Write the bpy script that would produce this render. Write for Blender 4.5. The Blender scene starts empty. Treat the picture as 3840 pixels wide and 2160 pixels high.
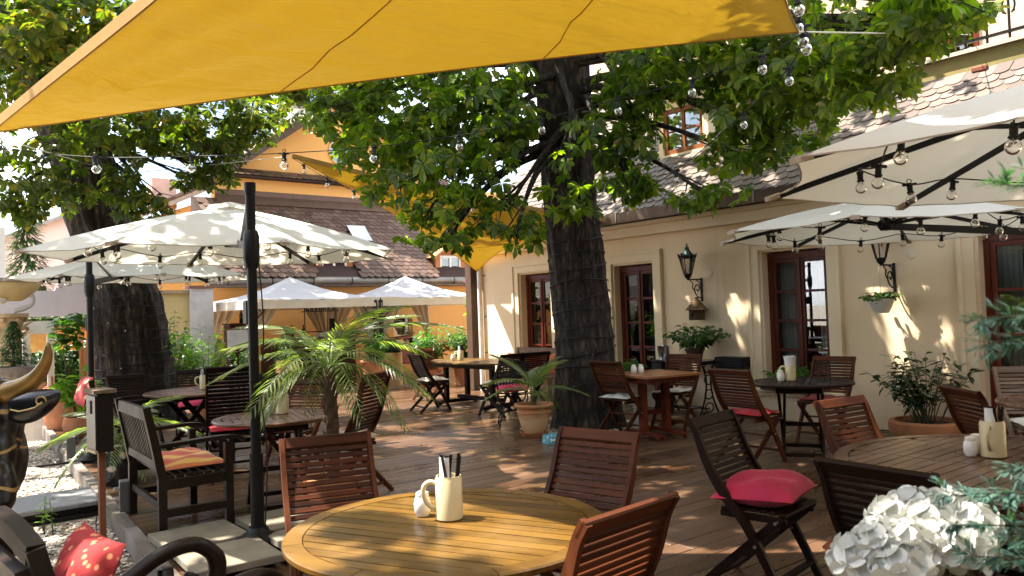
import bpy, math, random
import numpy as np
from mathutils import Vector, Matrix

# ------------------------------------------------------------------ camera
scene = bpy.context.scene
COL = scene.collection
YAW, PITCH, ROLL, EYE = math.radians(38.3), math.atan(88 / 2920), 0.034, 1.53
fw = Vector((math.sin(YAW) * math.cos(PITCH), math.cos(YAW) * math.cos(PITCH), math.sin(PITCH)))
r0 = Vector((math.cos(YAW), -math.sin(YAW), 0)); u0 = r0.cross(fw)
rr = r0 * math.cos(ROLL) - u0 * math.sin(ROLL); uu = r0 * math.sin(ROLL) + u0 * math.cos(ROLL)
cam = bpy.data.cameras.new('camera'); camo = bpy.data.objects.new('camera', cam); COL.objects.link(camo)
M = Matrix((rr, uu, -fw)).transposed().to_4x4(); M.translation = (0, 0, EYE); camo.matrix_world = M
cam.sensor_width = 36; cam.lens = 36 * 2920 / 3840; cam.clip_start = 0.05; cam.clip_end = 2000
cam.dof.use_dof = True; cam.dof.focus_distance = 5.0; cam.dof.aperture_fstop = 6.5
scene.camera = camo
# ------------------------------------------------------------------ sky and sun
SUN = Vector((-0.32, 0.33, 0.89)).normalized()
w = bpy.data.worlds.new('World'); scene.world = w; w.use_nodes = True
nt = w.node_tree; nt.nodes.clear()
out = nt.nodes.new('ShaderNodeOutputWorld'); bg = nt.nodes.new('ShaderNodeBackground')
sky = nt.nodes.new('ShaderNodeTexSky'); sky.sky_type = 'NISHITA'; sky.sun_disc = False
sky.sun_elevation = math.asin(SUN.z); sky.sun_rotation = math.atan2(SUN.x, SUN.y)
sky.air_density = 1.0; sky.dust_density = 2.0; sky.ozone_density = 1.0
tc = nt.nodes.new('ShaderNodeTexCoord'); mp = nt.nodes.new('ShaderNodeMapping'); mp.inputs['Scale'].default_value = (1, 1, 2.2)
nz = nt.nodes.new('ShaderNodeTexNoise'); nz.inputs['Scale'].default_value = 3.0; nz.inputs['Detail'].default_value = 7
ramp = nt.nodes.new('ShaderNodeValToRGB'); ramp.color_ramp.elements[0].position = .42; ramp.color_ramp.elements[1].position = .62
mixc = nt.nodes.new('ShaderNodeMixRGB'); mixc.inputs[2].default_value = (11, 11.2, 11.6, 1)
nt.links.new(tc.outputs['Generated'], mp.inputs[0]); nt.links.new(mp.outputs[0], nz.inputs[0]); nt.links.new(nz.outputs[0], ramp.inputs[0])
nt.links.new(ramp.outputs[0], mixc.inputs[0]); nt.links.new(sky.outputs[0], mixc.inputs[1]); nt.links.new(mixc.outputs[0], bg.inputs[0])
bg.inputs[1].default_value = 0.105; nt.links.new(bg.outputs[0], out.inputs[0])
sl = bpy.data.lights.new('sun', 'SUN'); sl.energy = 5.0; sl.angle = math.radians(0.53); sl.color = (1, .93, .82)
so = bpy.data.objects.new('sun', sl); COL.objects.link(so); so.rotation_euler = SUN.to_track_quat('Z', 'Y').to_euler(); so.location = SUN * 40
scene.view_settings.view_transform = 'Standard'; scene.view_settings.look = 'None'
scene.view_settings.exposure = 2.1; scene.view_settings.gamma = 1.0
scene.render.engine = 'CYCLES'; scene.cycles.use_denoising = True
scene.cycles.max_bounces = 10; scene.cycles.diffuse_bounces = 5; scene.cycles.glossy_bounces = 4
scene.cycles.transmission_bounces = 8; scene.cycles.transparent_max_bounces = 16
scene.cycles.sample_clamp_indirect = 8; scene.cycles.caustics_reflective = False; scene.cycles.caustics_refractive = False

# ------------------------------------------------------------------ helpers
rng = random.Random(7); nrng = np.random.default_rng(11)
PI = math.pi
def U(a, b): return rng.uniform(a, b)

class MB:
    """collects simple solids and builds them as one mesh"""
    def __init__(s): s.v = []; s.f = []
    def add(s, vs, fs):
        n = len(s.v); s.v.extend([tuple(p) for p in vs]); s.f.extend([tuple(i + n for i in f) for f in fs]); return s
    def box(s, x0, x1, y0, y1, z0, z1, mtx=None, bev=0.0):
        if bev:
            b = bev; vs = []; 
            P = [(x0, y0), (x1, y0), (x1, y1), (x0, y1)]
            rings = [(z0, b), (z0 + b, 0), (z1 - b, 0), (z1, b)]
            for z, i in rings:
                for (px, py) in [(x0 + max(i, .0), y0 + i), (x1 - i, y0 + i), (x1 - i, y1 - i), (x0 + i, y1 - i)]: vs.append((px, py, z))
            fs = [(3, 2, 1, 0), (12, 13, 14, 15)]
            for r in range(3):
                for k in range(4): fs.append((r * 4 + k, r * 4 + (k + 1) % 4, r * 4 + 4 + (k + 1) % 4, r * 4 + 4 + k))
        else:
            vs = [(x0, y0, z0), (x1, y0, z0), (x1, y1, z0), (x0, y1, z0), (x0, y0, z1), (x1, y0, z1), (x1, y1, z1), (x0, y1, z1)]
            fs = [(3, 2, 1, 0), (4, 5, 6, 7), (0, 1, 5, 4), (1, 2, 6, 5), (2, 3, 7, 6), (3, 0, 4, 7)]
        if mtx is not None: vs = [mtx @ Vector(p) for p in vs]
        return s.add(vs, fs)
    def bar(s, a, b, w, h, up=(0, 0, 1)):
        """rectangular bar from a to b, w sideways, h along up"""
        a, b = Vector(a), Vector(b); d = (b - a).normalized(); upv = Vector(up)
        sx = d.cross(upv); 
        if sx.length < 1e-4: sx = d.cross(Vector((1, 0, 0)))
        sx.normalize(); sy = sx.cross(d).normalized()
        vs = []
        for p in (a, b):
            for i, j in ((-1, -1), (1, -1), (1, 1), (-1, 1)): vs.append(p + sx * (w / 2 * i) + sy * (h / 2 * j))
        return s.add(vs, [(3, 2, 1, 0), (4, 5, 6, 7), (0, 1, 5, 4), (1, 2, 6, 5), (2, 3, 7, 6), (3, 0, 4, 7)])
    def sweep(s, pts, w, h, side=(1, 0, 0)):
        """rectangular section swept along pts, w along side"""
        pts = [Vector(p) for p in pts]; sd = Vector(side).normalized(); vs = []; n = len(pts)
        for i, p in enumerate(pts):
            d = (pts[min(i + 1, n - 1)] - pts[max(i - 1, 0)]).normalized(); q = d.cross(sd).normalized()
            ww = w[i] if isinstance(w, (list, tuple)) else w; hh = h[i] if isinstance(h, (list, tuple)) else h
            for a, b in ((-1, -1), (1, -1), (1, 1), (-1, 1)): vs.append(p + sd * (ww / 2 * a) + q * (hh / 2 * b))
        fs = [(0, 1, 2, 3), (4 * n - 1, 4 * n - 2, 4 * n - 3, 4 * n - 4)]
        for i in range(n - 1):
            for k in range(4): fs.append((4 * i + k, 4 * i + 4 + k, 4 * i + 4 + (k + 1) % 4, 4 * i + (k + 1) % 4))
        return s.add(vs, fs)
    def tube(s, pts, r, n=8, cap=True):
        pts = [Vector(p) for p in pts]; m = len(pts); vs = []; ref = None
        for i, p in enumerate(pts):
            d = (pts[min(i + 1, m - 1)] - pts[max(i - 1, 0)])
            d = d.normalized() if d.length > 1e-9 else Vector((0, 0, 1))
            if ref is None: ref = d.orthogonal().normalized()
            ref = (ref - d * ref.dot(d)); ref = ref.normalized() if ref.length > 1e-6 else d.orthogonal().normalized()
            bi = d.cross(ref); ri = r[i] if isinstance(r, (list, tuple)) else r
            for k in range(n):
                a = 2 * PI * k / n; vs.append(p + (ref * math.cos(a) + bi * math.sin(a)) * ri)
        fs = []
        for i in range(m - 1):
            for k in range(n): fs.append((i * n + k, i * n + (k + 1) % n, i * n + n + (k + 1) % n, i * n + n + k))
        if cap: fs += [tuple(range(n - 1, -1, -1)), tuple((m - 1) * n + k for k in range(n))]
        return s.add(vs, fs)
    def lathe(s, prof, n=24, c=(0, 0, 0), sx=1, sy=1):
        vs = []; m = len(prof)
        for r, z in prof:
            for k in range(n):
                a = 2 * PI * k / n; vs.append((c[0] + r * sx * math.cos(a), c[1] + r * sy * math.sin(a), c[2] + z))
        fs = []
        for i in range(m - 1):
            for k in range(n): fs.append((i * n + k, i * n + (k + 1) % n, i * n + n + (k + 1) % n, i * n + n + k))
        fs += [tuple(range(n - 1, -1, -1)), tuple((m - 1) * n + k for k in range(n))]
        return s.add(vs, fs)
    def ball(s, c, r, n=12, m=8, sx=1, sy=1, sz=1):
        prof = [(max(1e-4, r * math.sin(PI * i / m)), -r * sz * math.cos(PI * i / m)) for i in range(m + 1)]
        return s.lathe(prof, n, c, sx, sy)
    def prism(s, poly, z0, z1):
        n = len(poly); vs = [(x, y, z0) for x, y in poly] + [(x, y, z1) for x, y in poly]
        fs = [tuple(range(n - 1, -1, -1)), tuple(range(n, 2 * n))] + [(k, (k + 1) % n, n + (k + 1) % n, n + k) for k in range(n)]
        return s.add(vs, fs)
    def grid(s, fn, nu, nv, wrap=False):
        vs = [fn(i / nu, j / nv) for j in range(nv + 1) for i in range(nu + 1)]
        fs = [(j * (nu + 1) + i, j * (nu + 1) + i + 1, (j + 1) * (nu + 1) + i + 1, (j + 1) * (nu + 1) + i) for j in range(nv) for i in range(nu)]
        return s.add(vs, fs)
    def xf(s, mtx): s.v = [tuple(mtx @ Vector(p)) for p in s.v]; return s
    def mesh(s, name, mat=None, smooth=False):
        me = bpy.data.meshes.new(name); me.from_pydata(s.v, [], s.f); me.update()
        if mat: me.materials.append(mat)
        if smooth: me.shade_smooth()
        return me

def obj(name, mb, mat=None, parent=None, smooth=False, loc=None, rot=None, auto=None):
    me = mb.mesh(name, mat, smooth) if isinstance(mb, MB) else mb
    o = bpy.data.objects.new(name, me); COL.objects.link(o)
    if parent is not None: o.parent = parent
    if loc is not None: o.location = loc
    if rot is not None: o.rotation_euler = rot
    if auto is not None and isinstance(mb, MB):
        me.shade_smooth()
        ang = math.radians(auto); me.set_sharp_from_angle(angle=ang)
    return o
def tag(o, label, cat, group=None):
    o['label'] = label; o['category'] = cat
    if group: o['group'] = group
    return o
def thing(name, label, cat, loc=(0, 0, 0), rz=0, group=None):
    o = bpy.data.objects.new(name, None); COL.objects.link(o); o.location = loc; o.rotation_euler = (0, 0, rz)
    o.empty_display_size = .1
    return tag(o, label, cat, group)
def struct(name, mb, mat, smooth=False, parent=None):
    o = obj(name, mb, mat, parent, smooth)
    if parent is None: o['kind'] = 'structure'
    return o
def dup(root, loc, rz, label=None, group=None):
    r = root.copy(); COL.objects.link(r); r.location = loc; r.rotation_euler = (0, 0, rz)
    if label: r['label'] = label
    if group: r['group'] = group
    for ch in root.children:
        c = ch.copy(); COL.objects.link(c); c.parent = r
        for g in ch.children:
            d = g.copy(); COL.objects.link(d); d.parent = c
    return r
def face(fx, fy): return math.atan2(-fx, fy)       # rz that turns local +Y to (fx, fy)

# ------------------------------------------------------------------ materials
def mat(name):
    m = bpy.data.materials.new(name); m.use_nodes = True; n = m.node_tree; n.nodes.clear()
    o = n.nodes.new('ShaderNodeOutputMaterial'); p = n.nodes.new('ShaderNodeBsdfPrincipled'); n.links.new(p.outputs[0], o.inputs[0])
    return m, n, p, o
def lk(n, a, b): n.links.new(a, b)
def noise(n, scale, detail=4, coord='Object', stretch=(1, 1, 1), rough=.55):
    t = n.nodes.new('ShaderNodeTexCoord'); mp = n.nodes.new('ShaderNodeMapping'); mp.inputs['Scale'].default_value = stretch
    z = n.nodes.new('ShaderNodeTexNoise'); z.inputs['Scale'].default_value = scale; z.inputs['Detail'].default_value = detail; z.inputs['Roughness'].default_value = rough
    lk(n, t.outputs[coord], mp.inputs[0]); lk(n, mp.outputs[0], z.inputs[0]); return z
def rampn(n, src, stops):
    r = n.nodes.new('ShaderNodeValToRGB'); e = r.color_ramp.elements
    while len(e) < len(stops): e.new(.5)
    for k, (p, c) in enumerate(stops): e[k].position = p; e[k].color = (*c, 1)
    lk(n, src, r.inputs[0]); return r
def bump(n, p, src, st=.3, dist=.01):
    b = n.nodes.new('ShaderNodeBump'); b.inputs['Strength'].default_value = st; b.inputs['Distance'].default_value = dist
    lk(n, src, b.inputs['Height']); lk(n, b.outputs[0], p.inputs['Normal']); return b
def mixv(n, fac, a, b, blend='MIX'):
    m = n.nodes.new('ShaderNodeMixRGB'); m.blend_type = blend
    for i, v in ((0, fac), (1, a), (2, b)):
        if isinstance(v, (int, float)): m.inputs[i].default_value = v
        elif isinstance(v, tuple): m.inputs[i].default_value = (*v, 1)
        else: lk(n, v, m.inputs[i])
    return m.outputs[0]
def math_n(n, op, a, b=None, clamp=False):
    m = n.nodes.new('ShaderNodeMath'); m.operation = op; m.use_clamp = clamp
    for i, v in enumerate((a, b)):
        if v is None: continue
        if isinstance(v, (int, float)): m.inputs[i].default_value = v
        else: lk(n, v, m.inputs[i])
    return m.outputs[0]
def wood(name, dark, light, rough=.5, stretch=(3, 3, 40), per=True, weather=None, coat=0.0, wscale=1.4, vary=.35):
    """wood: grain from stretched noise, tone per piece from the object's random number"""
    m, n, p, o = mat(name)
    g = noise(n, 1.0, 6, 'Object', stretch); big = noise(n, 2.3, 3)
    oi = n.nodes.new('ShaderNodeObjectInfo'); off = math_n(n, 'MULTIPLY', oi.outputs['Random'], 37.0)
    for z_ in (g, big): lk(n, off, z_.inputs['Vector'].links[0].from_node.inputs['Location'])
    f = math_n(n, 'ADD', math_n(n, 'MULTIPLY', g.outputs[0], .75), math_n(n, 'MULTIPLY', big.outputs[0], .3))
    f = math_n(n, 'ADD', f, math_n(n, 'MULTIPLY', math_n(n, 'SUBTRACT', oi.outputs['Random'], .5), vary))
    r = rampn(n, f, [(.25, dark), (.8, light)]); c = r.outputs[0]
    if weather:
        wn = noise(n, wscale, 5, 'Object', (1, 1, 1)); wr = rampn(n, wn.outputs[0], [(.47, (0, 0, 0)), (.66, (1, 1, 1))])
        c = mixv(n, wr.outputs[0], c, weather)
    lk(n, c, p.inputs['Base Color']); rn = rampn(n, big.outputs[0], [(.3, (rough * .75,) * 3), (.7, (min(1, rough * 1.3),) * 3)]); lk(n, rn.outputs[0], p.inputs['Roughness'])
    p.inputs['Specular IOR Level'].default_value = .15; p.inputs['Coat Weight'].default_value = coat; p.inputs['Coat Roughness'].default_value = .25
    bump(n, p, g.outputs[0], .25, .004); return m
def plain(name, col, rough=.5, metal=0, var=.12, scale=6, bumps=.1, bscale=40, bdist=.004, spec=None):
    m, n, p, o = mat(name)
    z = noise(n, scale, 5)
    r = rampn(n, z.outputs[0], [(.3, tuple(c * (1 - var) for c in col)), (.7, tuple(min(1, c * (1 + var)) for c in col))])
    lk(n, r.outputs[0], p.inputs['Base Color']); p.inputs['Roughness'].default_value = rough; p.inputs['Metallic'].default_value = metal
    p.inputs['Specular IOR Level'].default_value = (.3 if max(col) < .3 else .5) if spec is None else spec
    if bumps: b = noise(n, bscale, 4); bump(n, p, b.outputs[0], bumps, bdist)
    return m
def leafmat(name, c1, c2, c3=None, trans=.5, rough=.4, tcol=None):
    m, n, p, o = mat(name)
    ge = n.nodes.new('ShaderNodeNewGeometry'); st = [(0, c1), (.85, c2)]
    if c3: st = [(0, c1), (.90, c2), (1.0, c3)]
    r = rampn(n, ge.outputs['Random Per Island'], st)
    z = noise(n, 18, 3); col = mixv(n, math_n(n, 'MULTIPLY', z.outputs[0], .35), r.outputs[0], tuple(c * .6 for c in c1))
    lk(n, col, p.inputs['Base Color']); p.inputs['Roughness'].default_value = rough
    t = n.nodes.new('ShaderNodeBsdfTranslucent'); tc_ = mixv(n, 1.0, col, tcol or (1.9, 2.3, .55), 'MULTIPLY'); lk(n, tc_, t.inputs[0])
    ms = n.nodes.new('ShaderNodeMixShader'); ms.inputs[0].default_value = trans
    lk(n, p.outputs[0], ms.inputs[1]); lk(n, t.outputs[0], ms.inputs[2]); lk(n, ms.outputs[0], o.inputs[0]); return m
def fabric(name, col, trans=.25, rough=.85, tcol=None, wr=.25, wscale=1.2, wdist=.05, var=.06):
    m, n, p, o = mat(name)
    z = noise(n, 3, 4); r = rampn(n, z.outputs[0], [(.3, tuple(c * (1 - var) for c in col)), (.7, col)])
    lk(n, r.outputs[0], p.inputs['Base Color']); p.inputs['Roughness'].default_value = rough
    b = noise(n, wscale, 4, 'Object', (1, 3, 1)); bump(n, p, b.outputs[0], wr, wdist)
    if trans:
        t = n.nodes.new('ShaderNodeBsdfTranslucent'); t.inputs[0].default_value = (*(tcol or col), 1); lk(n, p.inputs['Normal'].links[0].from_socket, t.inputs['Normal'])
        ms = n.nodes.new('ShaderNodeMixShader'); ms.inputs[0].default_value = trans
        lk(n, p.outputs[0], ms.inputs[1]); lk(n, t.outputs[0], ms.inputs[2]); lk(n, ms.outputs[0], o.inputs[0])
    return m
def glassmat(name, tint=(1, 1, 1), base=.06, rough=.01, ior=1.5):
    m, n, p, o = mat(name)
    t = n.nodes.new('ShaderNodeBsdfTransparent'); t.inputs[0].default_value = (*tint, 1)
    g = n.nodes.new('ShaderNodeBsdfGlossy'); g.inputs['Roughness'].default_value = rough
    fr = n.nodes.new('ShaderNodeFresnel'); fr.inputs[0].default_value = ior
    f = math_n(n, 'ADD', fr.outputs[0], base, True)
    ms = n.nodes.new('ShaderNodeMixShader'); lk(n, f, ms.inputs[0]); lk(n, t.outputs[0], ms.inputs[1]); lk(n, g.outputs[0], ms.inputs[2]); lk(n, ms.outputs[0], o.inputs[0]); return m
def plaster(name, col, stain, scale=.8, amt=.5, rough=.9):
    m, n, p, o = mat(name)
    a = noise(n, scale, 6); b = noise(n, 5, 5); r = rampn(n, a.outputs[0], [(.35, (0, 0, 0)), (.75, (1, 1, 1))])
    c = mixv(n, math_n(n, 'MULTIPLY', r.outputs[0], amt), col, stain); c = mixv(n, math_n(n, 'MULTIPLY', b.outputs[0], .18), c, tuple(x * .7 for x in col))
    lk(n, c, p.inputs['Base Color']); p.inputs['Roughness'].default_value = rough
    t_ = n.nodes.new('ShaderNodeTexCoord'); sp_ = n.nodes.new('ShaderNodeSeparateXYZ'); lk(n, t_.outputs['Object'], sp_.inputs[0]); dn = noise(n, 3.5, 5, 'Object', (1, 1, .5))
    dirt = math_n(n, 'MULTIPLY', math_n(n, 'SUBTRACT', math_n(n, 'ADD', .30, math_n(n, 'MULTIPLY', dn.outputs[0], .55)), math_n(n, 'MULTIPLY', sp_.outputs[2], 1.3)), 1.3, True); dirt = math_n(n, 'MULTIPLY', dirt, .5)
    c = mixv(n, dirt, c, tuple(x * .42 for x in col)); dr = noise(n, 2.6, 6, 'Object', (2.5, 2.5, .12)); drr = rampn(n, dr.outputs[0], [(.6, (0, 0, 0)), (.75, (.22, .22, .22))]); c = mixv(n, drr.outputs[0], c, tuple(x * .5 for x in col)); lk(n, c, p.inputs['Base Color'])
    z = noise(n, 90, 3); y = noise(n, 2.2, 4); h = math_n(n, 'ADD', math_n(n, 'MULTIPLY', z.outputs[0], .25), y.outputs[0]); bump(n, p, h, .35, .012); return m
MT = {}
MT['deck'] = None
MT['teak'] = wood('teak_red_brown', (.020, .0056, .0026), (.105, .029, .0095), .48, (3, 45, 45), coat=.0)
MT['teak_stile'] = wood('teak_stile_wood', (.021, .006, .0028), (.108, .030, .010), .48, (30, 30, 4), coat=.0)
MT['teak_dark'] = wood('teak_dark_brown', (.005, .0022, .0015), (.019, .0075, .004), .48, (3, 40, 40), coat=.0)
MT['teak_grey'] = wood('teak_weathered', (.10, .065, .04), (.30, .215, .15), .6, (3, 40, 40))
MT['teak_top'] = wood('teak_table_top', (.048, .023, .004), (.155, .080, .014), .33, (3, 40, 40), coat=.12, weather=(.15, .085, .026), wscale=3.0)
MT['teak_top2'] = wood('teak_table_top_brown', (.035, .015, .007), (.13, .055, .026), .3, (3, 40, 40), coat=.35, weather=(.22, .13, .085), wscale=2.4)
MT['mahog'] = wood('red_stained_wood', (.05, .009, .005), (.14, .027, .010), .4, (25, 25, 4), coat=.1)
MT['black_metal'] = plain('black_painted_metal', (.007, .007, .0075), .42, .0, .3, spec=.2)
MT['dark_metal'] = plain('dark_grey_metal', (.03, .031, .033), .4, .3)
MT['zinc'] = plain('weathered_zinc', (.22, .20, .175), .5, .6, .25, 3)
MT['silver'] = plain('brushed_steel', (.55, .55, .55), .28, .9, .08)
MT['canvas'] = fabric('off_white_canvas', (.78, .75, .68), .36, tcol=(.86, .77, .60), wr=.35, wscale=1.6)
MT['canvas_gaz'] = fabric('cream_pavilion_canvas', (.68, .62, .52), .3, tcol=(.7, .5, .28), wr=.5, wscale=2)
MT['ceramic'] = plain('cream_glazed_ceramic', (.62, .52, .30), .28, 0, .05, 4, .05)
MT['white_cer'] = plain('white_porcelain', (.78, .75, .68), .25, 0, .03, 4, .05)
MT['terra'] = plain('terracotta', (.42, .17, .075), .8, 0, .25, 5, .2)
MT['soil'] = plain('dark_soil', (.03, .02, .014), .95, 0, .4, 20, .8, 60, .02)
MT['bulb'] = glassmat('clear_bulb_glass', (1, 1, 1), .10, .02, 1.4)
MT['filament'] = plain('bulb_filament', (.7, .6, .4), .4, .5)
MT['wire'] = plain('black_cable', (.012, .012, .012), .6)
MT['rope'] = plain('pale_rope', (.6, .56, .46), .8)
# ================================================================== THE SETTING
def m_deck():
    m, n, p, o = mat('deck_boards_wet_brown')
    g = noise(n, 1.0, 6, 'Object', (1.6, 45, 45)); big = noise(n, .8, 5, 'Object', (1, 1.6, 1)); oi = n.nodes.new('ShaderNodeObjectInfo')
    off = math_n(n, 'MULTIPLY', oi.outputs['Random'], 53.0); lk(n, off, g.inputs['Vector'].links[0].from_node.inputs['Location'])
    f = math_n(n, 'ADD', math_n(n, 'MULTIPLY', g.outputs[0], .6), math_n(n, 'MULTIPLY', oi.outputs['Random'], .42))
    r = rampn(n, f, [(.25, (.034, .015, .007)), (.55, (.082, .041, .020)), (.9, (.15, .088, .050))])
    wr = rampn(n, big.outputs[0], [(.45, (0, 0, 0)), (.68, (1, 1, 1))])
    c = mixv(n, math_n(n, 'MULTIPLY', wr.outputs[0], .55), r.outputs[0], (.15, .085, .05)); lk(n, c, p.inputs['Base Color'])
    rg = rampn(n, big.outputs[0], [(.35, (.19, .19, .19)), (.62, (.40, .40, .40))]); lk(n, rg.outputs[0], p.inputs['Roughness'])
    bump(n, p, g.outputs[0], .3, .004); return m
MT['deck'] = m_deck()
def edge_x(y): return 1.27 + (y - 5.26) * .055
WX = 9.05                                   # face of the cream house
# ground far around, lower garden at the back left
struct('ground', MB().box(-300, 300, -300, 300, -1.2, -.5), plain('paved_ground', (.34, .30, .25), .9, 0, .2, .8, .3, 8, .02))
gb = MB(); gb.box(-4, 1.5, -4, 13.4, -.45, -.135)
struct('gravel_bed', gb, plain('gravel_fines', (.20, .165, .125), .95, 0, .35, 9, .7, 80, .02))
dk = MB(); dk.prism([(edge_x(-2) + .1, -2), (16, -2), (16, 18.55), (edge_x(18.5) + .1, 18.55)], -.42, -.035)
deck = struct('deck', dk, plain('dark_joists', (.012, .009, .007), .9))
rowh = .146; nb = 0
for i in range(-12, 126):
    y = i * rowh; xe = edge_x(y) + .07; x1 = WX - .012 if y < 12.62 else 13.6
    cuts = [xe]; x = xe + U(1.6, 4.6)
    while x < x1 - 1.2: cuts.append(x); x += U(3.4, 5.2)
    cuts.append(x1)
    if y < 1.0: cuts = [xe, x1]
    if y > 12.6: cuts = [xe, U(5, 8), x1]
    for a, b in zip(cuts[:-1], cuts[1:]):
        bd = MB().box(a + .002, b - .002, y + .0035, y + rowh - .0035, -.027, U(-.0015, .0015), None, .0035)
        obj('board', bd, MT['deck'], deck); nb += 1
# edge beam of the deck, in lengths
beam = MT['edge'] = wood('weathered_grey_beam', (.07, .055, .045), (.21, .175, .145), .55, (30, 2, 30), weather=(.26, .24, .22))
eb = thing('edge_beam', 'long weathered timber kerb along the gravel side of the deck', 'kerb')
y = -2.0
while y < 13.6:
    L = U(.85, 1.5); y1 = min(y + L, 13.9)
    b = MB().bar((edge_x(y) + .02, y + .004, -.055), (edge_x(y1) + .02, y1 - .004, -.055), .085, .15); obj('beam', b, beam, eb); y = y1
# pebbles: near bed and behind the step
def pebbles(name, region, n, z, smin, smax, cols, label):
    base = np.array([(1, 0, 0), (-1, 0, 0), (0, 1, 0), (0, -1, 0), (0, 0, 1), (0, 0, -1), (.6, .6, .5), (-.6, .6, .45), (-.6, -.6, .5), (.6, -.6, .45)], float)
    fc = [(4, 0, 6), (4, 6, 2), (6, 0, 2), (4, 2, 7), (4, 7, 1), (7, 2, 1), (4, 1, 8), (4, 8, 3), (8, 1, 3), (4, 3, 9), (4, 9, 0), (9, 3, 0), (5, 2, 0), (5, 1, 2), (5, 3, 1), (5, 0, 3)]
    V = []; F = []; k = 0
    while k < n:
        x, y = U(region[0], region[1]), U(region[2], region[3])
        if x > edge_x(y) - .03: 
            if name == 'gravel': continue
        s_ = U(smin, smax); a = U(0, 2 * PI); ca, sa = math.cos(a), math.sin(a); j = base * nrng.uniform(.75, 1.2, (10, 1)) * np.array([s_ * U(.8, 1.5), s_ * U(.7, 1.1), s_ * U(.35, .6)])
        q = np.stack([j[:, 0] * ca - j[:, 1] * sa + x, j[:, 0] * sa + j[:, 1] * ca + y, j[:, 2] + z + U(0, .012)], 1)
        F += [(f[0] + k * 10, f[1] + k * 10, f[2] + k * 10) for f in fc]; V.append(q); k += 1
    me = bpy.data.meshes.new(name); me.from_pydata(np.concatenate(V).tolist(), [], F); me.update(); me.materials.append(cols)
    o = bpy.data.objects.new(name, me); COL.objects.link(o); o['kind'] = 'stuff'; o['label'] = label; o['category'] = 'gravel'; return o
def pebmat():
    m, n, p, o = mat('river_pebbles'); ge = n.nodes.new('ShaderNodeNewGeometry')
    r = rampn(n, ge.outputs['Random Per Island'], [(0, (.23, .17, .12)), (.35, (.42, .34, .25)), (.7, (.55, .48, .38)), (.96, (.66, .62, .56))])
    lk(n, r.outputs[0], p.inputs['Base Color']); p.inputs['Roughness'].default_value = .7; return m
PB = pebmat()
pebbles('gravel', (-.9, 1.7, 2.6, 7.6), 9000, -.135, .012, .024, PB, 'pale river gravel in the bed beside the deck')
pebbles('gravel', (-.6, 1.8, 8.4, 13.3), 8000, -.135, .014, .026, PB, 'pale river gravel behind the stone step')
pebbles('tree_gravel', (6.3, 7.7, 6.75, 7.9), 900, .0, .014, .028, PB, 'white pebbles round the foot of the near chestnut')
# stone step across the gravel
stp = thing('stone_step', 'grey stone step slabs crossing the gravel bed', 'step')
gran = plain('grey_granite', (.20, .20, .205), .45, 0, .25, 30, .2)
for k in range(3):
    x0 = 1.47 - (k + 1) * .72; obj('slab', MB().box(x0 + .004, x0 + .716, 7.72, 8.44, -.05, -.005 + U(-.004, .004), None, .008), gran, stp)
obj('riser', MB().box(-.69, 1.47, 7.75, 7.80, -.2, -.051), MT['black_metal'], stp)
obj('rail', MB().box(-.69, 1.46, 7.68, 7.715, -.15, -.10), plain('wet_black_timber', (.012, .011, .010), .3), stp)

# ------------------------------------------------------------------ cream house on the right
cream = plaster('cream_plaster', (.82, .635, .405), (.76, .58, .40), .5, .7)
trim = plaster('pale_cream_trim', (.80, .645, .43), (.72, .57, .37), .9, .4)
house = thing('cream_house', 'cream plastered house with red framed windows and scalloped tile roof', 'house', (WX, 5, 0))
def hp(name, mb, m, parent=house, **k):
    mb.v = [(x - WX, y - 5, z) for x, y, z in mb.v]; return obj(name, mb, m, parent, **k)
def hp2(name, mb, m, parent, **k):
    mb.v = [(x - WX, y - 5, z) for x, y, z in mb.v]; return obj(name, mb, m, parent, **k)
WINS = [(10.35, 11.2), (7.98, 8.80), (5.16, 6.07), (2.42, 3.42)]; ZS, ZH = .40, 2.2
wl = MB(); ys = [-2.5] + [v for a, b in sorted(WINS) for v in (a, b)] + [12.62]
for k in range(0, len(ys), 2): wl.box(WX, WX + .4, ys[k], ys[k + 1], -.03, 2.95)
for a, b in WINS: wl.box(WX + .001, WX + .4, a, b, -.03, ZS if a > 3 else .05); wl.box(WX + .001, WX + .4, a, b, ZH, 2.95)
wl.box(WX + .4, 16, 12.22, 12.62, -.03, 2.95)
hp('wall', wl, cream)
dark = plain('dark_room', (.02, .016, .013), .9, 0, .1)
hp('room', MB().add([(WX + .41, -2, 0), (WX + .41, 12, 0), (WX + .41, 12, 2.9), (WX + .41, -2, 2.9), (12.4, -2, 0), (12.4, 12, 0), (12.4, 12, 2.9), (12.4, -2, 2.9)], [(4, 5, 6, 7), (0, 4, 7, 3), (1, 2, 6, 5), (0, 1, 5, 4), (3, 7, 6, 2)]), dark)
glass = glassmat('window_glass', (.95, .97, .96), .07, .006, 1.5)
curt = fabric('white_curtain', (.62, .6, .56), .3, wr=.1)
def architrave(a, b, zh, zb):
    wd, pr = .17, .045
    A = MB(); A.box(WX - pr, WX + .12, a - wd, a - .03, zb, zh + wd); A.box(WX - pr, WX + .12, b + .03, b + wd, zb, zh + wd); A.box(WX - pr, WX + .12, a - .031, b + .031, zh + .03, zh + wd - .002)
    A.box(WX - pr - .022, WX, a - wd - .028, a - wd + .02, zb + .001, zh + wd + .028); A.box(WX - pr - .022, WX, b + wd - .02, b + wd + .028, zb + .001, zh + wd + .028); A.box(WX - pr - .0225, WX, a - wd - .03, b + wd + .03, zh + wd - .02, zh + wd + .03)
    hp('architrave', A, trim)
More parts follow.
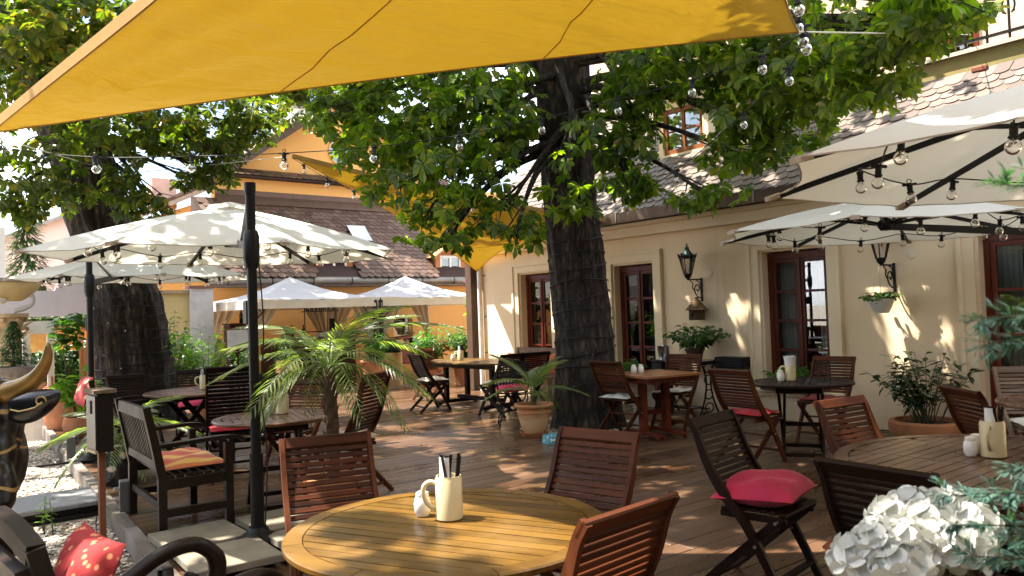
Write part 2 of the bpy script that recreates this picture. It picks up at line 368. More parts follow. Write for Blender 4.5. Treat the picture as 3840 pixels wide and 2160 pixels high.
def casement(a, b, z0, z1, rows, left_open=False):
    fx = WX + .13
    wn = hp('window', MB().box(fx, fx + .09, a, a + .06, z0, z1).box(fx, fx + .09, b - .06, b, z0, z1).box(fx, fx + .09, a + .06, b - .06, z1 - .075, z1).box(fx, fx + .09, a + .06, b - .06, z0, z0 + .05), MT['mahog'])
    mid = (a + b) / 2
    for s0, s1 in ((a + .062, mid - .004), (mid + .004, b - .062)):
        S = MB(); st = .052; x0, x1 = fx + .016, fx + .062; zt, zb = z1 - .077, z0 + .052
        S.box(x0, x1, s0, s0 + st, zb, zt, None, .006); S.box(x0, x1, s1 - st, s1, zb, zt, None, .006)
        S.box(x0 + .003, x1 - .003, s0 + st, s1 - st, zt - st, zt); S.box(x0 + .003, x1 - .003, s0 + st, s1 - st, zb, zb + .07)
        h = (zt - st - zb - .07) / rows
        for r in range(1, rows): S.box(x0 + .004, x1 - .004, s0 + st, s1 - st, zb + .07 + h * r - .016, zb + .07 + h * r + .016)
        hp2('sash', S, MT['mahog'], wn)
        for r in range(rows):
            zz = zb + .07 + h * r
            hp2('pane', MB().box(fx + .036, fx + .041, s0 + st - .008, s1 - st + .008, zz + .008, zz + h - .008), glass, wn)
    hp2('mullion_bead', MB().box(fx - .004, fx + .02, mid - .016, mid + .016, z0 + .06, z1 - .08), MT['mahog'], wn)
    return wn
for a, b in WINS:
    z0 = ZS if a > 3 else .06
    architrave(a, b, ZH, .3 if a > 3 else .0)
    wn = casement(a, b, z0, ZH - .02, 4)
    if a > 3:
        hp('sill', MB().box(WX - .09, WX + .13, a - .2, b + .2, z0 - .045, z0 - .002, None, .008), trim)
        hp('sill_course', MB().box(WX - .05, WX + .12, a - .18, b + .18, z0 - .085, z0 - .047), trim)
    cu = MB()
    for s0, s1 in ((a + .05, a + .30), (b - .30, b - .05)):
        cu.grid(lambda u, v, s0=s0, s1=s1: (WX + .34 + .035 * math.sin(u * 26), s0 + (s1 - s0) * u, .35 + 1.75 * v), 28, 2)
    hp('curtain', cu, curt, smooth=True)
# plinth, cornice, gutter
hp('cornice', MB().sweep([(WX - .06, -2.5, 2.70), (WX - .06, 12.66, 2.70)], .13, .15, (1, 0, 0)).sweep([(WX - .10, -2.5, 2.80), (WX - .10, 12.68, 2.80)], .21, .06, (1, 0, 0)), trim)
gut = MT['gut'] = plain('brown_sheet_gutter', (.10, .065, .045), .42, .5, .3, 2.5)
hp('gutter', MB().sweep([(8.72, -2.5, 2.90), (8.72, 12.72, 2.90)], .17, .15, (1, 0, 0)).sweep([(8.79, -2.5, 2.835), (8.79, 12.7, 2.835)], .16, .02, (1, 0, 0)), gut)
for k in range(9): hp('gutter_bracket', MB().box(8.625, 8.81, 2.2 + k * 1.22, 2.225 + k * 1.22, 2.83, 2.985), MT['zinc'])
SL = math.radians(42)
def tile_mesh(w_=.165, l_=.27, t=.018):
    pr = [(-w_ / 2, l_), (-w_ / 2, .055)] + [(-w_ / 2 * math.cos(k * PI / 6), .055 - .055 * math.sin(k * PI / 6)) for k in range(1, 6)] + [(w_ / 2, .055), (w_ / 2, l_)]
    return MB().prism(pr, 0, t)
def m_tile(name, c1, c2, c3):
    m, n, p, o = mat(name); oi = n.nodes.new('ShaderNodeObjectInfo'); ge = n.nodes.new('ShaderNodeNewGeometry'); z = noise(n, 6, 4); big = noise(n, .5, 4, 'Generated')
    rn = math_n(n, 'FRACT', math_n(n, 'ADD', oi.outputs['Random'], ge.outputs['Random Per Island']))
    r = rampn(n, rn, [(0, c1), (.55, c2), (.95, c3)]); lk(n, mixv(n, math_n(n, 'MULTIPLY', z.outputs[0], .5), r.outputs[0], tuple(x * .45 for x in c1)), p.inputs['Base Color'])
    p.inputs['Roughness'].default_value = .62; bump(n, p, noise(n, 40, 4).outputs[0], .3, .004); return m
TM = m_tile('old_roof_tiles', (.078, .05, .036), (.125, .085, .062), (.175, .132, .10))
def roof_field(parent, origin, along, up, nrm, wide, long_, ew=.17, ex=.145, keep=300, shift=(0, 0, 0), skip=None, mt=None, tilew=.165):
    """courses of scalloped tiles on a slope: origin at lower corner, along the eave, up the slope"""
    A, Up, N = Vector(along).normalized(), Vector(up).normalized(), Vector(nrm).normalized(); O = Vector(origin)
    tm = tile_mesh(tilew); base = np.array(tm.v); me = tm.mesh('tile', mt or TM); pl = []
    rows = int(long_ / ex); cols = int(wide / ew)
    for r in range(rows):
        for c in range(cols):
            u = (c + .5 + (.5 if r % 2 else 0)) * ew; v = r * ex
            P = O + A * (u + U(-.004, .004)) + Up * (v + U(-.006, .006)) + N * (.012 + U(0, .006))
            if skip and skip(P): continue
            pl.append((P, U(-.02, .02), .075 + U(-.012, .02)))
    pl.sort(key=lambda q: (q[0] - camo.location).length if (q[0] - camo.location).normalized().dot(fw) > .80 else 1e6)
    V = []; F = []; n0 = len(base)
    for i, (P, tw, pt) in enumerate(pl):
        X_ = (A + Up * tw).normalized(); Y_ = (Up - N * pt).normalized(); Z_ = X_.cross(Y_).normalized(); R = Matrix((X_, Y_, Z_)).transposed()
        if i < keep:
            o = bpy.data.objects.new('tile', me); COL.objects.link(o); o.parent = parent; mw = R.to_4x4(); mw.translation = P - Vector(shift); o.matrix_local = mw
        else:
            V.append(base @ np.array(R.transposed()) + np.array(P - Vector(shift))); k = len(V) - 1; F += [tuple(j + k * n0 for j in f) for f in tm.f]
    if V:
        m2 = bpy.data.meshes.new('far_tiles'); m2.from_pydata(np.concatenate(V).tolist(), [], F); m2.update(); m2.materials.append(mt or TM)
        o = bpy.data.objects.new('far_tiles', m2); COL.objects.link(o); o.parent = parent; o['kind'] = 'stuff'
up = (math.cos(SL), 0, math.sin(SL)); nr = (-math.sin(SL), 0, math.cos(SL))
rdark = plain('roof_underlay', (.05, .03, .025), .9)
def on_roof(x): return 2.93 + (x - 8.74) * math.tan(SL)
rf = hp('roof', MB().add([(8.74, -2.5, 2.90), (8.74, 12.7, 2.90), (10.12, 12.7, on_roof(10.12) - .03), (10.12, -2.5, on_roof(10.12) - .03), (8.74, -2.5, 2.87), (8.74, 12.7, 2.87), (10.12, 12.7, 2.9), (10.12, -2.5, 2.9)], [(0, 1, 2, 3)[::-1], (4, 5, 6, 7), (0, 4, 5, 1), (1, 5, 6, 2), (2, 6, 7, 3), (3, 7, 4, 0)])
  .add([(10.12, 6.7, on_roof(10.12) - .03), (10.12, 12.7, on_roof(10.12) - .03), (13, 12.7, on_roof(13) - .03), (13, 6.7, on_roof(13) - .03), (10.12, 6.7, 2.95), (10.12, 12.7, 2.95), (13, 12.7, 2.95), (13, 6.7, 2.95)], [(0, 3, 2, 1), (0, 4, 7, 3), (1, 2, 6, 5), (2, 3, 7, 6)]), rdark)
dormer_y0, dormer_y1 = 7.42, 8.52
roof_field(rf, (8.68, 12.7, 2.885), (0, -1, 0), up, nr, 12.4, 1.95, shift=(WX, 5, 0), skip=lambda P: dormer_y0 < P.y < dormer_y1 and P.x > 9.72)
roof_field(rf, (10.10, 12.7, on_roof(10.10)), (0, -1, 0), up, nr, 5.9, 3.6, shift=(WX, 5, 0), keep=0, skip=lambda P: dormer_y0 < P.y < dormer_y1 and P.x < 11.4)
# dormer
dm = hp('dormer', MB().box(9.86, 11.6, 7.46, 7.56, 3.7, 4.95).box(9.86, 11.6, 8.36, 8.46, 3.7, 4.95).box(9.86, 9.94, 7.56, 8.36, 3.7, 3.98).box(9.86, 9.94, 7.56, 8.36, 4.72, 4.95).prism([(9.70, 7.3), (12, 7.3), (12, 8.62), (9.70, 8.62)], 4.951, 5.02), trim)
hp2('dormer_frame', MB().box(9.88, 9.93, 7.561, 7.63, 3.981, 4.72).box(9.88, 9.93, 8.29, 8.359, 3.981, 4.72).box(9.88, 9.93, 7.63, 8.29, 4.65, 4.72).box(9.88, 9.93, 7.63, 8.29, 3.981, 4.06).box(9.885, 9.925, 7.935, 7.985, 4.06, 4.65).box(9.887, 9.922, 7.63, 7.935, 4.34, 4.37).box(9.887, 9.922, 7.985, 8.29, 4.34, 4.37), wood('orange_brown_wood', (.16, .05, .015), (.32, .12, .04), .5, (20, 20, 4)), dm)
hp2('pane', MB().box(9.90, 9.905, 7.625, 8.295, 4.05, 4.66), glass, dm)
hp2('curtain', MB().grid(lambda u, v: (10.0 + .02 * math.sin(u * 40), 7.6 + .72 * u, 4.0 + .7 * v), 40, 1), curt, dm, smooth=True)
hp2('room', MB().box(10.2, 10.24, 7.56, 8.36, 3.9, 4.9), dark, dm)
# balcony above the low roof
old = plaster('mossy_ochre_plaster', (.30, .22, .08), (.15, .14, .045), 1.6, .9)
hp('balcony_band', MB().box(10.42, 12.6, -3, 6.7, 4.16, 4.52), old)
hp('balcony_shadow_gap', MB().box(10.30, 10.44, -3, 6.72, 3.2, 4.155), MT['black_metal'])  # solid black strip standing in for the shade under the band
hp('balcony_slab', MB().box(10.36, 12.6, -3, 6.74, 4.521, 4.57), plain('stone_edge', (.42, .36, .28), .8))
hp('upper_wall', MB().box(12.6, 13, -3, 12.7, 3, 8), plaster('pinkish_cream_plaster', (.50, .36, .27), (.44, .31, .23), .6, .5))
rl = hp('balcony_railing', MB().box(10.395, 10.445, -3, 6.7, 5.27, 5.31).box(10.40, 10.44, -3, 6.7, 4.65, 4.685), MT['black_metal'])
for k in range(40):
    yy = -2.9 + k * .245
    hp2('baluster', MB().tube([(10.42, yy, 4.571), (10.42, yy, 5.29)], .015, 6), MT['black_metal'], rl)
    if k % 2 == 0:
        S = MB()
        for sg in (-1, 1):
            S.tube([(10.42, yy + sg * (.012 + .055 * abs(math.sin(t))), 4.98 + .1 * math.cos(t)) for t in [PI * .15 + i * .2 for i in range(13)]], .013, 5)
            S.ball((10.42, yy + sg * .055, 5.055), .018, 6, 4); S.ball((10.42, yy + sg * .055, 4.905), .018, 6, 4)
        hp2('scroll', S, MT['black_metal'], rl)
ud = hp('balcony_door', MB().box(12.55, 12.6, 4.6, 5.05, 4.57, 5.75), MT['mahog']); hp2('pane', MB().box(12.545, 12.549, 4.66, 4.99, 5.0, 5.68), glass, ud)
hp('upper_eave', MB().add([(11.6, -3, 6.35), (11.6, 2.6, 6.35), (12.8, 2.6, 7.3), (12.8, -3, 7.3), (11.6, -3, 6.27), (11.6, 2.6, 6.27), (12.8, 2.6, 7.22), (12.8, -3, 7.22)], [(3, 2, 1, 0), (4, 5, 6, 7), (0, 1, 5, 4), (1, 2, 6, 5)]), plain('pale_soffit', (.55, .42, .34), .8))
for y_, x_ in ((5.12, 10.05), (3.7, 10.1)): hp('roof_vent', MB().box(x_ - .03, x_ + .06, y_ - .08, y_ + .08, on_roof(x_) + .02, on_roof(x_) + .10, None, .02), plain('dark_red_vent', (.16, .05, .03), .8))
# downpipe and post at the corner
hp('corner_pipe', MB().tube([(8.98, 12.40, .0), (8.98, 12.40, 2.75)], .045, 10), plain('white_drainpipe', (.72, .68, .62), .5), auto=40)
pp = thing('corner_post', 'dark brown timber post at the far corner of the cream house', 'post', (8.98, 12.66, 0)); obj('post', MB().box(-.09, .09, -.09, .09, 0, 2.55, None, .01), wood('post_brown', (.05, .03, .02), (.12, .075, .05), .6, (20, 20, 3)), pp)
for z in (.75, 1.45, 2.25): hp('wall_bracket', MB().bar((8.985, 12.30, z), (9.06, 12.30, z), .012, .012), MT['black_metal'])

# ------------------------------------------------------------------ orange building at the back
ora = plaster('orange_plaster', (.72, .345, .095), (.62, .30, .09), .4, .6)
ora2 = plaster('pale_orange_plaster', (.82, .44, .145), (.76, .39, .12), .5, .5)
BY = 18.6
back = thing('orange_building', 'orange plastered building with red tile roof and round gable window', 'building', (10, BY, 0))
def bp(name, mb, m, parent=None, **k):
    mb.v = [(x - 10, y - BY, z) for x, y, z in mb.v]; return obj(name, mb, m, parent or back, **k)
lw = MB(); hx0, hx1, hz0, hz1 = 10.55, 11.15, .95, 1.5
lw.box(3.2, hx0, BY, BY + .3, -.5, 2.55); lw.box(hx1, 18, BY, BY + .3, -.5, 2.55); lw.box(hx0, hx1, BY + .001, BY + .3, -.5, hz0); lw.box(hx0, hx1, BY + .001, BY + .3, hz1, 2.55); bp('wall', lw, ora)
sw = bp('small_window', MB().box(hx0, hx0 + .06, BY + .1, BY + .16, hz0, hz1).box(hx1 - .06, hx1, BY + .1, BY + .16, hz0, hz1).box(hx0 + .06, hx1 - .06, BY + .1, BY + .16, hz1 - .06, hz1).box(hx0 + .06, hx1 - .06, BY + .1, BY + .16, hz0, hz0 + .05), trim)
bp('pane', MB().box(hx0 + .05, hx1 - .05, BY + .12, BY + .13, hz0 + .04, hz1 - .05), glass, sw); bp('room', MB().box(hx0, hx1, BY + .26, BY + .29, hz0, hz1), dark, sw)
bp('gutter', MB().tube([(5.6, 18.28, 2.47), (18, 18.28, 2.47)], .10, 10).tube([(5.6, 18.42, 2.36), (18, 18.42, 2.36)], .05, 8), MT['zinc'], auto=50)
for k in range(11): bp('gutter_bracket', MB().lathe([(.108, 0), (.108, .03)], 10).xf(Matrix.Translation((6 + k * 1.05, 18.28, 2.47)) @ Matrix.Rotation(PI / 2, 4, 'Y')), MT['dark_metal'])
bsl = math.atan2(4.78 - 2.55, 20.6 - 18.2)
rb = bp('roof', MB().add([(5.9, 18.2, 2.52), (18, 18.2, 2.52), (18, 20.6, 4.75), (5.9, 20.6, 4.75), (5.9, 18.2, 2.45), (18, 18.2, 2.45), (18, 20.6, 2.45), (5.9, 20.6, 2.45)], [(0, 1, 2, 3), (7, 6, 5, 4), (0, 4, 5, 1), (0, 3, 7, 4), (1, 5, 6, 2)]), rdark)
TB = m_tile('old_red_tiles', (.07, .034, .02), (.11, .057, .034), (.155, .095, .066))
def dorm_skip(P):
    return any(abs(P.x - dx) < .62 and P.z < 3.55 - abs(P.x - dx) * .45 for dx in (8.85, 12.45)) or (9.75 < P.x < 10.3 and 3.55 < P.z < 3.95)
roof_field(rb, (6.0, 18.15, 2.53), (1, 0, 0), (0, math.cos(bsl), math.sin(bsl)), (0, -math.sin(bsl), math.cos(bsl)), 11, 3.26, .2, .165, 0, (10, BY, 0), dorm_skip, TB, .19)
orw = wood('orange_dormer_boards', (.30, .10, .03), (.5, .2, .07), .6, (20, 20, 3)); whitew = plain('white_paint', (.75, .73, .68), .5)
for dx in (8.85, 12.45):
    d = bp('dormer', MB().box(dx - .52, dx - .36, 18.55, 19.9, 2.62, 3.2).box(dx + .36, dx + .52, 18.55, 19.9, 2.62, 3.2).box(dx - .36, dx + .36, 18.56, 18.62, 2.6, 2.68)
         .prism([(dx - .5, 18.56), (dx + .5, 18.56), (dx + .5, 18.6), (dx - .5, 18.6)], 3.2, 3.22), orw)
    bp('dormer_roof', MB().add([(dx - .72, 18.3, 3.12), (dx, 18.3, 3.62), (dx + .72, 18.3, 3.12), (dx - .72, 20.2, 3.12), (dx, 20.2, 3.62), (dx + .72, 20.2, 3.12), (dx - .72, 18.3, 3.06), (dx, 18.3, 3.56), (dx + .72, 18.3, 3.06)], [(0, 3, 4, 1), (1, 4, 5, 2), (0, 1, 7, 6), (1, 2, 8, 7)]), MT['terra'])
    bp('dormer_gable', MB().add([(dx - .55, 18.57, 3.2), (dx + .55, 18.57, 3.2), (dx, 18.57, 3.57), (dx - .55, 18.62, 3.2), (dx + .55, 18.62, 3.2), (dx, 18.62, 3.57)], [(0, 1, 2), (3, 5, 4), (0, 2, 5, 3), (1, 4, 5, 2)]), orw)
    bp('sash', MB().box(dx - .36, dx - .30, 18.57, 18.61, 2.681, 3.19).box(dx + .30, dx + .36, 18.57, 18.61, 2.681, 3.19).box(dx - .03, dx + .03, 18.57, 18.61, 2.681, 3.19).box(dx - .30, dx + .30, 18.571, 18.609, 2.682, 2.74).box(dx - .30, dx + .30, 18.571, 18.609, 3.12, 3.189), whitew, d)
    bp('pane', MB().box(dx - .3, dx + .3, 18.595, 18.6, 2.7, 3.15), glass, d); bp('room', MB().box(dx - .35, dx + .35, 18.9, 18.92, 2.6, 3.2), dark, d)
bp('skylight', MB().add([(9.8, 19.25, 3.62), (10.35, 19.25, 3.62), (10.35, 19.72, 4.08), (9.8, 19.72, 4.08), (9.8, 19.3, 3.52), (10.35, 19.3, 3.52), (10.35, 19.8, 3.98), (9.8, 19.8, 3.98)], [(0, 1, 2, 3), (0, 4, 5, 1), (1, 5, 6, 2), (2, 6, 7, 3), (3, 7, 4, 0)]), glassmat('skylight_glass', (.1, .12, .14), .3))
bp('lead_flashing', MB().add([(6.5, 20.3, 4.60), (17, 20.3, 4.60), (17, 20.58, 4.86), (6.5, 20.58, 4.86), (6.5, 20.58, 5.0), (17, 20.58, 5.0)], [(0, 1, 2, 3), (3, 2, 5, 4)]), plain('brown_lead', (.13, .08, .06), .5, .2))
bp('upper_wall', MB().box(6.5, 17, 20.6, 20.9, 4.7, 5.5), ora2)
pt = bp('pent_roof', MB().add([(6.8, 20.3, 5.36), (14.2, 20.3, 5.36), (14.2, 20.85, 5.62), (6.8, 20.85, 5.62), (6.8, 20.3, 5.32), (14.2, 20.3, 5.32), (14.2, 20.85, 5.32), (6.8, 20.85, 5.32)], [(0, 1, 2, 3), (7, 6, 5, 4), (0, 4, 5, 1)]), rdark)
roof_field(pt, (6.8, 20.26, 5.36), (1, 0, 0), (0, .9, .43), (0, -.43, .9), 7.3, .62, .2, .165, 0, (10, BY, 0), None, TB, .19)
gp = [(6.5, 5.3), (13.9, 5.3), (10.3, 7.9)]
ga = [(10.23 + .37 * math.cos(t), 6.37 + .39 * math.sin(t)) for t in [2 * PI * k / 28 for k in range(28)]]
G = MB(); per = []
for k in range(28):
    t = 2 * PI * k / 28; dx, dz = math.cos(t), math.sin(t); best = 99
    for (x1, z1), (x2, z2) in zip(gp, gp[1:] + gp[:1]):
        den = dx * (z2 - z1) - dz * (x2 - x1)
        if abs(den) < 1e-9: continue
        s_ = ((x1 - 10.23) * (z2 - z1) - (z1 - 6.37) * (x2 - x1)) / den; q = ((x1 - 10.23) * dz - (z1 - 6.37) * dx) / den
        if s_ > 0 and -1e-6 <= q <= 1 + 1e-6: best = min(best, s_)
    per.append((10.23 + dx * best, 6.37 + dz * best))
vs = [(x, 20.8, z) for x, z in ga] + [(x, 20.8, z) for x, z in per] + [(x, 20.95, z) for x, z in ga]
G.add(vs, [(k, (k + 1) % 28, 28 + (k + 1) % 28, 28 + k) for k in range(28)] + [(k, 56 + k, 56 + (k + 1) % 28, (k + 1) % 28) for k in range(28)])
G.add([(6.5, 20.8, 5.3), (6.5, 20.79, 5.3), (7.6, 20.8, 6.1)], [(0, 1, 2)]); G.box(6.6, 13.8, 20.96, 21.2, 5.3, 5.5)
bp('gable', G, ora2)
oc = bp('round_window', MB().add([(x, 20.92, z) for x, z in ga], [tuple(range(28))]), glassmat('frosted_round_glass', (.55, .56, .56), .35, .08))
bp('round_frame', MB().tube([(10.23 + .39 * math.cos(2 * PI * k / 28), 20.79, 6.37 + .41 * math.sin(2 * PI * k / 28)) for k in range(29)], .03, 6, False), ora2, oc)
bp('attic_wall', MB().box(9.6, 10.9, 21.3, 21.4, 5.8, 7), plain('attic_white', (.75, .75, .75), .8), oc)
for sg in (-1, 1):
    b_ = MB().bar((10.3 + sg * 4.1, 20.62, 5.0), (10.3, 20.62, 7.98), .36, .16, (0, 0, 1)); bp('verge', b_, plain('verge_board', (.12, .085, .07), .6))
    b_ = MB().bar((10.3 + sg * 4.2, 21.6, 5.06), (10.3 , 21.6, 8.11), 2.3, .08, (0, 0, 1)); bp('gable_roof', b_, TB)
# wing and chimney behind
wing = thing('orange_wing', 'pale orange side wing with sloping verge behind the left parasol', 'building', (6.5, 24, 0))
def wp(name, mb, m): mb.v = [(x - 6.5, y - 24, z) for x, y, z in mb.v]; return obj(name, mb, m, wing)
wp('wall', MB().add([(4.9, 24, -.5), (12, 24, -.5), (12, 24, 7), (5.0, 24, 4.3), (4.9, 24.3, -.5), (12, 24.3, -.5), (12, 24.3, 7), (5.0, 24.3, 4.3)], [(0, 1, 2, 3), (7, 6, 5, 4), (0, 3, 7, 4), (3, 2, 6, 7)]), ora2)
wp('verge', MB().bar((4.7, 23.95, 4.25), (12, 23.95, 7.8), .4, .12, (0, 0, 1)), plain('pale_verge', (.42, .33, .27), .6))
wp('roof', MB().bar((4.6, 26, 4.33), (12, 26, 7.95), 4, .1, (0, 0, 1)), TB)
wp('wall_box', MB().box(6.0, 6.7, 24.8, 25.4, 5.0, 5.9), plain('pink_box', (.6, .4, .33), .8))
ch = thing('chimney', 'white chimney stack with grey louvres above the orange roof', 'chimney', (10.7, 24.2, 0))
obj('stack', MB().box(-.7, .75, -.4, .4, 5.0, 8.35), plain('white_chimney', (.75, .72, .68), .8), ch); obj('cap', MB().box(-.8, .85, -.5, .5, 8.351, 8.43), plain('grey_cap', (.3, .28, .27), .7), ch)
for k in range(7): obj('louvre', MB().bar((-.55, -.405, 7.5 + k * .1), (-.05, -.405, 7.5 + k * .1), .05, .05), MT['dark_metal'], ch)
# ------------------------------------------------------------------ left background
lil = plain('grey_lilac_fascia', (.42, .39, .42), .8, 0, .06)
fs = thing('arched_fascia', 'grey lilac fascia board with a half round crest', 'fascia', (1.7, 16, 0))
poly = [(-2.2, 1.72), (1.2, 1.72), (1.2, 2.22)] + [(.95 + .42 * math.cos(t), 2.20 + .30 * math.sin(t)) for t in [PI * k / 12 for k in range(1, 12)]] + [(.5, 2.18), (-2.2, 2.14)]
obj('board', MB().prism(poly, -.05, .05).xf(Matrix.Rotation(PI / 2, 4, 'X')), lil, fs)
pink = plaster('pink_plaster', (.74, .58, .53), (.66, .48, .44), .5, .6)
pk = thing('pink_house', 'faded pink house with a grey pitched roof far behind the left parasols', 'house', (3.6, 30, 0))
obj('wall', MB().add([(-3, 0, -.5), (2.9, 0, -.5), (2.9, 0, 4.0), (1.2, 0, 5.4), (-3, 0, 3.6), (-3, 4, -.5), (2.9, 4, -.5), (2.9, 4, 4.0), (1.2, 4, 5.4), (-3, 4, 3.6)], [(0, 1, 2, 3, 4), (1, 6, 7, 2), (5, 0, 4, 9)]), pink, pk)
obj('roof', MB().add([(3.3, -.3, 3.7), (1.2, -.3, 5.5), (1.2, 4, 5.5), (3.3, 4, 3.7), (3.3, -.3, 3.6), (1.2, -.3, 5.38)], [(0, 1, 2, 3), (0, 4, 5, 1)]).add([(-3.4, -.3, 3.4), (1.2, -.3, 5.5), (1.2, 4, 5.5), (-3.4, 4, 3.4), (-3.4, -.3, 3.3), (1.2, -.3, 5.38)], [(3, 2, 1, 0), (1, 5, 4, 0)]), plain('grey_roof', (.30, .28, .28), .7), pk)
for x_ in (-.2, .9): obj('window', MB().box(x_, x_ + .5, -.02, .02, 2.2, 2.9), dark, pk)
obj('string_course', MB().box(-3, 2.9, -.06, 0, 3.2, 3.3), plain('pale_string', (.75, .66, .6), .8), pk)
ww = thing('white_pier', 'tall plain white wall at the left edge behind the portico', 'wall', (.6, 16.6, 0)); obj('wall', MB().box(-3, .93, 0, .5, -.5, 3.35), plaster('white_plaster', (.78, .76, .72), (.7, .68, .64), .7, .4), ww)
gy = thing('garden_wall', 'orange garden wall with tiled coping behind the ivy', 'wall', (2.4, 19.5, 0)); obj('wall', MB().box(-4, 2.2, 0, .3, -.5, 1.75), ora2, gy); obj('coping', MB().add([(-4, -.25, 1.72), (2.2, -.25, 1.72), (2.2, .15, 2.0), (-4, .15, 2.0), (2.2, .55, 1.72), (-4, .55, 1.72)], [(0, 1, 2, 3), (3, 2, 4, 5), (1, 4, 2), (0, 3, 5), (0, 5, 4, 1)]), plain('pale_coping', (.55, .48, .38), .8), gy)
yw = thing('yellow_wall', 'stained yellow wall and grey pier right of the old chestnut', 'wall', (4.4, 17.3, 0))
obj('wall', MB().box(-.5, .48, 0, .25, -.5, 2.15), plaster('stained_yellow', (.66, .52, .26), (.42, .36, .16), 1.2, .8), yw); obj('coping', MB().box(-.55, .5, -.06, .31, 2.151, 2.22), plain('moss_coping', (.34, .27, .16), .9), yw)
obj('pier', MB().box(.481, .95, -.12, .3, -.5, 2.25), plain('grey_plaster_pier', (.52, .51, .52), .85), yw); obj('pier_cap', MB().box(.45, .98, -.16, .33, 2.251, 2.31), plain('brown_cap', (.2, .09, .06), .7), yw)
# ================================================================== TREES
RB = [(4.50,9.10,4.07,0.5,0.35),(4.70,8.44,3.71,0.7,0.5),(4.95,7.74,3.69,0.7,0.55),(5.27,7.22,3.76,0.7,0.55),(5.79,7.19,4.01,0.5,0.5),(4.55,7.82,3.06,0.4,0.32),(4.87,7.31,3.05,0.6,0.4),(5.26,7.00,3.13,0.6,0.45),(4.60,7.42,2.56,0.3,0.28),(4.89,7.06,2.62,0.45,0.32),(5.33,6.84,2.66,0.42,0.32),(4.75,7.18,2.27,0.35,0.13),(5.37,6.69,2.36,0.35,0.18),(5.69,6.16,3.02,0.4,0.3),(5.72,6.15,2.64,0.28,0.15),(5.80,6.06,3.41,0.3,0.25),(6.65,6.13,3.93,0.6,0.5),(6.57,6.22,3.25,0.4,0.35),(6.56,5.99,2.84,0.3,0.15),(6.69,5.46,4.09,0.8,0.45),(6.86,5.09,3.55,0.7,0.4),(6.94,4.63,3.83,0.8,0.45),(7.37,4.57,3.33,0.6,0.25),(6.95,3.86,3.71,0.7,0.45),(6.86,3.42,3.86,0.6,0.35),(6.99,3.06,3.92,0.5,0.25),(7.20,3.54,3.48,0.45,0.15),(7.17,4.98,3.13,0.5,0.13),(7.03,5.36,2.74,0.5,0.1),(7.45,4.20,4.37,1,0.4),(6.74,5.82,3.47,0.4,0.25),(6.97,2.82,3.98,0.4,0.25),(6.78,4.74,4.24,0.8,0.4),(4.75,9.13,4.5,.6,.3),(5.0,8.44,4.37,.6,.3),(5.25,7.73,4.28,.6,.3)]
LB = [(1.24,10.36,5.04,1.2,0.7),(1.85,9.88,4.83,0.9,0.6),(1.50,10.81,4.55,0.8,0.45),(1.21,11.68,4.47,0.6,0.45),(1.35,12.24,3.65,0.8,0.4),(1.68,12.63,3.40,0.6,0.3),(1.28,12.95,3.25,0.4,0.25),(2.26,12.14,4.16,0.9,0.4),(2.96,12.21,4.37,0.9,0.35),(3.57,12.37,4.35,0.8,0.35),(3.95,12.08,4.06,0.45,0.35),(3.85,12.17,3.79,0.3,0.25),(4.42,12.33,4.57,0.5,0.3),(5.01,12.48,4.97,0.5,0.25),(2.43,11.78,3.50,0.35,0.3),(2.73,11.55,3.26,0.3,0.15),(2.60,11.91,3.14,0.2,0.15),(3.51,12.44,3.74,0.35,0.15),(3.67,12.28,4.71,1,0.25),(2.95,11.63,3.06,0.25,0.1),(4.34,11.75,4.69,.5,.25)]
GAPS = [((4.2, 9.4, 0), .75), ((5.1, 10.1, 0), .95), ((6.2, 11.0, 0), .95), ((7.2, 12.1, 0), .95), ((8.0, 13.2, 0), .7), ((2.5, 6.7, 2.4), 1.35), ((3.4, 7.4, 2.3), .9),
        ((2.5, 10.6, 2.3), .6), ((3.3, 11.2, 2.3), .5), ((10.1, 16.2, 2.3), .9), ((7.4, 15.8, 2.2), .35), ((2.5, 7.9, 0), .45), ((9.3, 4.0, 3.3), .8), ((10, 4.5, 4), .8), ((9.4, 7.2, 3.4), .6), ((5.3, 6.6, 0), .16), ((4.9, 5.9, 0), .12), ((5.6, 7.5, 0), .14), ((3.3, 5.2, 0), .14), ((4.3, 4.9, 0), .14), ((5.1, 4.2, 0), .2), ((3.7, 6.4, 0), .2), ((6.0, 4.6, 0), .25), ((4.4, 7.4, 0), .18), ((3.9, 5.6, 0), .12), ((4.7, 6.9, 0), .1), ((3.0, 6.9, .0), .2), ((4.0, 4.2, 0), .1), ((2.3, 8.6, 0), .3),((1.2,9.5,-.1),.5),((.9,11,-.1),.6)]
def in_gap(P, k=1.0):
    for q, r in GAPS:
        v = (P[0] - q[0], P[1] - q[1], P[2] - q[2]); t = v[0] * SUN.x + v[1] * SUN.y + v[2] * SUN.z
        if t > 0:
            d2 = v[0] ** 2 + v[1] ** 2 + v[2] ** 2 - t * t
            if d2 < (r * k) ** 2: return rng.random() < (.97 if r < .6 else .82)
    return False
def view_gap(P):
    if P.z > 2.85 and abs(P.x * .7337 - P.y * .6794) < .36 and P.x < 6.9 and rng.random() < .8: return True
    for a, b, r in ((Vector((5.6, 4.55, 3.12)), Vector((9.86, 7.95, 4.3)), .37), (Vector((4.4, 10.6, 3.85)), Vector((6.5, 11.6, 2.9)), .22), (Vector((6.2, 7.6, 2.55)), Vector((8.0, 11.4, 2.75)), .42)):
        d = b - a; t = max(0, min(1, (P - a).dot(d) / d.length_squared))
        if (a + d * t - P).length < r: return rng.random() < .93
    return False
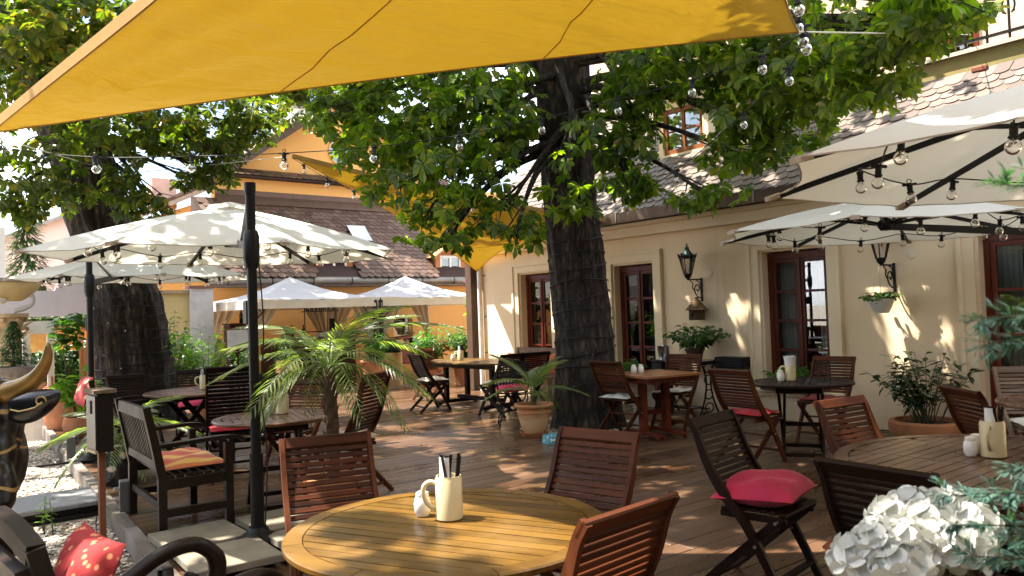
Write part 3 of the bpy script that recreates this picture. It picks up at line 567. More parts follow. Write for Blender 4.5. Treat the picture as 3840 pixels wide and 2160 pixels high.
def over_sail(Q):
    h = Q.z - 3.1; x, y = Q.x - h * SUN.x / SUN.z, Q.y - h * SUN.y / SUN.z; t = [(.3, 6.9), (4.2, 3.1), (1.2, -1.8)]; s_ = [(t[(i + 1) % 3][0] - t[i][0]) * (y - t[i][1]) - (t[(i + 1) % 3][1] - t[i][1]) * (x - t[i][0]) for i in range(3)]
    return all(v < .3 for v in s_)
def palmate(seed, nleaf=7, L=.155, W=.037, simple=False):
    r = random.Random(seed); m = MB()
    for k in range(nleaf):
        a = (k - (nleaf - 1) / 2) * (5.0 / nleaf) + r.uniform(-.1, .1); l = L * (1 - .10 * abs(k - (nleaf - 1) / 2) + r.uniform(-.06, .06)); w_ = W * l / L * r.uniform(.9, 1.15); dr = r.uniform(.10, .55)
        ca, sa = math.cos(a), math.sin(a)
        def pt(t, s, dz=0):
            x = l * t; z = -dr * l * t * t + dz; return (x * ca - s * sa, x * sa + s * ca, z)
        if simple: m.add([pt(.05, 0), pt(.62, -w_), pt(1, 0), pt(.62, w_)], [(0, 1, 2, 3)])
        else: m.add([pt(.04, 0), pt(.42, -w_ * .6, .006), pt(.74, -w_, .008), pt(1, 0), pt(.74, w_, .008), pt(.42, w_ * .6, .006), pt(.42, 0, -.006), pt(.74, 0, -.008)], [(0, 1, 6), (1, 2, 7, 6), (2, 3, 7), (0, 6, 5), (6, 7, 4, 5), (7, 3, 4)])
    if not simple: m.tube([(-.11, 0, .03), (0, 0, 0)], .0022, 3, False)
    return m
LEAFV = [palmate(s) for s in (1, 2, 3, 4)]; LSIMPLE = [palmate(s, 6, .23, .075, True) for s in (8, 9)]
MT['leafR'] = leafmat('chestnut_leaf_green', (.034, .062, .010), (.125, .18, .022), (.26, .22, .03), .55, .38, (2.7, 3.2, .45))
MT['leafL'] = leafmat('chestnut_leaf_autumn', (.026, .045, .008), (.105, .135, .022), (.26, .15, .035), .5, .4, (2.5, 2.9, .5))
MT['bark'] = None
def m_bark():
    m, n, p, o = mat('dark_fissured_bark'); a = noise(n, 7, 7, 'Object', (1, 1, .22), .65); b = noise(n, 34, 5, 'Object', (1, 1, .35))
    v_ = n.nodes.new('ShaderNodeTexVoronoi'); v_.feature = 'DISTANCE_TO_EDGE'; v_.inputs['Scale'].default_value = 13; mp_ = n.nodes.new('ShaderNodeMapping'); mp_.inputs['Scale'].default_value = (1, 1, .28); tt = n.nodes.new('ShaderNodeTexCoord'); wz = noise(n, 4, 3); lk(n, mixv(n, .10, tt.outputs['Object'], wz.outputs['Color']), mp_.inputs[0]); lk(n, mp_.outputs[0], v_.inputs['Vector']); ck = math_n(n, 'MULTIPLY', v_.outputs['Distance'], 1.6, True)
    f = math_n(n, 'ADD', math_n(n, 'ADD', math_n(n, 'MULTIPLY', a.outputs[0], .45), math_n(n, 'MULTIPLY', b.outputs[0], .25)), math_n(n, 'MULTIPLY', ck, .32)); r = rampn(n, f, [(.38, (.012, .008, .006)), (.52, (.05, .035, .024)), (.7, (.13, .095, .065))])
    lk(n, r.outputs[0], p.inputs['Base Color']); p.inputs['Roughness'].default_value = .9; bump(n, p, f, .9, .05); return m
MT['bark'] = m_bark()
def leaf_rot(droop):
    a = U(0, 2 * PI); tilt = U(.05, droop); return Matrix.Rotation(a, 3, 'Z') @ Matrix.Rotation(tilt, 3, 'Y') @ Matrix.Rotation(U(-.5, .5), 3, 'X')
def fill(me_list, inst):
    V = []; F = []; off = 0; arr = [(np.array(m.v), m.f) for m in me_list]
    for P, R, s_, k in inst:
        v, f = arr[k]; V.append(v * s_ @ np.array(R.transposed()) + np.array(P)); F += [tuple(i + off for i in q) for q in f]; off += len(v)
    return np.concatenate(V).tolist(), F
def trunk_mesh(axis, rad, n=72, flare=.35):
    """ridged bark along an axis"""
    ax = [Vector(p) for p in axis]; pts = []; rs = []
    for i in range(len(ax) - 1):
        m = max(3, int((ax[i + 1] - ax[i]).length / .09))
        for k in range(m): t = k / m; pts.append(ax[i].lerp(ax[i + 1], t)); rs.append(rad[i] * (1 - t) + rad[i + 1] * t)
    pts.append(ax[-1]); rs.append(rad[-1]); vs = []; ph = [U(0, 6.28) for _ in range(8)]; m = len(pts)
    for i, (p, r_) in enumerate(zip(pts, rs)):
        fl = flare * math.exp(-max(0, p.z) / .28)
        for k in range(n):
            a = 2 * PI * k / n; z = p.z
            rd = 1 + .05 * math.sin(9 * a + 1.2 * math.sin(z * 1.7 + ph[0]) + ph[1]) + .035 * math.sin(17 * a + 1.6 * math.sin(z * 2.6 + ph[2])) + .02 * math.sin(3 * a + z + ph[3]) + .02 * math.sin(27 * a + 2 * math.sin(z * 4 + ph[5])) + nrng.uniform(-.022, .022)
            rd += fl * (.6 + .4 * math.sin(5 * a + ph[4])); vs.append((p.x + r_ * rd * math.cos(a), p.y + r_ * rd * math.sin(a), p.z))
    fs = [(i * n + k, i * n + (k + 1) % n, i * n + n + (k + 1) % n, i * n + n + k) for i in range(m - 1) for k in range(n)]
    return MB().add(vs, fs), pts, rs
def chestnut(label, axis, rad, blobs, lm, crowns, dens, keep=300):
    T = thing('chestnut_tree', label, 'tree', (axis[0][0], axis[0][1], 0)); O = Vector((axis[0][0], axis[0][1], 0))
    tm, pts, rs = trunk_mesh(axis, rad); tm.v = [(x - O.x, y - O.y, z) for x, y, z in tm.v]; obj('trunk', tm, MT['bark'], T, True)
    br = MB(); inst = []; far = []
    for bx, by, bz, rh, rv in blobs:
        c = Vector((bx, by, bz)); best = min(range(len(pts)), key=lambda i: abs(pts[i].z - max(3.6, bz + .5 + rng.random() * .8))); s0 = pts[best] - O
        mid = (s0 + c - O) / 2 + Vector((U(-.3, .3), U(-.3, .3), .35 + U(0, .3))); e = c - O
        path = [s0.lerp(mid, t) * (1 - t) + mid.lerp(e, t) * t for t in [k / 9 for k in range(10)]]
        br.tube(path, [.055 * (1 - k / 10) + .008 for k in range(10)], 6, False)
        for _ in range(5):
            q = e + Vector((U(-1, 1) * rh, U(-1, 1) * rh, U(-1, .6) * rv)); br.tube([path[6 + rng.randrange(3)], (e + q) / 2 + Vector((0, 0, .06)), q], [.012, .008, .004], 4, False)
        nl = int(dens * rh * (rv + .1) * PI * (.5 if bx < 5.5 and bz < 3.2 and by < 8 else 1))
        for _ in range(nl):
            while True:
                d = Vector((U(-1, 1), U(-1, 1), U(-1, 1)))
                if d.length <= 1: break
            P = c + Vector((d.x * rh, d.y * rh, d.z * rv))
            if view_gap(P): continue
            inst.append((P - O, leaf_rot(1.3), U(.78, 1.25), rng.randrange(4)))
    for (cx, cy, cz, rx, ry, rz_, n_, gaps) in crowns:
        for _ in range(n_ // 9):
            a = U(0, 2 * PI); q = math.sqrt(rng.random()); h = U(-1, 1); P = Vector((cx + rx * q * math.cos(a), cy + ry * q * math.sin(a), cz + rz_ * h * math.sqrt(max(0, 1 - q * q * .8))))
            for _k in range(9):
                Q = P + Vector((U(-1, 1), U(-1, 1), U(-.5, .5))) * .55
                if gaps and (over_sail(Q) or in_gap(Q)): continue
                far.append((Q - O, leaf_rot(.8), U(.9, 1.4), rng.randrange(2)))
        for _ in range(9 if 7 < cy < 15 else 0):
            a = U(0, 2 * PI); q = U(.5, .95); e = Vector((cx + rx * q * math.cos(a), cy + ry * q * math.sin(a), cz + U(-.3, .5) * rz_)) - O; s0 = pts[-1 - rng.randrange(12)] - O
            mid = (s0 + e) / 2 + Vector((0, 0, .5)); br.tube([s0.lerp(mid, t) * (1 - t) + mid.lerp(e, t) * t for t in [k / 8 for k in range(9)]], [.14 * (1 - k / 9) + .015 for k in range(9)], 6, False)
    b_ = obj('branches', br, MT['bark'], T, True); b_['kind'] = 'stuff'
    def key(q):
        v = q[0] + O - camo.location; dd = v.length; v.normalize(); rx_ = v.dot(rr) / max(.1, v.dot(fw)); ry_ = v.dot(uu) / max(.1, v.dot(fw))
        return dd if abs(rx_) < .66 and -.1 < ry_ < .36 and v.dot(fw) > 0 else dd + 100
    inst.sort(key=key); meshes = [m.mesh('leaf', lm) for m in LEAFV]
    for P, R, s_, k in inst[:keep]:
        o = bpy.data.objects.new('leaf', meshes[k]); COL.objects.link(o); o.parent = T; mw = (R.to_4x4() @ Matrix.Scale(s_, 4)); mw.translation = P; o.matrix_local = mw
    v, f = fill(LEAFV, inst[keep:]); me = bpy.data.meshes.new('crown'); me.from_pydata(v, [], f); me.update(); me.materials.append(lm); o = bpy.data.objects.new('crown', me); COL.objects.link(o); o.parent = T; o['kind'] = 'stuff'
    v, f = fill(LSIMPLE, far); me = bpy.data.meshes.new('crown_with_shade_clumps'); me.from_pydata(v, [], f); me.update(); me.materials.append(lm); o = bpy.data.objects.new('crown_with_shade_clumps', me); COL.objects.link(o); o.parent = T; o['kind'] = 'stuff'  # overhead leaves, partly added out of view for shade, holed for sun spots
    return T
AXR = [(7.03, 7.39, -.02), (6.99, 7.37, 1.16), (6.92, 7.39, 2.19), (6.85, 7.41, 2.97), (6.81, 7.40, 4.0), (6.77, 7.40, 4.77), (6.74, 7.38, 6.1), (6.7, 7.4, 8.5)]
AXL = [(3.06, 13.70, 0), (2.96, 13.62, 1.0), (2.85, 13.54, 2.0), (2.51, 13.63, 3.15), (2.30, 13.64, 4.02), (1.94, 13.63, 5.03), (1.68, 13.55, 5.9), (1.53, 13.52, 6.45), (1.3, 13.4, 8.6)]
chestnut('horse chestnut growing through the deck beside the cream house', AXR, [.38, .36, .345, .335, .335, .34, .30, .15], RB, MT['leafR'], [(6.3, 8.0, 7.4, 4.2, 3.4, 1.8, 1700, 1), (3.4, 3.4, 7.4, 2.4, 3.4, 1.2, 1100, 1)], 84)  # second crown entry: unseen clump added to shade the near deck
chestnut('old leaning horse chestnut with ribbed trunk behind the left parasols', AXL, [.55, .53, .50, .46, .43, .42, .40, .38, .2], LB, MT['leafL'], [(1.2, 11.8, 7.8, 4.6, 4.4, 2.2, 1500, 1), (.2, 6.0, 7.4, 3.4, 4.0, 1.5, 1500, 1), (6.5, 18.6, 7.6, 4.0, 1.5, .25, 900, 1)], 74)  # last two crown entries: unseen clumps added to shade foreground and pavilions
# fairy light wires wound round the trunks
def wind(label, axis, rad, z0, z1, turns, group):
    T = thing('fairy_light_wire', label, 'wire', (axis[0][0], axis[0][1], 0), 0, group); O = Vector((axis[0][0], axis[0][1], 0)); P = []
    N = int(turns * 30)
    for k in range(N + 1):
        z = z0 + (z1 - z0) * k / N + .03 * math.sin(k * .31)
        for i in range(len(axis) - 1):
            if axis[i][2] <= z <= axis[i + 1][2]: break
        t = (z - axis[i][2]) / (axis[i + 1][2] - axis[i][2]); c = Vector(axis[i]).lerp(Vector(axis[i + 1]), t); r_ = (rad[i] * (1 - t) + rad[i + 1] * t) * 1.085 + .35 * rad[i] * math.exp(-max(0, z) / .28)
        a = 2 * PI * k / 30; P.append((c.x + r_ * math.cos(a) - O.x, c.y + r_ * math.sin(a) - O.y, z))
    obj('wire', MB().tube(P, .008, 4), MT['wire'], T)
    b = MB()
    for k in range(3, N, 7): q = P[k]; b.ball((q[0] * 1.015, q[1] * 1.015, q[2] - .012), .011, 6, 4)
    o = obj('tiny_lamps', b, MT['bulb'], T); o['kind'] = 'stuff'
wind('thin black fairy light wire wound round the near chestnut trunk', AXR, [.38, .36, .345, .335, .335, .34, .30, .15], .5, 3.2, 15, 'fairy light wires on the trunks')
wind('thin black fairy light wire wound round the leaning chestnut trunk', AXL, [.55, .53, .50, .46, .43, .42, .40, .38, .2], .4, 2.4, 11, 'fairy light wires on the trunks')

# ================================================================== SAILS
sailm = fabric('yellow_sail_cloth', (.60, .345, .022), .062, .8, (.92, .56, .03), .9, .7, .22)
seamm = fabric('sail_seam', (.45, .24, .03), .05, .85)
hemm = fabric('sail_hem', (.42, .24, .06), .2, .85)
def sail(label, corners, sag, belly, n=26, group=None, wrk=.02):
    A, B, C_ = [Vector(c) for c in corners]; cen = (A + B + C_) / 3; T = thing('shade_sail', label, 'shade sail', cen, 0, group)
    nrm = (B - A).cross(C_ - A).normalized(); nrm = nrm if nrm.z > 0 else -nrm
    def pos(a, b, c):
        p = A * a + B * b + C_ * c
        for w_, s_, q in ((a * b * 4, sag[0], C_), (b * c * 4, sag[1], A), (c * a * 4, sag[2], B)):
            opp = {0: c, 1: a, 2: b}[(0 if q is C_ else 1 if q is A else 2)]
            p = p + (q - p).normalized() * (w_ * s_ * (1 - opp) ** 2)
        wv = sum(q_ ** 2.2 * (math.sin(k_ * r_ / (r_ + s_ + 1e-6) + q_ * 2) + .5 * math.sin(k_ * 2.3 * r_ / (r_ + s_ + 1e-6))) for q_, r_, s_, k_ in ((a, b, c, 26), (b, c, a, 22), (c, a, b, 24))) * 1.3 + .1 * math.sin(a * 9 + b * 5)
        edge = min(a, b, c); p = p - Vector((0, 0, belly * 27 * a * b * c)) + nrm * (wrk * wv * min(1, edge * 14))
        return p - cen
    idx = {}; vs = []; fs = []
    for i in range(n + 1):
        for j in range(n + 1 - i): idx[i, j] = len(vs); vs.append(pos(i / n, j / n, 1 - (i + j) / n))
    for i in range(n):
        for j in range(n - i):
            fs.append((idx[i, j], idx[i + 1, j], idx[i, j + 1]))
            if j < n - i - 1: fs.append((idx[i + 1, j], idx[i + 1, j + 1], idx[i, j + 1]))
    obj('cloth', MB().add(vs, fs), sailm, T, True)
    h = MB()
    for e in range(3):
        P = []
        for k in range(n + 1):
            t = k / n; bc = [(t, 1 - t, 0), (0, t, 1 - t), (1 - t, 0, t)][e]; P.append(pos(*bc))
        if e == 2: h.sweep(P, .07, .012, nrm)
        h.tube(P, .007, 5)
    obj('hem', h, hemm, T)
    sm = MB()
    for f_ in (.3, .62):
        sm.tube([pos(f_ * (1 - t), (1 - f_) * (1 - t * .6), 1 - f_ * (1 - t) - (1 - f_) * (1 - t * .6)) - nrm * .006 for t in [k / 20 * .9 for k in range(21)]], .004, 4)
    obj('seam', sm, seamm, T)
    return T
sail('large yellow shade sail overhead in the foreground', [(.49, 6.57, 2.91), (4.55, 2.71, 3.26), (.6, -3.0, 3.5)], (.12, 1.0, .6), .10, 48, None, .035)
sail('small yellow shade sail stretched behind the near chestnut', [(4.51, 10.75, 3.89), (8.86, 12.30, 2.33), (8.86, 8.40, 2.86)], (.15, .45, .2), .22, 26)
def rope(label, a, b, grp='sail ropes', r=.006, sagz=.0):
    a, b = Vector(a), Vector(b); P = [a.lerp(b, t) - Vector((0, 0, sagz * 4 * t * (1 - t))) - a for t in [k / 10 for k in range(11)]]
    o = obj('rope', MB().tube(P, r, 5), MT['rope'], None, loc=a); tag(o, label, 'rope', grp)
rope('pale rope from the large sail corner to the balcony railing', (4.55, 2.71, 3.26), (10.42, 3.9, 4.75))
rope('pale rope from the small sail tip to the leaning chestnut', (4.51, 10.75, 3.89), (2.7, 13.5, 3.9))
rope('short rope from the large sail corner to the leaning chestnut trunk', (.49, 6.57, 2.91), (2.35, 13.3, 4.0))

# ================================================================== PARASOLS
def bulb_parts(r=.034):
    s_ = MB().lathe([(.001, .0), (.019, .0), (.021, -.012), (.017, -.02), (.017, -.05), (.022, -.055), (.022, -.062), (.001, -.062)], 10)
    s_.tube([(.013 * math.sin(t), 0, .016 + .013 * math.cos(t)) for t in [2 * PI * k / 10 for k in range(11)]], .003, 5, False)
    s_.bar((-.042, 0, -.006), (.042, 0, -.006), .014, .014)
    g = MB().lathe([(.012, -.058), (.016, -.068)] + [(max(.001, r * math.sin(t)), -.068 - r * .92 + r * math.cos(t)) for t in [PI * (.16 + .84 * k / 9) for k in range(10)]], 14)
    f_ = MB().tube([(-.006, 0, -.062), (-.006, 0, -.098), (.006, 0, -.098), (.006, 0, -.062)], .0016, 4)
    return s_.mesh('socket', MT['black_metal'], False), g.mesh('bulb', MT['bulb'], True), f_.mesh('filament', MT['filament'])
BULB = bulb_parts()
def cat(pts, m=8):
    P = [Vector(p) for p in pts]; Q = [P[0] * 2 - P[1]] + P + [P[-1] * 2 - P[-2]]; out_ = []
    for i in range(1, len(Q) - 2):
        for k in range(m):
            t = k / m; a, b, c, d = Q[i - 1], Q[i], Q[i + 1], Q[i + 2]
            out_.append(.5 * ((2 * b) + (c - a) * t + (2 * a - 5 * b + 4 * c - d) * t * t + (-a + 3 * b - 3 * c + d) * t ** 3))
    return out_ + [P[-1]]
def light_string(label, pts, bulbs, sc=1.0, wire=.0045, group='strings of clear party bulbs', tilt=.12, smooth=True):
    O = Vector(pts[0]); T = thing('light_string', label, 'string lights', O, 0, group)
    obj('wire', MB().tube([p - O for p in (cat(pts) if smooth else [Vector(p) for p in pts])], wire, 5), MT['wire'], T)
    for b in bulbs:
        s_ = bpy.data.objects.new('socket', BULB[0]); COL.objects.link(s_); s_.parent = T; s_.location = Vector(b) - O + Vector((0, 0, .004)); s_.rotation_euler = (U(-tilt, tilt), U(-tilt, tilt), U(0, 6.28)); s_.scale = (sc,) * 3
        for k, nm in ((1, 'bulb'), (2, 'filament')): g = bpy.data.objects.new(nm, BULB[k]); COL.objects.link(g); g.parent = s_
    return T
def parasol(label, c, R, z, rise, pole, ptop, hubz, rot=0, strut=True, base=True, ry=1.0):
    T = thing('cantilever_parasol', label, 'parasol', (pole[0], pole[1], 0), 0, 'off white cantilever parasols'); O = Vector((pole[0], pole[1], 0)); C0 = Vector((c[0], c[1], 0)) - O
    tips = [C0 + Vector((R * math.cos(rot + k * PI / 4), R * ry * math.sin(rot + k * PI / 4), z)) for k in range(8)]; ap = C0 + Vector((0, 0, z + rise)); cv = MB()
    for k in range(8):
        a, b = tips[k], tips[(k + 1) % 8]
        def f(u, v, a=a, b=b):
            e = a.lerp(b, u); e = e + (C0 + Vector((0, 0, z)) - e) * (.06 * 4 * u * (1 - u)); p = ap.lerp(e, v)
            return p + Vector((0, 0, -.03 * math.sin(PI * u) * v * (1 - .3 * v) + .035 * math.sin(PI * v) - (.003 * math.sin(u * 19 + k) * v)))
        cv.grid(f, 8, 8)
    obj('canopy', cv, MT['canvas'], T, True)
    ht = MB()
    for k in range(8): ht.tube([tips[k].lerp(tips[(k + 1) % 8], u) + (C0 + Vector((0, 0, z)) - tips[k].lerp(tips[(k + 1) % 8], u)) * (.06 * 4 * u * (1 - u)) + Vector((0, 0, -.03 * .7 * math.sin(PI * u) - .003 * math.sin(u * 19 + k))) for u in [i / 8 for i in range(9)]], .005, 4)
    obj('hem', ht, fabric('parasol_hem', (.45, .38, .30), .1), T)
    vc = MB()
    vc.grid(lambda u, v: ap + Vector(((.03 + .17 * v) * math.cos(2 * PI * u), (.03 + .17 * v) * math.sin(2 * PI * u), .035 - .055 * v + .018 * math.sin(u * 50) * v)), 48, 3); obj('vent_cap', vc, MT['canvas'], T, True)
    hub = C0 + Vector((0, 0, hubz)); obj('hub', MB().lathe([(.001, -.05), (.05, -.045), (.075, -.01), (.075, .03), (.04, .06), (.001, .06)], 14, hub), MT['black_metal'], T, auto=40)
    obj('mast_tip', MB().tube([hub, ap], .022, 8), MT['black_metal'], T)
    for k in range(8):
        top = ap + Vector((0, 0, -.05)); tp = tips[k] + Vector((0, 0, -.012)); rb_ = obj('rib', MB().bar(top, top.lerp(tp, .97), .02, .032), MT['black_metal'], T)
        obj('strut', MB().bar(hub, top.lerp(tp, .38), .016, .024), MT['black_metal'], rb_)
        obj('tip_pocket', MB().bar(top.lerp(tp, .955), tp + (tp - top) * .004, .06, .03), fabric('pocket', (.42, .34, .27), 0), rb_)
    pr = .034; br_z = hubz - .22
    obj('pole', MB().tube([(0, 0, .55), (0, 0, ptop)], pr, 14), MT['black_metal'], T, auto=40); obj('pole_sleeve', MB().tube([(0, 0, .08), (0, 0, .62)], pr + .012, 14), MT['black_metal'], T, auto=40); obj('pole_cap', MB().tube([(0, 0, ptop - .06), (0, 0, ptop + .012)], pr + .006, 14), MT['black_metal'], T, auto=40)
    obj('slider', MB().tube([(0, 0, br_z - .16), (0, 0, br_z - .1), (0, 0, br_z + .06), (0, 0, br_z + .1)], [pr + .008, pr + .022, pr + .022, pr + .01], 14), MT['black_metal'], T, auto=40)
    cr = obj('crank_box', MB().box(-.035, .035, .03, .09, br_z - .55, br_z - .38, None, .01), MT['black_metal'], T)
    obj('arm', MB().bar((0, 0, br_z), hub + Vector((0, 0, -.01)), .045, .06), MT['dark_metal'], T)
    if strut: obj('tilt_strut', MB().bar((0, 0, ptop - .04), hub.lerp(Vector((0, 0, br_z)), .62) + Vector((0, 0, .02)), .03, .03), MT['silver'], T)
    if base:
        obj('base_cone', MB().lathe([(.001, .0), (.15, .0), (.155, .03), (.14, .055), (.08, .085), (.06, .12), (.001, .12)], 24, (0, 0, .002)), MT['black_metal'], T, auto=40)
        for s_ in ((1, 0), (0, 1)): obj('base_bar', MB().bar((-.55 * s_[0], -.55 * s_[1], .012 + .004 * s_[0]), (.55 * s_[0], .55 * s_[1], .012 + .004 * s_[0]), .05, .02), MT['black_metal'], T)
    # string of bulbs under the ribs
    pts = []; bl = []
    for k in range(9):
        q = (ap + Vector((0, 0, -.06))).lerp(tips[k % 8], .70) + O + Vector((0, 0, -.02)); pts.append(q)
        if k < 8:
            nx = (ap + Vector((0, 0, -.06))).lerp(tips[(k + 1) % 8], .70) + O; m1 = q.lerp(nx, .5) + Vector((0, 0, -.07)); pts.append(m1); bl.append(m1); bl.append(q + Vector((0, 0, -.015)))
    light_string('bulbs strung under ' + label.replace('off white ', '')[:60], pts, bl, .95)
    return T
parasol('off white parasol with tall black pole beside the wooden armchair', (2.46, 7.36), 1.72, 2.15, .46, (1.92, 5.32), 2.47, 2.27, ry=.77)
parasol('off white parasol behind, in front of the leaning chestnut', (2.58, 11.28), 1.56, 2.14, .36, (1.72, 9.95), 2.42, 2.24, ry=.7)
parasol('off white parasol nearest on the right above the big extending table', (4.654, 1.025), 1.724, 2.176, .46, (5.9, -.5), 2.6, 2.32, rot=.255, ry=1.045)
parasol('off white parasol by the cream wall, in front of the hanging basket', (6.994, 3.391), 1.648, 2.14, .30, (8.25, 1.75), 2.5, 2.19, rot=.367, ry=.874)
sl_ = plain('sand_concrete_slab', (.20, .17, .125), .85, 0, .25, 7, .25)
for i, (dx, dy) in enumerate(((-.30, -.30), (.30, -.30), (-.30, .30), (.30, .30))):
    o = obj('paving_slab', MB().box(-.265, .265, -.265, .265, .024, .075, None, .006), sl_, None, loc=(1.92 + dx, 5.32 + dy, 0), rot=(0, 0, U(-.03, .03))); tag(o, ['front left', 'front right', 'back left', 'back right'][i] + ' sand coloured slab weighing down the parasol foot', 'slab', 'slabs on the parasol foot')
o = obj('paving_slab', MB().box(-.4, .4, -.3, .3, .002, .07, None, .006), sl_, None, loc=(1.95, 10.6, 0), rot=(0, 0, .05)); tag(o, 'sand coloured slab on the deck corner beside the terracotta pots', 'slab')

# ------------------------------------------------------------------ strings of bulbs
S1 = [(.61, 7.87, 3.07), (1.34, 7.43, 2.98), (2.03, 7.01, 2.98), (2.70, 6.61, 3.00), (3.37, 6.20, 3.05), (4.03, 5.81, 3.15), (4.68, 5.41, 3.30), (5.09, 4.83, 3.40), (5.22, 4.09, 3.41), (5.07, 3.32, 3.37), (4.76, 2.80, 3.32)]
light_string('long string of clear bulbs crossing below the large yellow sail', S1, S1[1:-1], 1.12)
S2 = [(4.76, 2.80, 3.29), (5.04, 3.09, 3.21), (5.47, 3.78, 3.09), (5.97, 4.92, 2.85), (6.32, 5.92, 2.73), (6.54, 6.95, 2.76)]
light_string('string of bulbs from the large sail corner to the near chestnut', S2, S2[1:-1], 1.0)
S3 = [(4.51, 10.75, 3.86), (4.60, 10.56, 3.74), (4.78, 10.17, 3.49), (5.03, 9.86, 3.29), (5.29, 9.53, 3.15), (5.57, 9.18, 3.01), (5.82, 8.86, 2.96), (6.04, 8.43, 2.99), (6.38, 7.91, 2.98)]
light_string('string of bulbs along the edge of the small yellow sail', S3, S3[1:-1], 1.0)
HB = [(4.54, 2.71, 3.62), (4.55, 2.71, 3.50), (4.60, 2.73, 3.41), (4.66, 2.74, 3.33), (4.70, 2.75, 3.29)]
light_string('bunch of bulbs hanging at the large sail corner', HB, HB[1:], 1.15)

# ================================================================== PAVILIONS
def pavilion(label, x0, x1, y0, y1, ze, za, group):
    T = thing('pavilion', label, 'pavilion', (x0, y0, 0), 0, group); W_, Dp = x1 - x0, y1 - y0; c = Vector((W_ / 2, Dp / 2, za)); co = [Vector((0, 0, ze + .2)), Vector((W_, 0, ze + .2)), Vector((W_, Dp, ze + .2)), Vector((0, Dp, ze + .2))]
    rf_ = MB()
    for k in range(4):
        a, b = co[k], co[(k + 1) % 4]
        rf_.grid(lambda u, v, a=a, b=b: a.lerp(b, u).lerp(c, v) - Vector((0, 0, .09 * math.sin(PI * v) + .03 * math.sin(PI * u) * (1 - v))), 12, 8)
    obj('roof_cloth', rf_, MT['canvas_w'], T, True)
    for k in range(4):
        a, b = co[k], co[(k + 1) % 4]; n_ = (b - a).cross(Vector((0, 0, 1))).normalized()
        vl = MB().grid(lambda u, v, a=a, b=b, n_=n_: a.lerp(b, u) + n_ * (.015 + .02 * v + .008 * math.sin(u * 31 + v * 3)) - Vector((0, 0, .21 * v + .03 * math.sin(PI * u) * (1 - v) * 1.0)), 40, 3); obj('valance', vl, MT['canvas_gaz'], T, True)
    obj('frame_bar', MB().box(0, W_, -.01, .03, ze + .13, ze + .17).box(0, W_, Dp - .03, Dp + .01, ze + .13, ze + .17).box(-.01, .03, .031, Dp - .031, ze + .132, ze + .168).box(W_ - .03, W_ + .01, .031, Dp - .031, ze + .132, ze + .168), MT['black_metal'], T)
    for i, (px, py) in enumerate(((0, 0), (W_, 0), (W_, Dp), (0, Dp))):
        ps = obj('post', MB().box(px - .035, px + .035, py - .035, py + .035, 0, ze + .13).box(px - .1, px + .1, py - .1, py + .1, .001, .02), MT['black_metal'], T); sx = 1 if px == 0 else -1; sy = 1 if py == 0 else -1
        ar = MB().tube([(px + sx * .42 * math.sin(t), py, ze + .14 - .5 * (1 - math.sin(t)) * 1.0 + 0 * t) for t in [PI / 2 * k / 8 for k in range(9)]], .014, 6)
        ar.tube([(px + sx * .05, py, ze - .05), (px + sx * .36, py, ze + .12)], .008, 5).tube([(px + sx * .03, py, ze + .1), (px + sx * .22, py, ze - .06)], .008, 5); obj('bracket', ar, MT['black_metal'], ps)
        # curtain gathered to the post
        def cf(u, v, px=px, py=py, sx=sx, sy=sy):
            zz = .12 + (ze + .02 - .12) * v; tie = .82; k = (zz - tie) / (ze - tie) if zz > tie else (tie - zz) / tie
            wdt = (.07 + .52 * k ** 1.3) if zz > tie else (.07 + .09 * k); x = px + sx * (-.05 + (wdt + .05) * u); pl_ = .055 * math.sin(u * 22 + zz * .8) * (.35 + k * .75)
            return (x, py + sy * (.09 + .0) + pl_, zz)
        obj('curtain', MB().grid(cf, 44, 16), MT['canvas_cur'], T, True); obj('curtain_tie', MB().box(px - .07 if sx > 0 else px - .13, px + .13 if sx > 0 else px + .07, py + sy * .09 - .085, py + sy * .09 + .085, .79, .86, None, .01), MT['canvas_cur'], T)
    return T
MT['canvas_w'] = fabric('white_pavilion_top', (.44, .44, .465), .2, tcol=(.75, .6, .42), wr=.3, wscale=1.4)
MT['canvas_cur'] = fabric('beige_curtain', (.60, .52, .40), .25, tcol=(.65, .45, .25), wr=.15)
pavilion('cream canvas pavilion over the bar, left of the pair', 5.52, 8.30, 15.42, 18.1, 1.76, 2.47, 'cream canvas pavilions')
pavilion('cream canvas pavilion over the red sideboard, right of the pair', 8.44, 11.3, 15.42, 18.1, 1.76, 2.49, 'cream canvas pavilions')
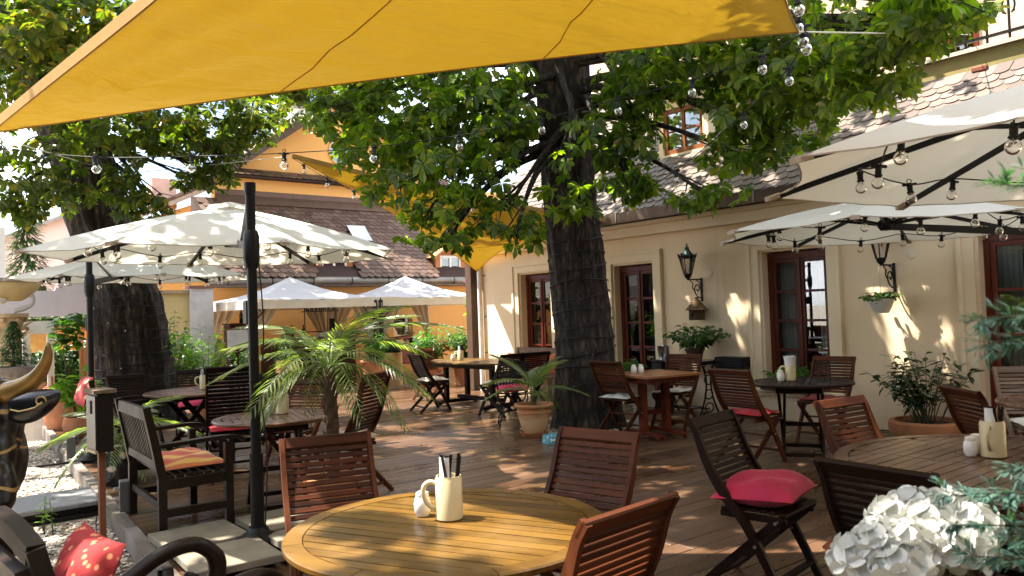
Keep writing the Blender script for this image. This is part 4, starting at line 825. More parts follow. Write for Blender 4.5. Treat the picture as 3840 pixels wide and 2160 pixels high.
# ================================================================== FURNITURE
def stile_curve(k=1.0, hi=1.0):
    P = [(.245, 0), (.13, .22), (.03, .40), (-.055, .50), (-.125, .60), (-.178, .70), (-.212, .79), (-.235, .85), (-.268, .905)]
    return [(y, z if z <= .45 else .45 + (z - .45) * hi) for y, z in P]
def pcurve(P, m=4):
    return [(p.x, p.y) for p in [Vector((v.x, v.y, 0)) for v in cat([(a, b, 0) for a, b in P], m)]]
def make_chair(m, ms, hi=1.0, nsl=11, wd=.45):
    """slatted folding chair: S-curved stiles run to the front feet, rear legs cross them"""
    T = bpy.data.objects.new('folding_chair', None); COL.objects.link(T); h = wd / 2
    cv = pcurve(stile_curve(hi=hi)); n = len(cv)
    hh = [.036 + .016 * math.sin(PI * min(1, i / n * 1.3)) for i in range(n)]
    st = MB().sweep([(0, y, z) for y, z in cv], .024, hh, (1, 0, 0)); me = st.mesh('stile', ms)
    for s_ in (-1, 1): obj('stile', me, None, T, loc=(s_ * h, 0, 0))
    lg = MB().sweep([(0, .225, .445), (0, .19, .415), (0, -.1, .155), (0, -.27, 0)], .022, [.03, .044, .044, .036], (1, 0, 0)).mesh('rear_leg', ms)
    for s_ in (-1, 1): obj('rear_leg', lg, None, T, loc=(s_ * (h - .027), 0, 0))
    up_ = [q for q in cv if q[1] > .515]; L = [0]
    for a, b in zip(up_, up_[1:]): L.append(L[-1] + math.hypot(b[0] - a[0], b[1] - a[1]))
    tot = L[-1]
    def at_(s_):
        for i in range(len(L) - 1):
            if L[i] <= s_ <= L[i + 1] + 1e-9: t = (s_ - L[i]) / max(1e-9, L[i + 1] - L[i]); a, b = up_[i], up_[i + 1]; return a[0] + (b[0] - a[0]) * t, a[1] + (b[1] - a[1]) * t, math.atan2(b[1] - a[1], b[0] - a[0])
        a, b = up_[-2], up_[-1]; return b[0], b[1], math.atan2(b[1] - a[1], b[0] - a[0])
    top = .058; pit = (tot - top) / (nsl + .2); sh = pit - .0085
    sm = MB().box(-h + .012, h - .012, -sh / 2, sh / 2, -.007, .007, None, .002).mesh('back_slat', m)
    for i in range(nsl):
        y, z, a = at_(.004 + pit * (i + .5)); obj('back_slat', sm, None, T, loc=(0, y, z), rot=(a, 0, 0))
    y, z, a = at_(tot - top / 2); obj('top_rail', MB().box(-h - .012, h + .012, -top / 2, top / 2 + .006, -.012, .012, None, .006), m, T, loc=(0, y, z), rot=(a, 0, 0))
    ss = MB().box(-h + .03, h - .03, -.0215, .0215, -.009, .009, None, .003).mesh('seat_slat', m)
    for i in range(7): obj('seat_slat', ss, None, T, loc=(0, -.095 + i * .0525, .447 + .012 * math.sin(i / 6 * 2.6)))
    rl_ = MB().box(-.011, .011, -.13, .23, .402, .436, None, .004).mesh('seat_rail', ms)
    for s_ in (-1, 1): obj('seat_rail', rl_, None, T, loc=(s_ * (h - .055), 0, 0))
    obj('stretcher', MB().bar((-h, .185, .115), (h, .185, .115), .035, .018), m, T); obj('stretcher', MB().bar((-h + .03, -.18, .075), (h - .03, -.18, .075), .035, .018), m, T); obj('stretcher', MB().bar((-h + .03, .03, .27), (h - .03, .03, .27), .03, .018), m, T)
    bo = MB()
    for s_ in (-1, 1): bo.tube([(s_ * (h - .02), .088, .285), (s_ * (h + .02), .088, .285)], .009, 8); bo.tube([(s_ * (h - .02), .2, .42), (s_ * (h + .016), .2, .42)], .008, 8)
    obj('bolts', bo, MT['silver'], T)
    return T
PROTO = {'red': make_chair(MT['teak'], MT['teak_stile']), 'dark': make_chair(MT['teak_dark'], MT['teak_dark']), 'grey': make_chair(MT['teak_grey'], MT['teak_grey']), 'tall': make_chair(MT['teak_dark'], MT['teak_dark'], 1.42, 14, .46), 'redtall': make_chair(MT['teak'], MT['teak_stile'], 1.3, 13, .44)}
USED = set(); CHAIRS = {}
def chair(key, kind, mx, my, fx, fy, label, group='folding chairs round the tables', z=0, off=.255):
    l = math.hypot(fx, fy); fx /= l; fy /= l; loc = (mx + fx * off, my + fy * off, z); rz = face(fx, fy); p = PROTO[kind]
    if kind in USED: o = dup(p, loc, rz, label, group)
    else: USED.add(kind); o = p; o.location = loc; o.rotation_euler = (0, 0, rz)
    tag(o, label, 'chair', group); CHAIRS[key] = (Vector(loc), rz); return o
chair('A', 'red', 1.765, 3.86, -.26, -.97, 'red brown folding chair behind the yellow lit round table, left of the mug')
chair('B', 'red', 2.80, 2.88, -.97, -.24, 'red brown folding chair behind the yellow lit round table, right of the mug')
chair('C', 'red', 1.80, 1.72, -.10, 1, 'folding chair nearest the camera, its back turned, at the right of the yellow lit table')
chair('D', 'dark', 3.61, 2.785, .15, -.99, 'dark folding chair with the hot pink velvet cushion')
chair('E', 'red', 4.675, 2.61, -.12, -.99, 'folding chair on the far side of the big extending table by the wall')
chair('F', 'dark', 2.865, 1.48, 1, -.05, 'nearly black folding chair with its back to the camera behind the white hydrangea')
chair('G', 'red', 5.62, 2.28, .77, -.64, 'folding chair in front of the big leafy pot by the cream wall')
chair('I', 'red', 6.195, 4.565, .99, -.05, 'folding chair with the flat red cushion at the far round table')
chair('J', 'red', 8.155, 4.605, -1, -.08, 'folding chair against the cream wall, at the far round table')
chair('K', 'red', 6.50, 6.52, .98, .05, 'folding chair with white cushion in front of the near chestnut')
chair('L', 'red', 7.86, 6.46, -.95, -.18, 'folding chair with white cushion beside the sewing machine table')
chair('M', 'dark', 6.40, 10.65, .97, -.12, 'folding chair with cream cushion at the left end of the long table')
chair('N', 'red', 7.45, 12.15, .05, -1, 'folding chair at the far end of the long table, against the shrubs')
chair('O', 'dark', 7.05, 8.98, -.15, 1, 'dark folding chair at the near end of the long table')
chair('S', 'dark', 7.5, 8.95, .1, 1, 'dark folding chair tucked behind the potted palm')
chair('Tall', 'tall', 2.50, 7.50, .25, .97, 'tall dark folding chair with high back between the two left tables')
chair('R', 'redtall', 3.22, 5.98, -.55, .84, 'tall curved folding chair with cream cushion right of the small left table')
chair('P2', 'red', 3.28, 7.55, -.83, -.56, 'orange brown folding chair half hidden by the large palm')
chair('P1', 'red', 4.05, 9.55, -.9, .3, 'red brown folding chair standing alone behind the large palm')
chair('V', 'dark', 3.05, 10.6, -.3, -1, 'dark folding chair with pink cushion behind the far left table')
chair('H', 'grey', 7.55, 2.55, -.6, -.5, 'pale grey weathered chair at the right edge beside the wall')
chair('W', 'dark', 2.2, 10.5, .2, -1, 'dark folding chair between the leaning chestnut and the far left table')
# ---- cushions
def cushion_mesh(w_, d, h, seed=1, corner=.35, tuft=False):
    r = random.Random(seed); m = MB(); N = 14
    def prof(u, v):
        x, y = 2 * u - 1, 2 * v - 1; e = (1 - abs(x) ** 2.6) * (1 - abs(y) ** 2.6); return max(0, e) ** .5
    ph = [r.uniform(0, 6) for _ in range(4)]
    def f(sgn):
        def g(u, v):
            x, y = 2 * u - 1, 2 * v - 1; pin = 1 - .07 * ((1 - x * x) * (y * y) if True else 0); pin2 = 1 - .07 * ((1 - y * y) * (x * x))
            zz = h / 2 * prof(u, v) * (1 + .12 * math.sin(4 * x + ph[0]) * math.sin(3.3 * y + ph[1])) + .012 * math.sin(7 * x + 5 * y + ph[2]) * prof(u, v)
            if tuft: zz *= 1 - .28 * (math.exp(-((x - .4) ** 2 + (y - .4) ** 2) * 22) + math.exp(-((x + .4) ** 2 + (y - .4) ** 2) * 22) + math.exp(-((x + .4) ** 2 + (y + .4) ** 2) * 22) + math.exp(-((x - .4) ** 2 + (y + .4) ** 2) * 22))
            return (x * w_ / 2 * pin2, y * d / 2 * pin, h * .275 + sgn * zz * (1 if sgn > 0 else .55))
        return g
    m.grid(f(1), N, N); n = len(m.v); m.grid(f(-1), N, N); m.f = [q if i < N * N else q[::-1] for i, q in enumerate(m.f)]
    return m
def cloth(name, col, var=.1, rough=.9, sheen=.08):
    m, n, p, o = mat(name); z = noise(n, 5, 4); r = rampn(n, z.outputs[0], [(.3, tuple(c * (1 - var) for c in col)), (.7, tuple(min(1, c * (1 + var)) for c in col))]); lk(n, r.outputs[0], p.inputs['Base Color'])
    p.inputs['Roughness'].default_value = rough; p.inputs['Sheen Weight'].default_value = sheen; b = noise(n, 9, 4); bump(n, p, b.outputs[0], .35, .02); return m
CM = {'pink': cloth('hot_pink_velvet', (.42, .006, .05), .3, .75, .15), 'red': cloth('red_cotton', (.42, .008, .022), .2), 'white': cloth('off_white_cotton', (.66, .62, .54), .08), 'cream': cloth('cream_cotton', (.62, .52, .38), .1), 'rose': cloth('rose_pink_cotton', (.62, .04, .10), .15), 'grey': cloth('white_grey_cotton', (.60, .59, .55), .1), 'dkred': cloth('dark_red_cotton', (.18, .008, .014), .2), 'orange': cloth('orange_print_cotton', (.62, .17, .07), .4)}
def cushion(key, col, label, sz=(.42, .40, .07), dz=0, dy=.02, tilt=(0, 0, 0), seed=1, tuft=False):
    loc, rz = CHAIRS[key]; c, s_ = math.cos(rz), math.sin(rz)
    o = obj('cushion', cushion_mesh(*sz, seed, tuft=tuft), CM[col], None, True, loc=(loc.x - s_ * (dy + .04), loc.y + c * (dy + .04), loc.z + .463 + dz), rot=(tilt[0], tilt[1], rz + tilt[2])); tag(o, label, 'cushion', 'chair cushions'); return o
cushion('D', 'pink', 'plump hot pink velvet cushion on the dark folding chair', (.47, .44, .20), .0, .0, (.05, .0, .12), 3)
cushion('I', 'red', 'flat red cushion on the chair at the far round table', (.43, .42, .06), .0, .0, (0, .02, .1), 4)
cushion('J', 'dkred', 'dark red cushion on the chair against the cream wall', (.42, .4, .05), 0, 0, (0, 0, 0), 5)
cushion('K', 'grey', 'white tufted cushion on the chair before the near chestnut', (.43, .42, .055), 0, 0, (.03, 0, .05), 6, True)
cushion('L', 'white', 'white tufted cushion on the chair by the sewing machine table', (.43, .42, .055), 0, 0, (0, .05, -.05), 7, True)
cushion('M', 'cream', 'cream cushion on the chair at the left end of the long table', (.42, .4, .09), 0, 0, (0, 0, 0), 8)
cushion('O', 'cream', 'cream cushion on the dark chair at the near end of the long table', (.42, .4, .07), 0, 0, (0, 0, 0), 9)
cushion('R', 'cream', 'cream seat cushion on the tall curved chair', (.44, .43, .08), 0, .02, (0, 0, 0), 10)
cushion('V', 'rose', 'bright rose cushion on the chair behind the far left table', (.44, .42, .10), 0, 0, (0, 0, .1), 11)
cushion('Tall', 'red', 'red cushion on the tall dark chair between the left tables', (.42, .4, .07), 0, 0, (0, 0, 0), 12)
cushion('H', 'white', 'white cushion on the pale weathered chair', (.42, .4, .06), 0, 0, (0, 0, 0), 13)

# ---- tables
def ring_seg(R0_, R1_, a0, a1, z0, z1, n=8):
    m = MB(); vs = []
    for k in range(n + 1):
        a = a0 + (a1 - a0) * k / n; c, s_ = math.cos(a), math.sin(a); b = .006
        for r_, z in ((R0_, z0), (R1_ - b, z0), (R1_, z0 + b), (R1_, z1 - b), (R1_ - b, z1), (R0_, z1)): vs.append((r_ * c, r_ * s_, z))
    fs = []
    for k in range(n):
        for j in range(6): fs.append((k * 6 + j, k * 6 + (j + 1) % 6, k * 6 + 6 + (j + 1) % 6, k * 6 + 6 + j))
    fs += [tuple(range(6))[::-1], tuple(n * 6 + j for j in range(6))]
    return m.add(vs, fs)
def slat_top(T, R_, sx, sy, m, zt=.74, rim=.07, pitch=.062, gap=.006, seams=(), th=.026):
    """round or oval slatted top: slats along local X inside a rim of segments"""
    ns = 8
    for k in range(ns): 
        g = ring_seg(R_ - rim, R_, 2 * PI * k / ns + .003, 2 * PI * (k + 1) / ns - .003, zt - th, zt); g.v = [(x * sx, y * sy, z) for x, y, z in g.v]; obj('rim', g, m, T)
    Ri = R_ - rim - .003; ny = int(Ri * sy / pitch) + 1
    for j in range(-ny, ny + 1):
        y0, y1 = (j - .5) * pitch + gap / 2, (j + .5) * pitch - gap / 2
        y0, y1 = max(y0, -Ri * sy * .985), min(y1, Ri * sy * .985)
        if y1 - y0 < .008: continue
        x0 = sx * math.sqrt(max(0, Ri ** 2 - (y0 / sy) ** 2)); x1 = sx * math.sqrt(max(0, Ri ** 2 - (y1 / sy) ** 2))
        cuts = [None] + list(seams) + [None]
        for a, b in zip(cuts[:-1], cuts[1:]):
            la0, la1 = (-x0, -x1) if a is None else (a + .003, a + .003); lb0, lb1 = (x0, x1) if b is None else (b - .003, b - .003)
            if lb0 - la0 < .01 or lb1 - la1 < .01: continue
            obj('slat', MB().prism([(la0, y0), (lb0, y0), (lb1, y1), (la1, y1)], zt - th + .003, zt - .0015 + U(-.0008, .0008)), m, T)
def round_table(label, loc, D_, rz, m, mleg, seams=(), sx=1, sy=1, cross=True, group='slatted garden tables'):
    T = thing('garden_table', label, 'table', (loc[0], loc[1], 0), rz, group); R_ = D_ / 2; slat_top(T, R_, sx, sy, m, seams=seams)
    ap = MB(); q = R_ * .72
    for s_ in (-1, 1): ap.box(-q * sx * .9, q * sx * .9, s_ * q * sy * .55 - .012, s_ * q * sy * .55 + .012, .655, .712); ap.box(s_ * q * sx * .9 - .012, s_ * q * sx * .9 + .012, -q * sy * .54, q * sy * .54, .655, .711)
    obj('apron', ap, mleg, T)
    for sy_ in (-1, 1):
        for s_ in (-1, 1):
            yy = sy_ * q * sy * .5 + s_ * .014; obj('leg', MB().sweep([(s_ * q * sx * .85, yy, 0), (s_ * q * sx * .1, yy, .30), (-s_ * q * sx * .62, yy, .66)], .024, .055, (0, 1, 0)), mleg, T)
    obj('stretcher', MB().box(-.015, .015, -q * sy * .5, q * sy * .5, .30, .34), mleg, T); obj('stretcher', MB().box(q * sx * .8 - .03, q * sx * .8, -q * sy * .5, q * sy * .5, .045, .08), mleg, T); obj('stretcher', MB().box(-q * sx * .8, -q * sx * .8 + .03, -q * sy * .5, q * sy * .5, .045, .08), mleg, T)
    return T
round_table('large round slatted table glowing yellow under the sail in front', (1.61, 2.47), 1.20, math.radians(-64), MT['teak_top'], MT['teak_dark'])
round_table('big extending table at the right with two seams across its top', (4.15, 1.42), 1.66, 0, MT['teak_top2'], MT['teak_dark'], seams=(-.19, .31))
round_table('slatted table at the right edge behind the big extending table', (6.75, 1.85), 1.2, .6, MT['teak_top2'], MT['teak_dark'])
round_table('dark round table with napkin mug near the middle window', (7.02, 4.33), 1.0, .5, MT['teak_dark'], MT['teak_dark'])
round_table('grey sheened round table before the leaning chestnut', (2.72, 9.40), 1.15, .2, MT['teak_top2'], MT['teak_dark'])
round_table('small round slatted table beside the parasol pole', (2.42, 6.25), .98, 1.35, MT['teak_top2'], MT['teak_dark'])
round_table('small round table behind the potted palm and chestnut trunk', (7.55, 8.05), .75, .3, MT['teak_top2'], MT['teak_dark'])
# long extending table
T = thing('garden_table', 'long oval extending table on trestle feet by the corner of the house', 'table', (7.5, 10.45, 0), math.radians(92), 'slatted garden tables'); slat_top(T, .58, 1.95, .95, MT['teak_top'], seams=(-.3, .3))
for sx in (-1, 1):
    for sy in (-1, 1): obj('leg', MB().box(sx * .62 - .035, sx * .62 + .035, sy * .22 - .035, sy * .22 + .035, .06, .71), MT['teak_dark'], T)
    obj('foot', MB().sweep([(sx * .62, -.40, .03), (sx * .62, -.3, .055), (sx * .62, .3, .055), (sx * .62, .40, .03)], .06, .06, (1, 0, 0)), MT['teak_dark'], T)
obj('stretcher', MB().box(-.585, .585, -.03, .03, .10, .16), MT['teak_dark'], T); obj('apron', MB().box(-.85, .85, -.36, -.335, .64, .711).box(-.85, .85, .335, .36, .64, .711), MT['teak_dark'], T)
# square pedestal table
T = thing('square_table', 'square red brown pedestal table before the house window', 'table', (7.08, 6.3, 0), math.radians(-10))
sqm = wood('orange_table_planks', (.17, .058, .02), (.36, .15, .055), .35, (3, 40, 40), coat=.3)
for k in range(6): obj('plank', MB().box(-.40, .40, -.40 + k * .1335 + .0008, -.40 + (k + 1) * .1335 - .0008, .712, .74, None, .003), sqm, T)
obj('apron', MB().box(-.36, .36, -.36, -.335, .655, .711).box(-.36, .36, .335, .36, .655, .711).box(-.36, -.335, -.334, .334, .655, .711).box(.335, .36, -.334, .334, .655, .711), MT['mahog'], T)
for s_ in (-1, 1): obj('column', MB().box(s_ * .17 - .04, s_ * .17 + .04, -.04, .04, .06, .655, None, .006), MT['mahog'], T); obj('foot', MB().sweep([(s_ * .17, -.33, .02), (s_ * .17, -.24, .045), (s_ * .17, .24, .045), (s_ * .17, .33, .02)], .06, .04, (1, 0, 0)), MT['mahog'], T)
obj('stretcher', MB().box(-.13, .13, -.02, .02, .25, .31), MT['mahog'], T)
# ---- mugs, shakers, cutlery
def mug(label, x, y, z, rz, h=.165, r=.052):
    T = thing('stoneware_mug', label, 'mug', (x, y, z), rz, 'cream stoneware mugs')
    obj('body', MB().lathe([(.001, 0), (r - .004, 0), (r, .004), (r, h * .93), (r * .93, h * .965), (r * .93, h), (r * .87, h), (r * .87, .012), (.001, .012)], 28), MT['ceramic'], T, auto=40)
    hd = [(-r + .006, 0, h * .82), (-r - .02, 0, h * .87), (-r - .042, 0, h * .78), (-r - .046, 0, h * .6), (-r - .034, 0, h * .4), (-r - .012, 0, h * .27), (-r + .006, 0, h * .24)]
    obj('handle', MB().tube(cat(hd, 4), .0095, 8), MT['ceramic'], T, True); return T
kn = MB().box(-.007, .007, -.003, .003, .0, .11, None, .002).box(-.006, .006, -.0012, .0012, .11, .215).mesh('knife', MT['black_metal'])
def cutlery(label, x, y, z, n=6, paper='tray'):
    T = thing('cutlery', label, 'cutlery', (x, y, z + .014), 0, 'cutlery standing in mugs')
    for k in range(n):
        a = k * 2.4; o = bpy.data.objects.new('knife', kn); COL.objects.link(o); o.parent = T; o.location = (.02 * math.cos(a), .02 * math.sin(a), 0); o.rotation_euler = (U(-.09, .09) + .12 * math.sin(a) * -1, .12 * math.cos(a), a); o.rotation_euler.rotate(Matrix.Rotation(0, 3, 'X')); o.scale = (1.25, 1.25, 1.08)
    obj('napkin', MB().grid(lambda u, v: (.03 * math.cos(2.2 + 2.2 * u) - .004, .03 * math.sin(2.2 + 2.2 * u), .06 + .165 * v), 8, 2), plain('white_napkin', (.78, .76, .72), .9), T, True)
def napkins(label, x, y, z):
    T = thing('napkin_bundle', label, 'napkins', (x, y, z + .014)); 
    for k in range(4): obj('napkin', MB().grid(lambda u, v, k=k: ((.012 + .010 * k) * math.cos(6.28 * u) * (1 + .45 * v), (.012 + .010 * k) * math.sin(6.28 * u) * (1 + .45 * v), .08 + .15 * v + .006 * math.sin(u * 30 + k)), 20, 2), plain('paper', (.8, .79, .76), .9), T, True)
def shaker(label, x, y, z, s_=1.0):
    T = thing('salt_shaker', label, 'shaker', (x, y, z), 0, 'white porcelain shakers'); P = [(.001, 0), (.022, 0), (.029, .015), (.031, .04), (.027, .062), (.0225, .068)]
    obj('body', MB().lathe([(r * s_, h * s_) for r, h in P + [(.001, .068)]], 20), MT['white_cer'], T, auto=50); obj('cap', MB().lathe([(r * s_, h * s_) for r, h in [(.0225, .0685), (.024, .072), (.022, .082), (.012, .087), (.001, .087)]], 20), MT['white_cer'], T, auto=50)
TOP = .7405
def camrz(x, y): return math.atan2(y, x) - PI / 2
mug('cream mug of black handled knives on the yellow lit table', 1.665, 2.545, TOP, camrz(1.66, 2.54)); cutlery('black handled knives in the mug on the yellow lit table', 1.665, 2.545, TOP, 7); shaker('white shaker beside the mug on the yellow lit table', 1.615, 2.66, TOP, 1.1)
mug('cream mug with its handle forward on the big extending table', 4.21, 1.57, TOP, camrz(4.2, 1.57) + 1.35, .175, .056); cutlery('brown paper and steel cutlery in the mug on the big extending table', 4.21, 1.57, TOP, 9); shaker('nearer white shaker on the big extending table', 4.165, 1.655, TOP, 1.1); shaker('white shaker half hidden behind the mug on the big extending table', 4.26, 1.665, TOP, 1.1)
mug('cream mug stuffed with white napkins on the dark round table', 7.06, 4.46, TOP, camrz(7, 4.4)); napkins('white paper napkins fanning out of the mug on the dark round table', 7.06, 4.46, TOP); shaker('white shaker on the dark round table', 6.98, 4.52, TOP, 1.25)
mug('cream mug on the grey sheened table before the leaning chestnut', 2.83, 9.50, TOP, camrz(2.8, 9.5)); cutlery('cutlery in the mug on the grey sheened table', 2.83, 9.50, TOP, 6)
mug('cream mug on the small table beside the parasol pole', 2.53, 6.37, TOP, camrz(2.5, 6.4)); cutlery('cutlery in the mug on the small table by the parasol pole', 2.53, 6.37, TOP, 7); shaker('white shaker on the small table beside the parasol pole', 2.46, 6.46, TOP, 1.2)
mug('cream mug with brown cloth on the long oval table', 7.45, 10.9, TOP, camrz(7.45, 10.9)); cutlery('brown cutlery roll in the mug on the long oval table', 7.45, 10.9, TOP, 6); shaker('white shaker on the long oval table', 7.33, 10.95, TOP, 1.2)
for i, (dx, dy) in enumerate(((-.03, .06), (.05, .02))): shaker(['left', 'right'][i] + ' white shaker of the pair on the square table', 6.97 + dx, 6.42 + dy, TOP, 1.15)
shaker('white shaker on the small table behind the potted palm', 7.45, 7.95, TOP, 1.4)

# ---- slatted armchairs at the left
def armchair(label, x, y, fx, fy, wd, m, z=0, group='dark wooden armchairs'):
    T = thing('armchair', label, 'armchair', (x, y, z), face(fx, fy), group); h = wd / 2
    for s_ in (-1, 1):
        obj('rear_leg', MB().sweep([(s_ * h, -.24, 0), (s_ * h, -.235, .42), (s_ * h, -.27, .62), (s_ * h, -.335, .94)], .05, [.055, .06, .055, .05], (1, 0, 0)), m, T)
        obj('front_leg', MB().box(s_ * h - .028, s_ * h + .028, .20, .255, 0, .63), m, T)
        obj('armrest', MB().sweep(cat([(s_ * h, -.29, .655), (s_ * h, -.05, .665), (s_ * h, .18, .672), (s_ * h, .30, .66), (s_ * h, .345, .63)], 3), .075, .028, (1, 0, 0)), m, T)
        obj('side_stretcher', MB().box(s_ * h - .018, s_ * h + .018, -.21, .20, .15, .20), m, T)
        obj('side_rail', MB().box(s_ * h - .02, s_ * h + .02, -.21, .20, .345, .415), m, T)
    obj('top_rail', MB().sweep([(-h + .03, -.325, .885), (-h * .5, -.328, .89), (h * .5, -.328, .89), (h - .03, -.325, .885)], .032, .085, (0, 1, 0)), m, T)
    obj('bottom_rail', MB().bar((-h + .03, -.258, .52), (h - .03, -.258, .52), .03, .06), m, T)
    n = int(wd / .062)
    for k in range(n):
        xx = -h + .07 + (wd - .14) * k / (n - 1); obj('back_slat', MB().bar((xx, -.262, .55), (xx, -.322, .848), .024, .012), m, T)
    for k in range(7): obj('seat_slat', MB().box(-h + .022, h - .022, -.20 + k * .066, -.20 + k * .066 + .054, .416, .434, None, .004), m, T)
    obj('front_rail', MB().box(-h + .029, h - .029, .212, .24, .34, .414), m, T); obj('rear_stretcher', MB().box(-h + .026, h - .026, -.25, -.22, .2, .25), m, T)
    return T
MT['armw'] = wood('dark_brown_teak', (.005, .003, .0022), (.019, .0105, .0075), .45, (25, 25, 25), coat=.12)
armchair('wide dark wooden armchair with the striped yellow cushion', 1.71, 6.42, 1, -.02, .98, MT['armw'])
armchair('dark wooden armchair with a patterned pillow on its back, behind the menu box', 1.98, 9.75, 1, -.05, .62, MT['armw'])
armchair('dark wooden armchair half hidden beyond the small left table', 3.0, 8.3, -.5, -.85, .6, MT['armw'])
def stripes():
    m, n, p, o = mat('red_yellow_striped_cotton'); t = n.nodes.new('ShaderNodeTexCoord'); sp = n.nodes.new('ShaderNodeSeparateXYZ'); lk(n, t.outputs['Object'], sp.inputs[0]); z = noise(n, 6, 3)
    f = math_n(n, 'FRACT', math_n(n, 'ADD', math_n(n, 'MULTIPLY', sp.outputs[0], 4.6), math_n(n, 'MULTIPLY', z.outputs[0], .12)))
    r = rampn(n, f, [(0, (.55, .035, .02)), (.30, (.60, .10, .03)), (.34, (.72, .42, .06)), (.60, (.80, .50, .14)), (.64, (.62, .2, .05)), (.95, (.48, .03, .02))]); r.color_ramp.interpolation = 'LINEAR'
    lk(n, r.outputs[0], p.inputs['Base Color']); p.inputs['Roughness'].default_value = .85; p.inputs['Sheen Weight'].default_value = .3; return m
o = obj('cushion', cushion_mesh(.80, .48, .11, 21, tuft=True), stripes(), None, True, loc=(1.73, 6.40, .436), rot=(0, 0, face(1, -.02))); tag(o, 'red and yellow striped quilted cushion on the wide armchair', 'cushion')
def motif(name, base, c2, sc):
    m, n, p, o = mat(name); t = n.nodes.new('ShaderNodeTexCoord'); v = n.nodes.new('ShaderNodeTexVoronoi'); v.inputs['Scale'].default_value = sc; lk(n, t.outputs['Object'], v.inputs['Vector'])
    r = rampn(n, v.outputs['Distance'], [(.22, c2), (.34, base)]); lk(n, r.outputs[0], p.inputs['Base Color']); p.inputs['Roughness'].default_value = .9; bump(n, p, v.outputs['Distance'], .3, .01); return m
MOT = motif('red_knit_with_motifs', (.26, .012, .012), (.52, .20, .09), 30)
o = obj('cushion', cushion_mesh(.46, .44, .16, 31), MOT, None, True, loc=(.505, 3.02, .60), rot=(1.15, 0, face(1, .1))); tag(o, 'red pillow with pale motifs leaning in the carved armchair', 'cushion')
o = obj('cushion', cushion_mesh(.50, .34, .15, 32), motif('red_cream_floral', (.30, .03, .03), (.60, .42, .26), 9), None, True, loc=(1.66, 9.72, .80), rot=(1.25, 0, face(1, -.05))); tag(o, 'red and cream floral pillow hung over the armchair behind the menu box', 'cushion')
# carved armchair in the corner
T = thing('carved_armchair', 'dark carved armchair with scrolled arm in the bottom left corner', 'armchair', (.62, 2.98, -.135), face(1, .1)); m = MT['armw']
for s_ in (-1, 1):
    obj('rear_leg', MB().sweep([(s_ * .30, -.27, 0), (s_ * .30, -.24, .45), (s_ * .30, -.28, .75), (s_ * .30, -.35, 1.03)], .06, [.06, .065, .055, .05], (1, 0, 0)), m, T); obj('front_leg', MB().tube([(s_ * .30, .25, 0), (s_ * .30, .26, .2), (s_ * .30, .24, .45), (s_ * .30, .23, .70)], [.025, .03, .04, .03], 10), m, T, True)
    sc = [(s_ * .30, -.27, .66), (s_ * .30, -.12, .64), (s_ * .30, .05, .67), (s_ * .30, .20, .75), (s_ * .30, .34, .77), (s_ * .30, .43, .70), (s_ * .30, .43, .61), (s_ * .30, .37, .575), (s_ * .30, .32, .61), (s_ * .30, .335, .655)]
    obj('scrolled_arm', MB().tube(cat(sc, 5), [.032] * 25 + [.036] * 12 + [.03] * 9, 10), m, T, True)
obj('back_panel', MB().box(-.28, .28, -.27, -.235, .5, .98).xf(Matrix.Translation((0, -.27, .5)) @ Matrix.Rotation(.22, 4, 'X') @ Matrix.Translation((0, .25, -.5))), m, T)
obj('top_rail', MB().sweep(cat([(-.30, -.345, 1.01), (-.15, -.36, 1.05), (0, -.365, 1.06), (.15, -.36, 1.05), (.30, -.345, 1.01)], 4), .05, .06, (0, 1, 0)), m, T); obj('seat', MB().box(-.30, .30, -.22, .27, .42, .47, None, .01), m, T)
o = obj('cushion', cushion_mesh(.5, .44, .09, 33), MOT, None, True, loc=(.66, 2.98, .336), rot=(0, 0, face(1, .1))); tag(o, 'red seat pad with pale motifs in the carved armchair', 'cushion')
# ================================================================== PLANTS
def leaf_shape(l, w_, bend=.25, n=2):
    vs = [(0, 0, 0)]; prof = [(.25, .62), (.55, 1.0), (.8, .6)]
    L_ = []; C_ = []; R_ = []
    for t, k in prof: z = -bend * l * t * t; L_.append((l * t, -w_ * k / 2, z + .08 * w_)); C_.append((l * t, 0, z)); R_.append((l * t, w_ * k / 2, z + .08 * w_))
    vs += L_ + C_ + R_ + [(l, 0, -bend * l)]
    return MB().add(vs, [(0, 1, 4), (1, 2, 5, 4), (2, 3, 6, 5), (3, 10, 6), (0, 4, 7), (4, 5, 8, 7), (5, 6, 9, 8), (6, 10, 9)])
def orient(d, roll=0):
    d = Vector(d).normalized(); up_ = Vector((0, 0, 1)); s_ = up_.cross(d)
    s_ = s_.normalized() if s_.length > 1e-3 else Vector((0, 1, 0)); u_ = d.cross(s_); R = Matrix((d, s_, u_)).transposed()
    return R @ Matrix.Rotation(roll, 3, 'X')
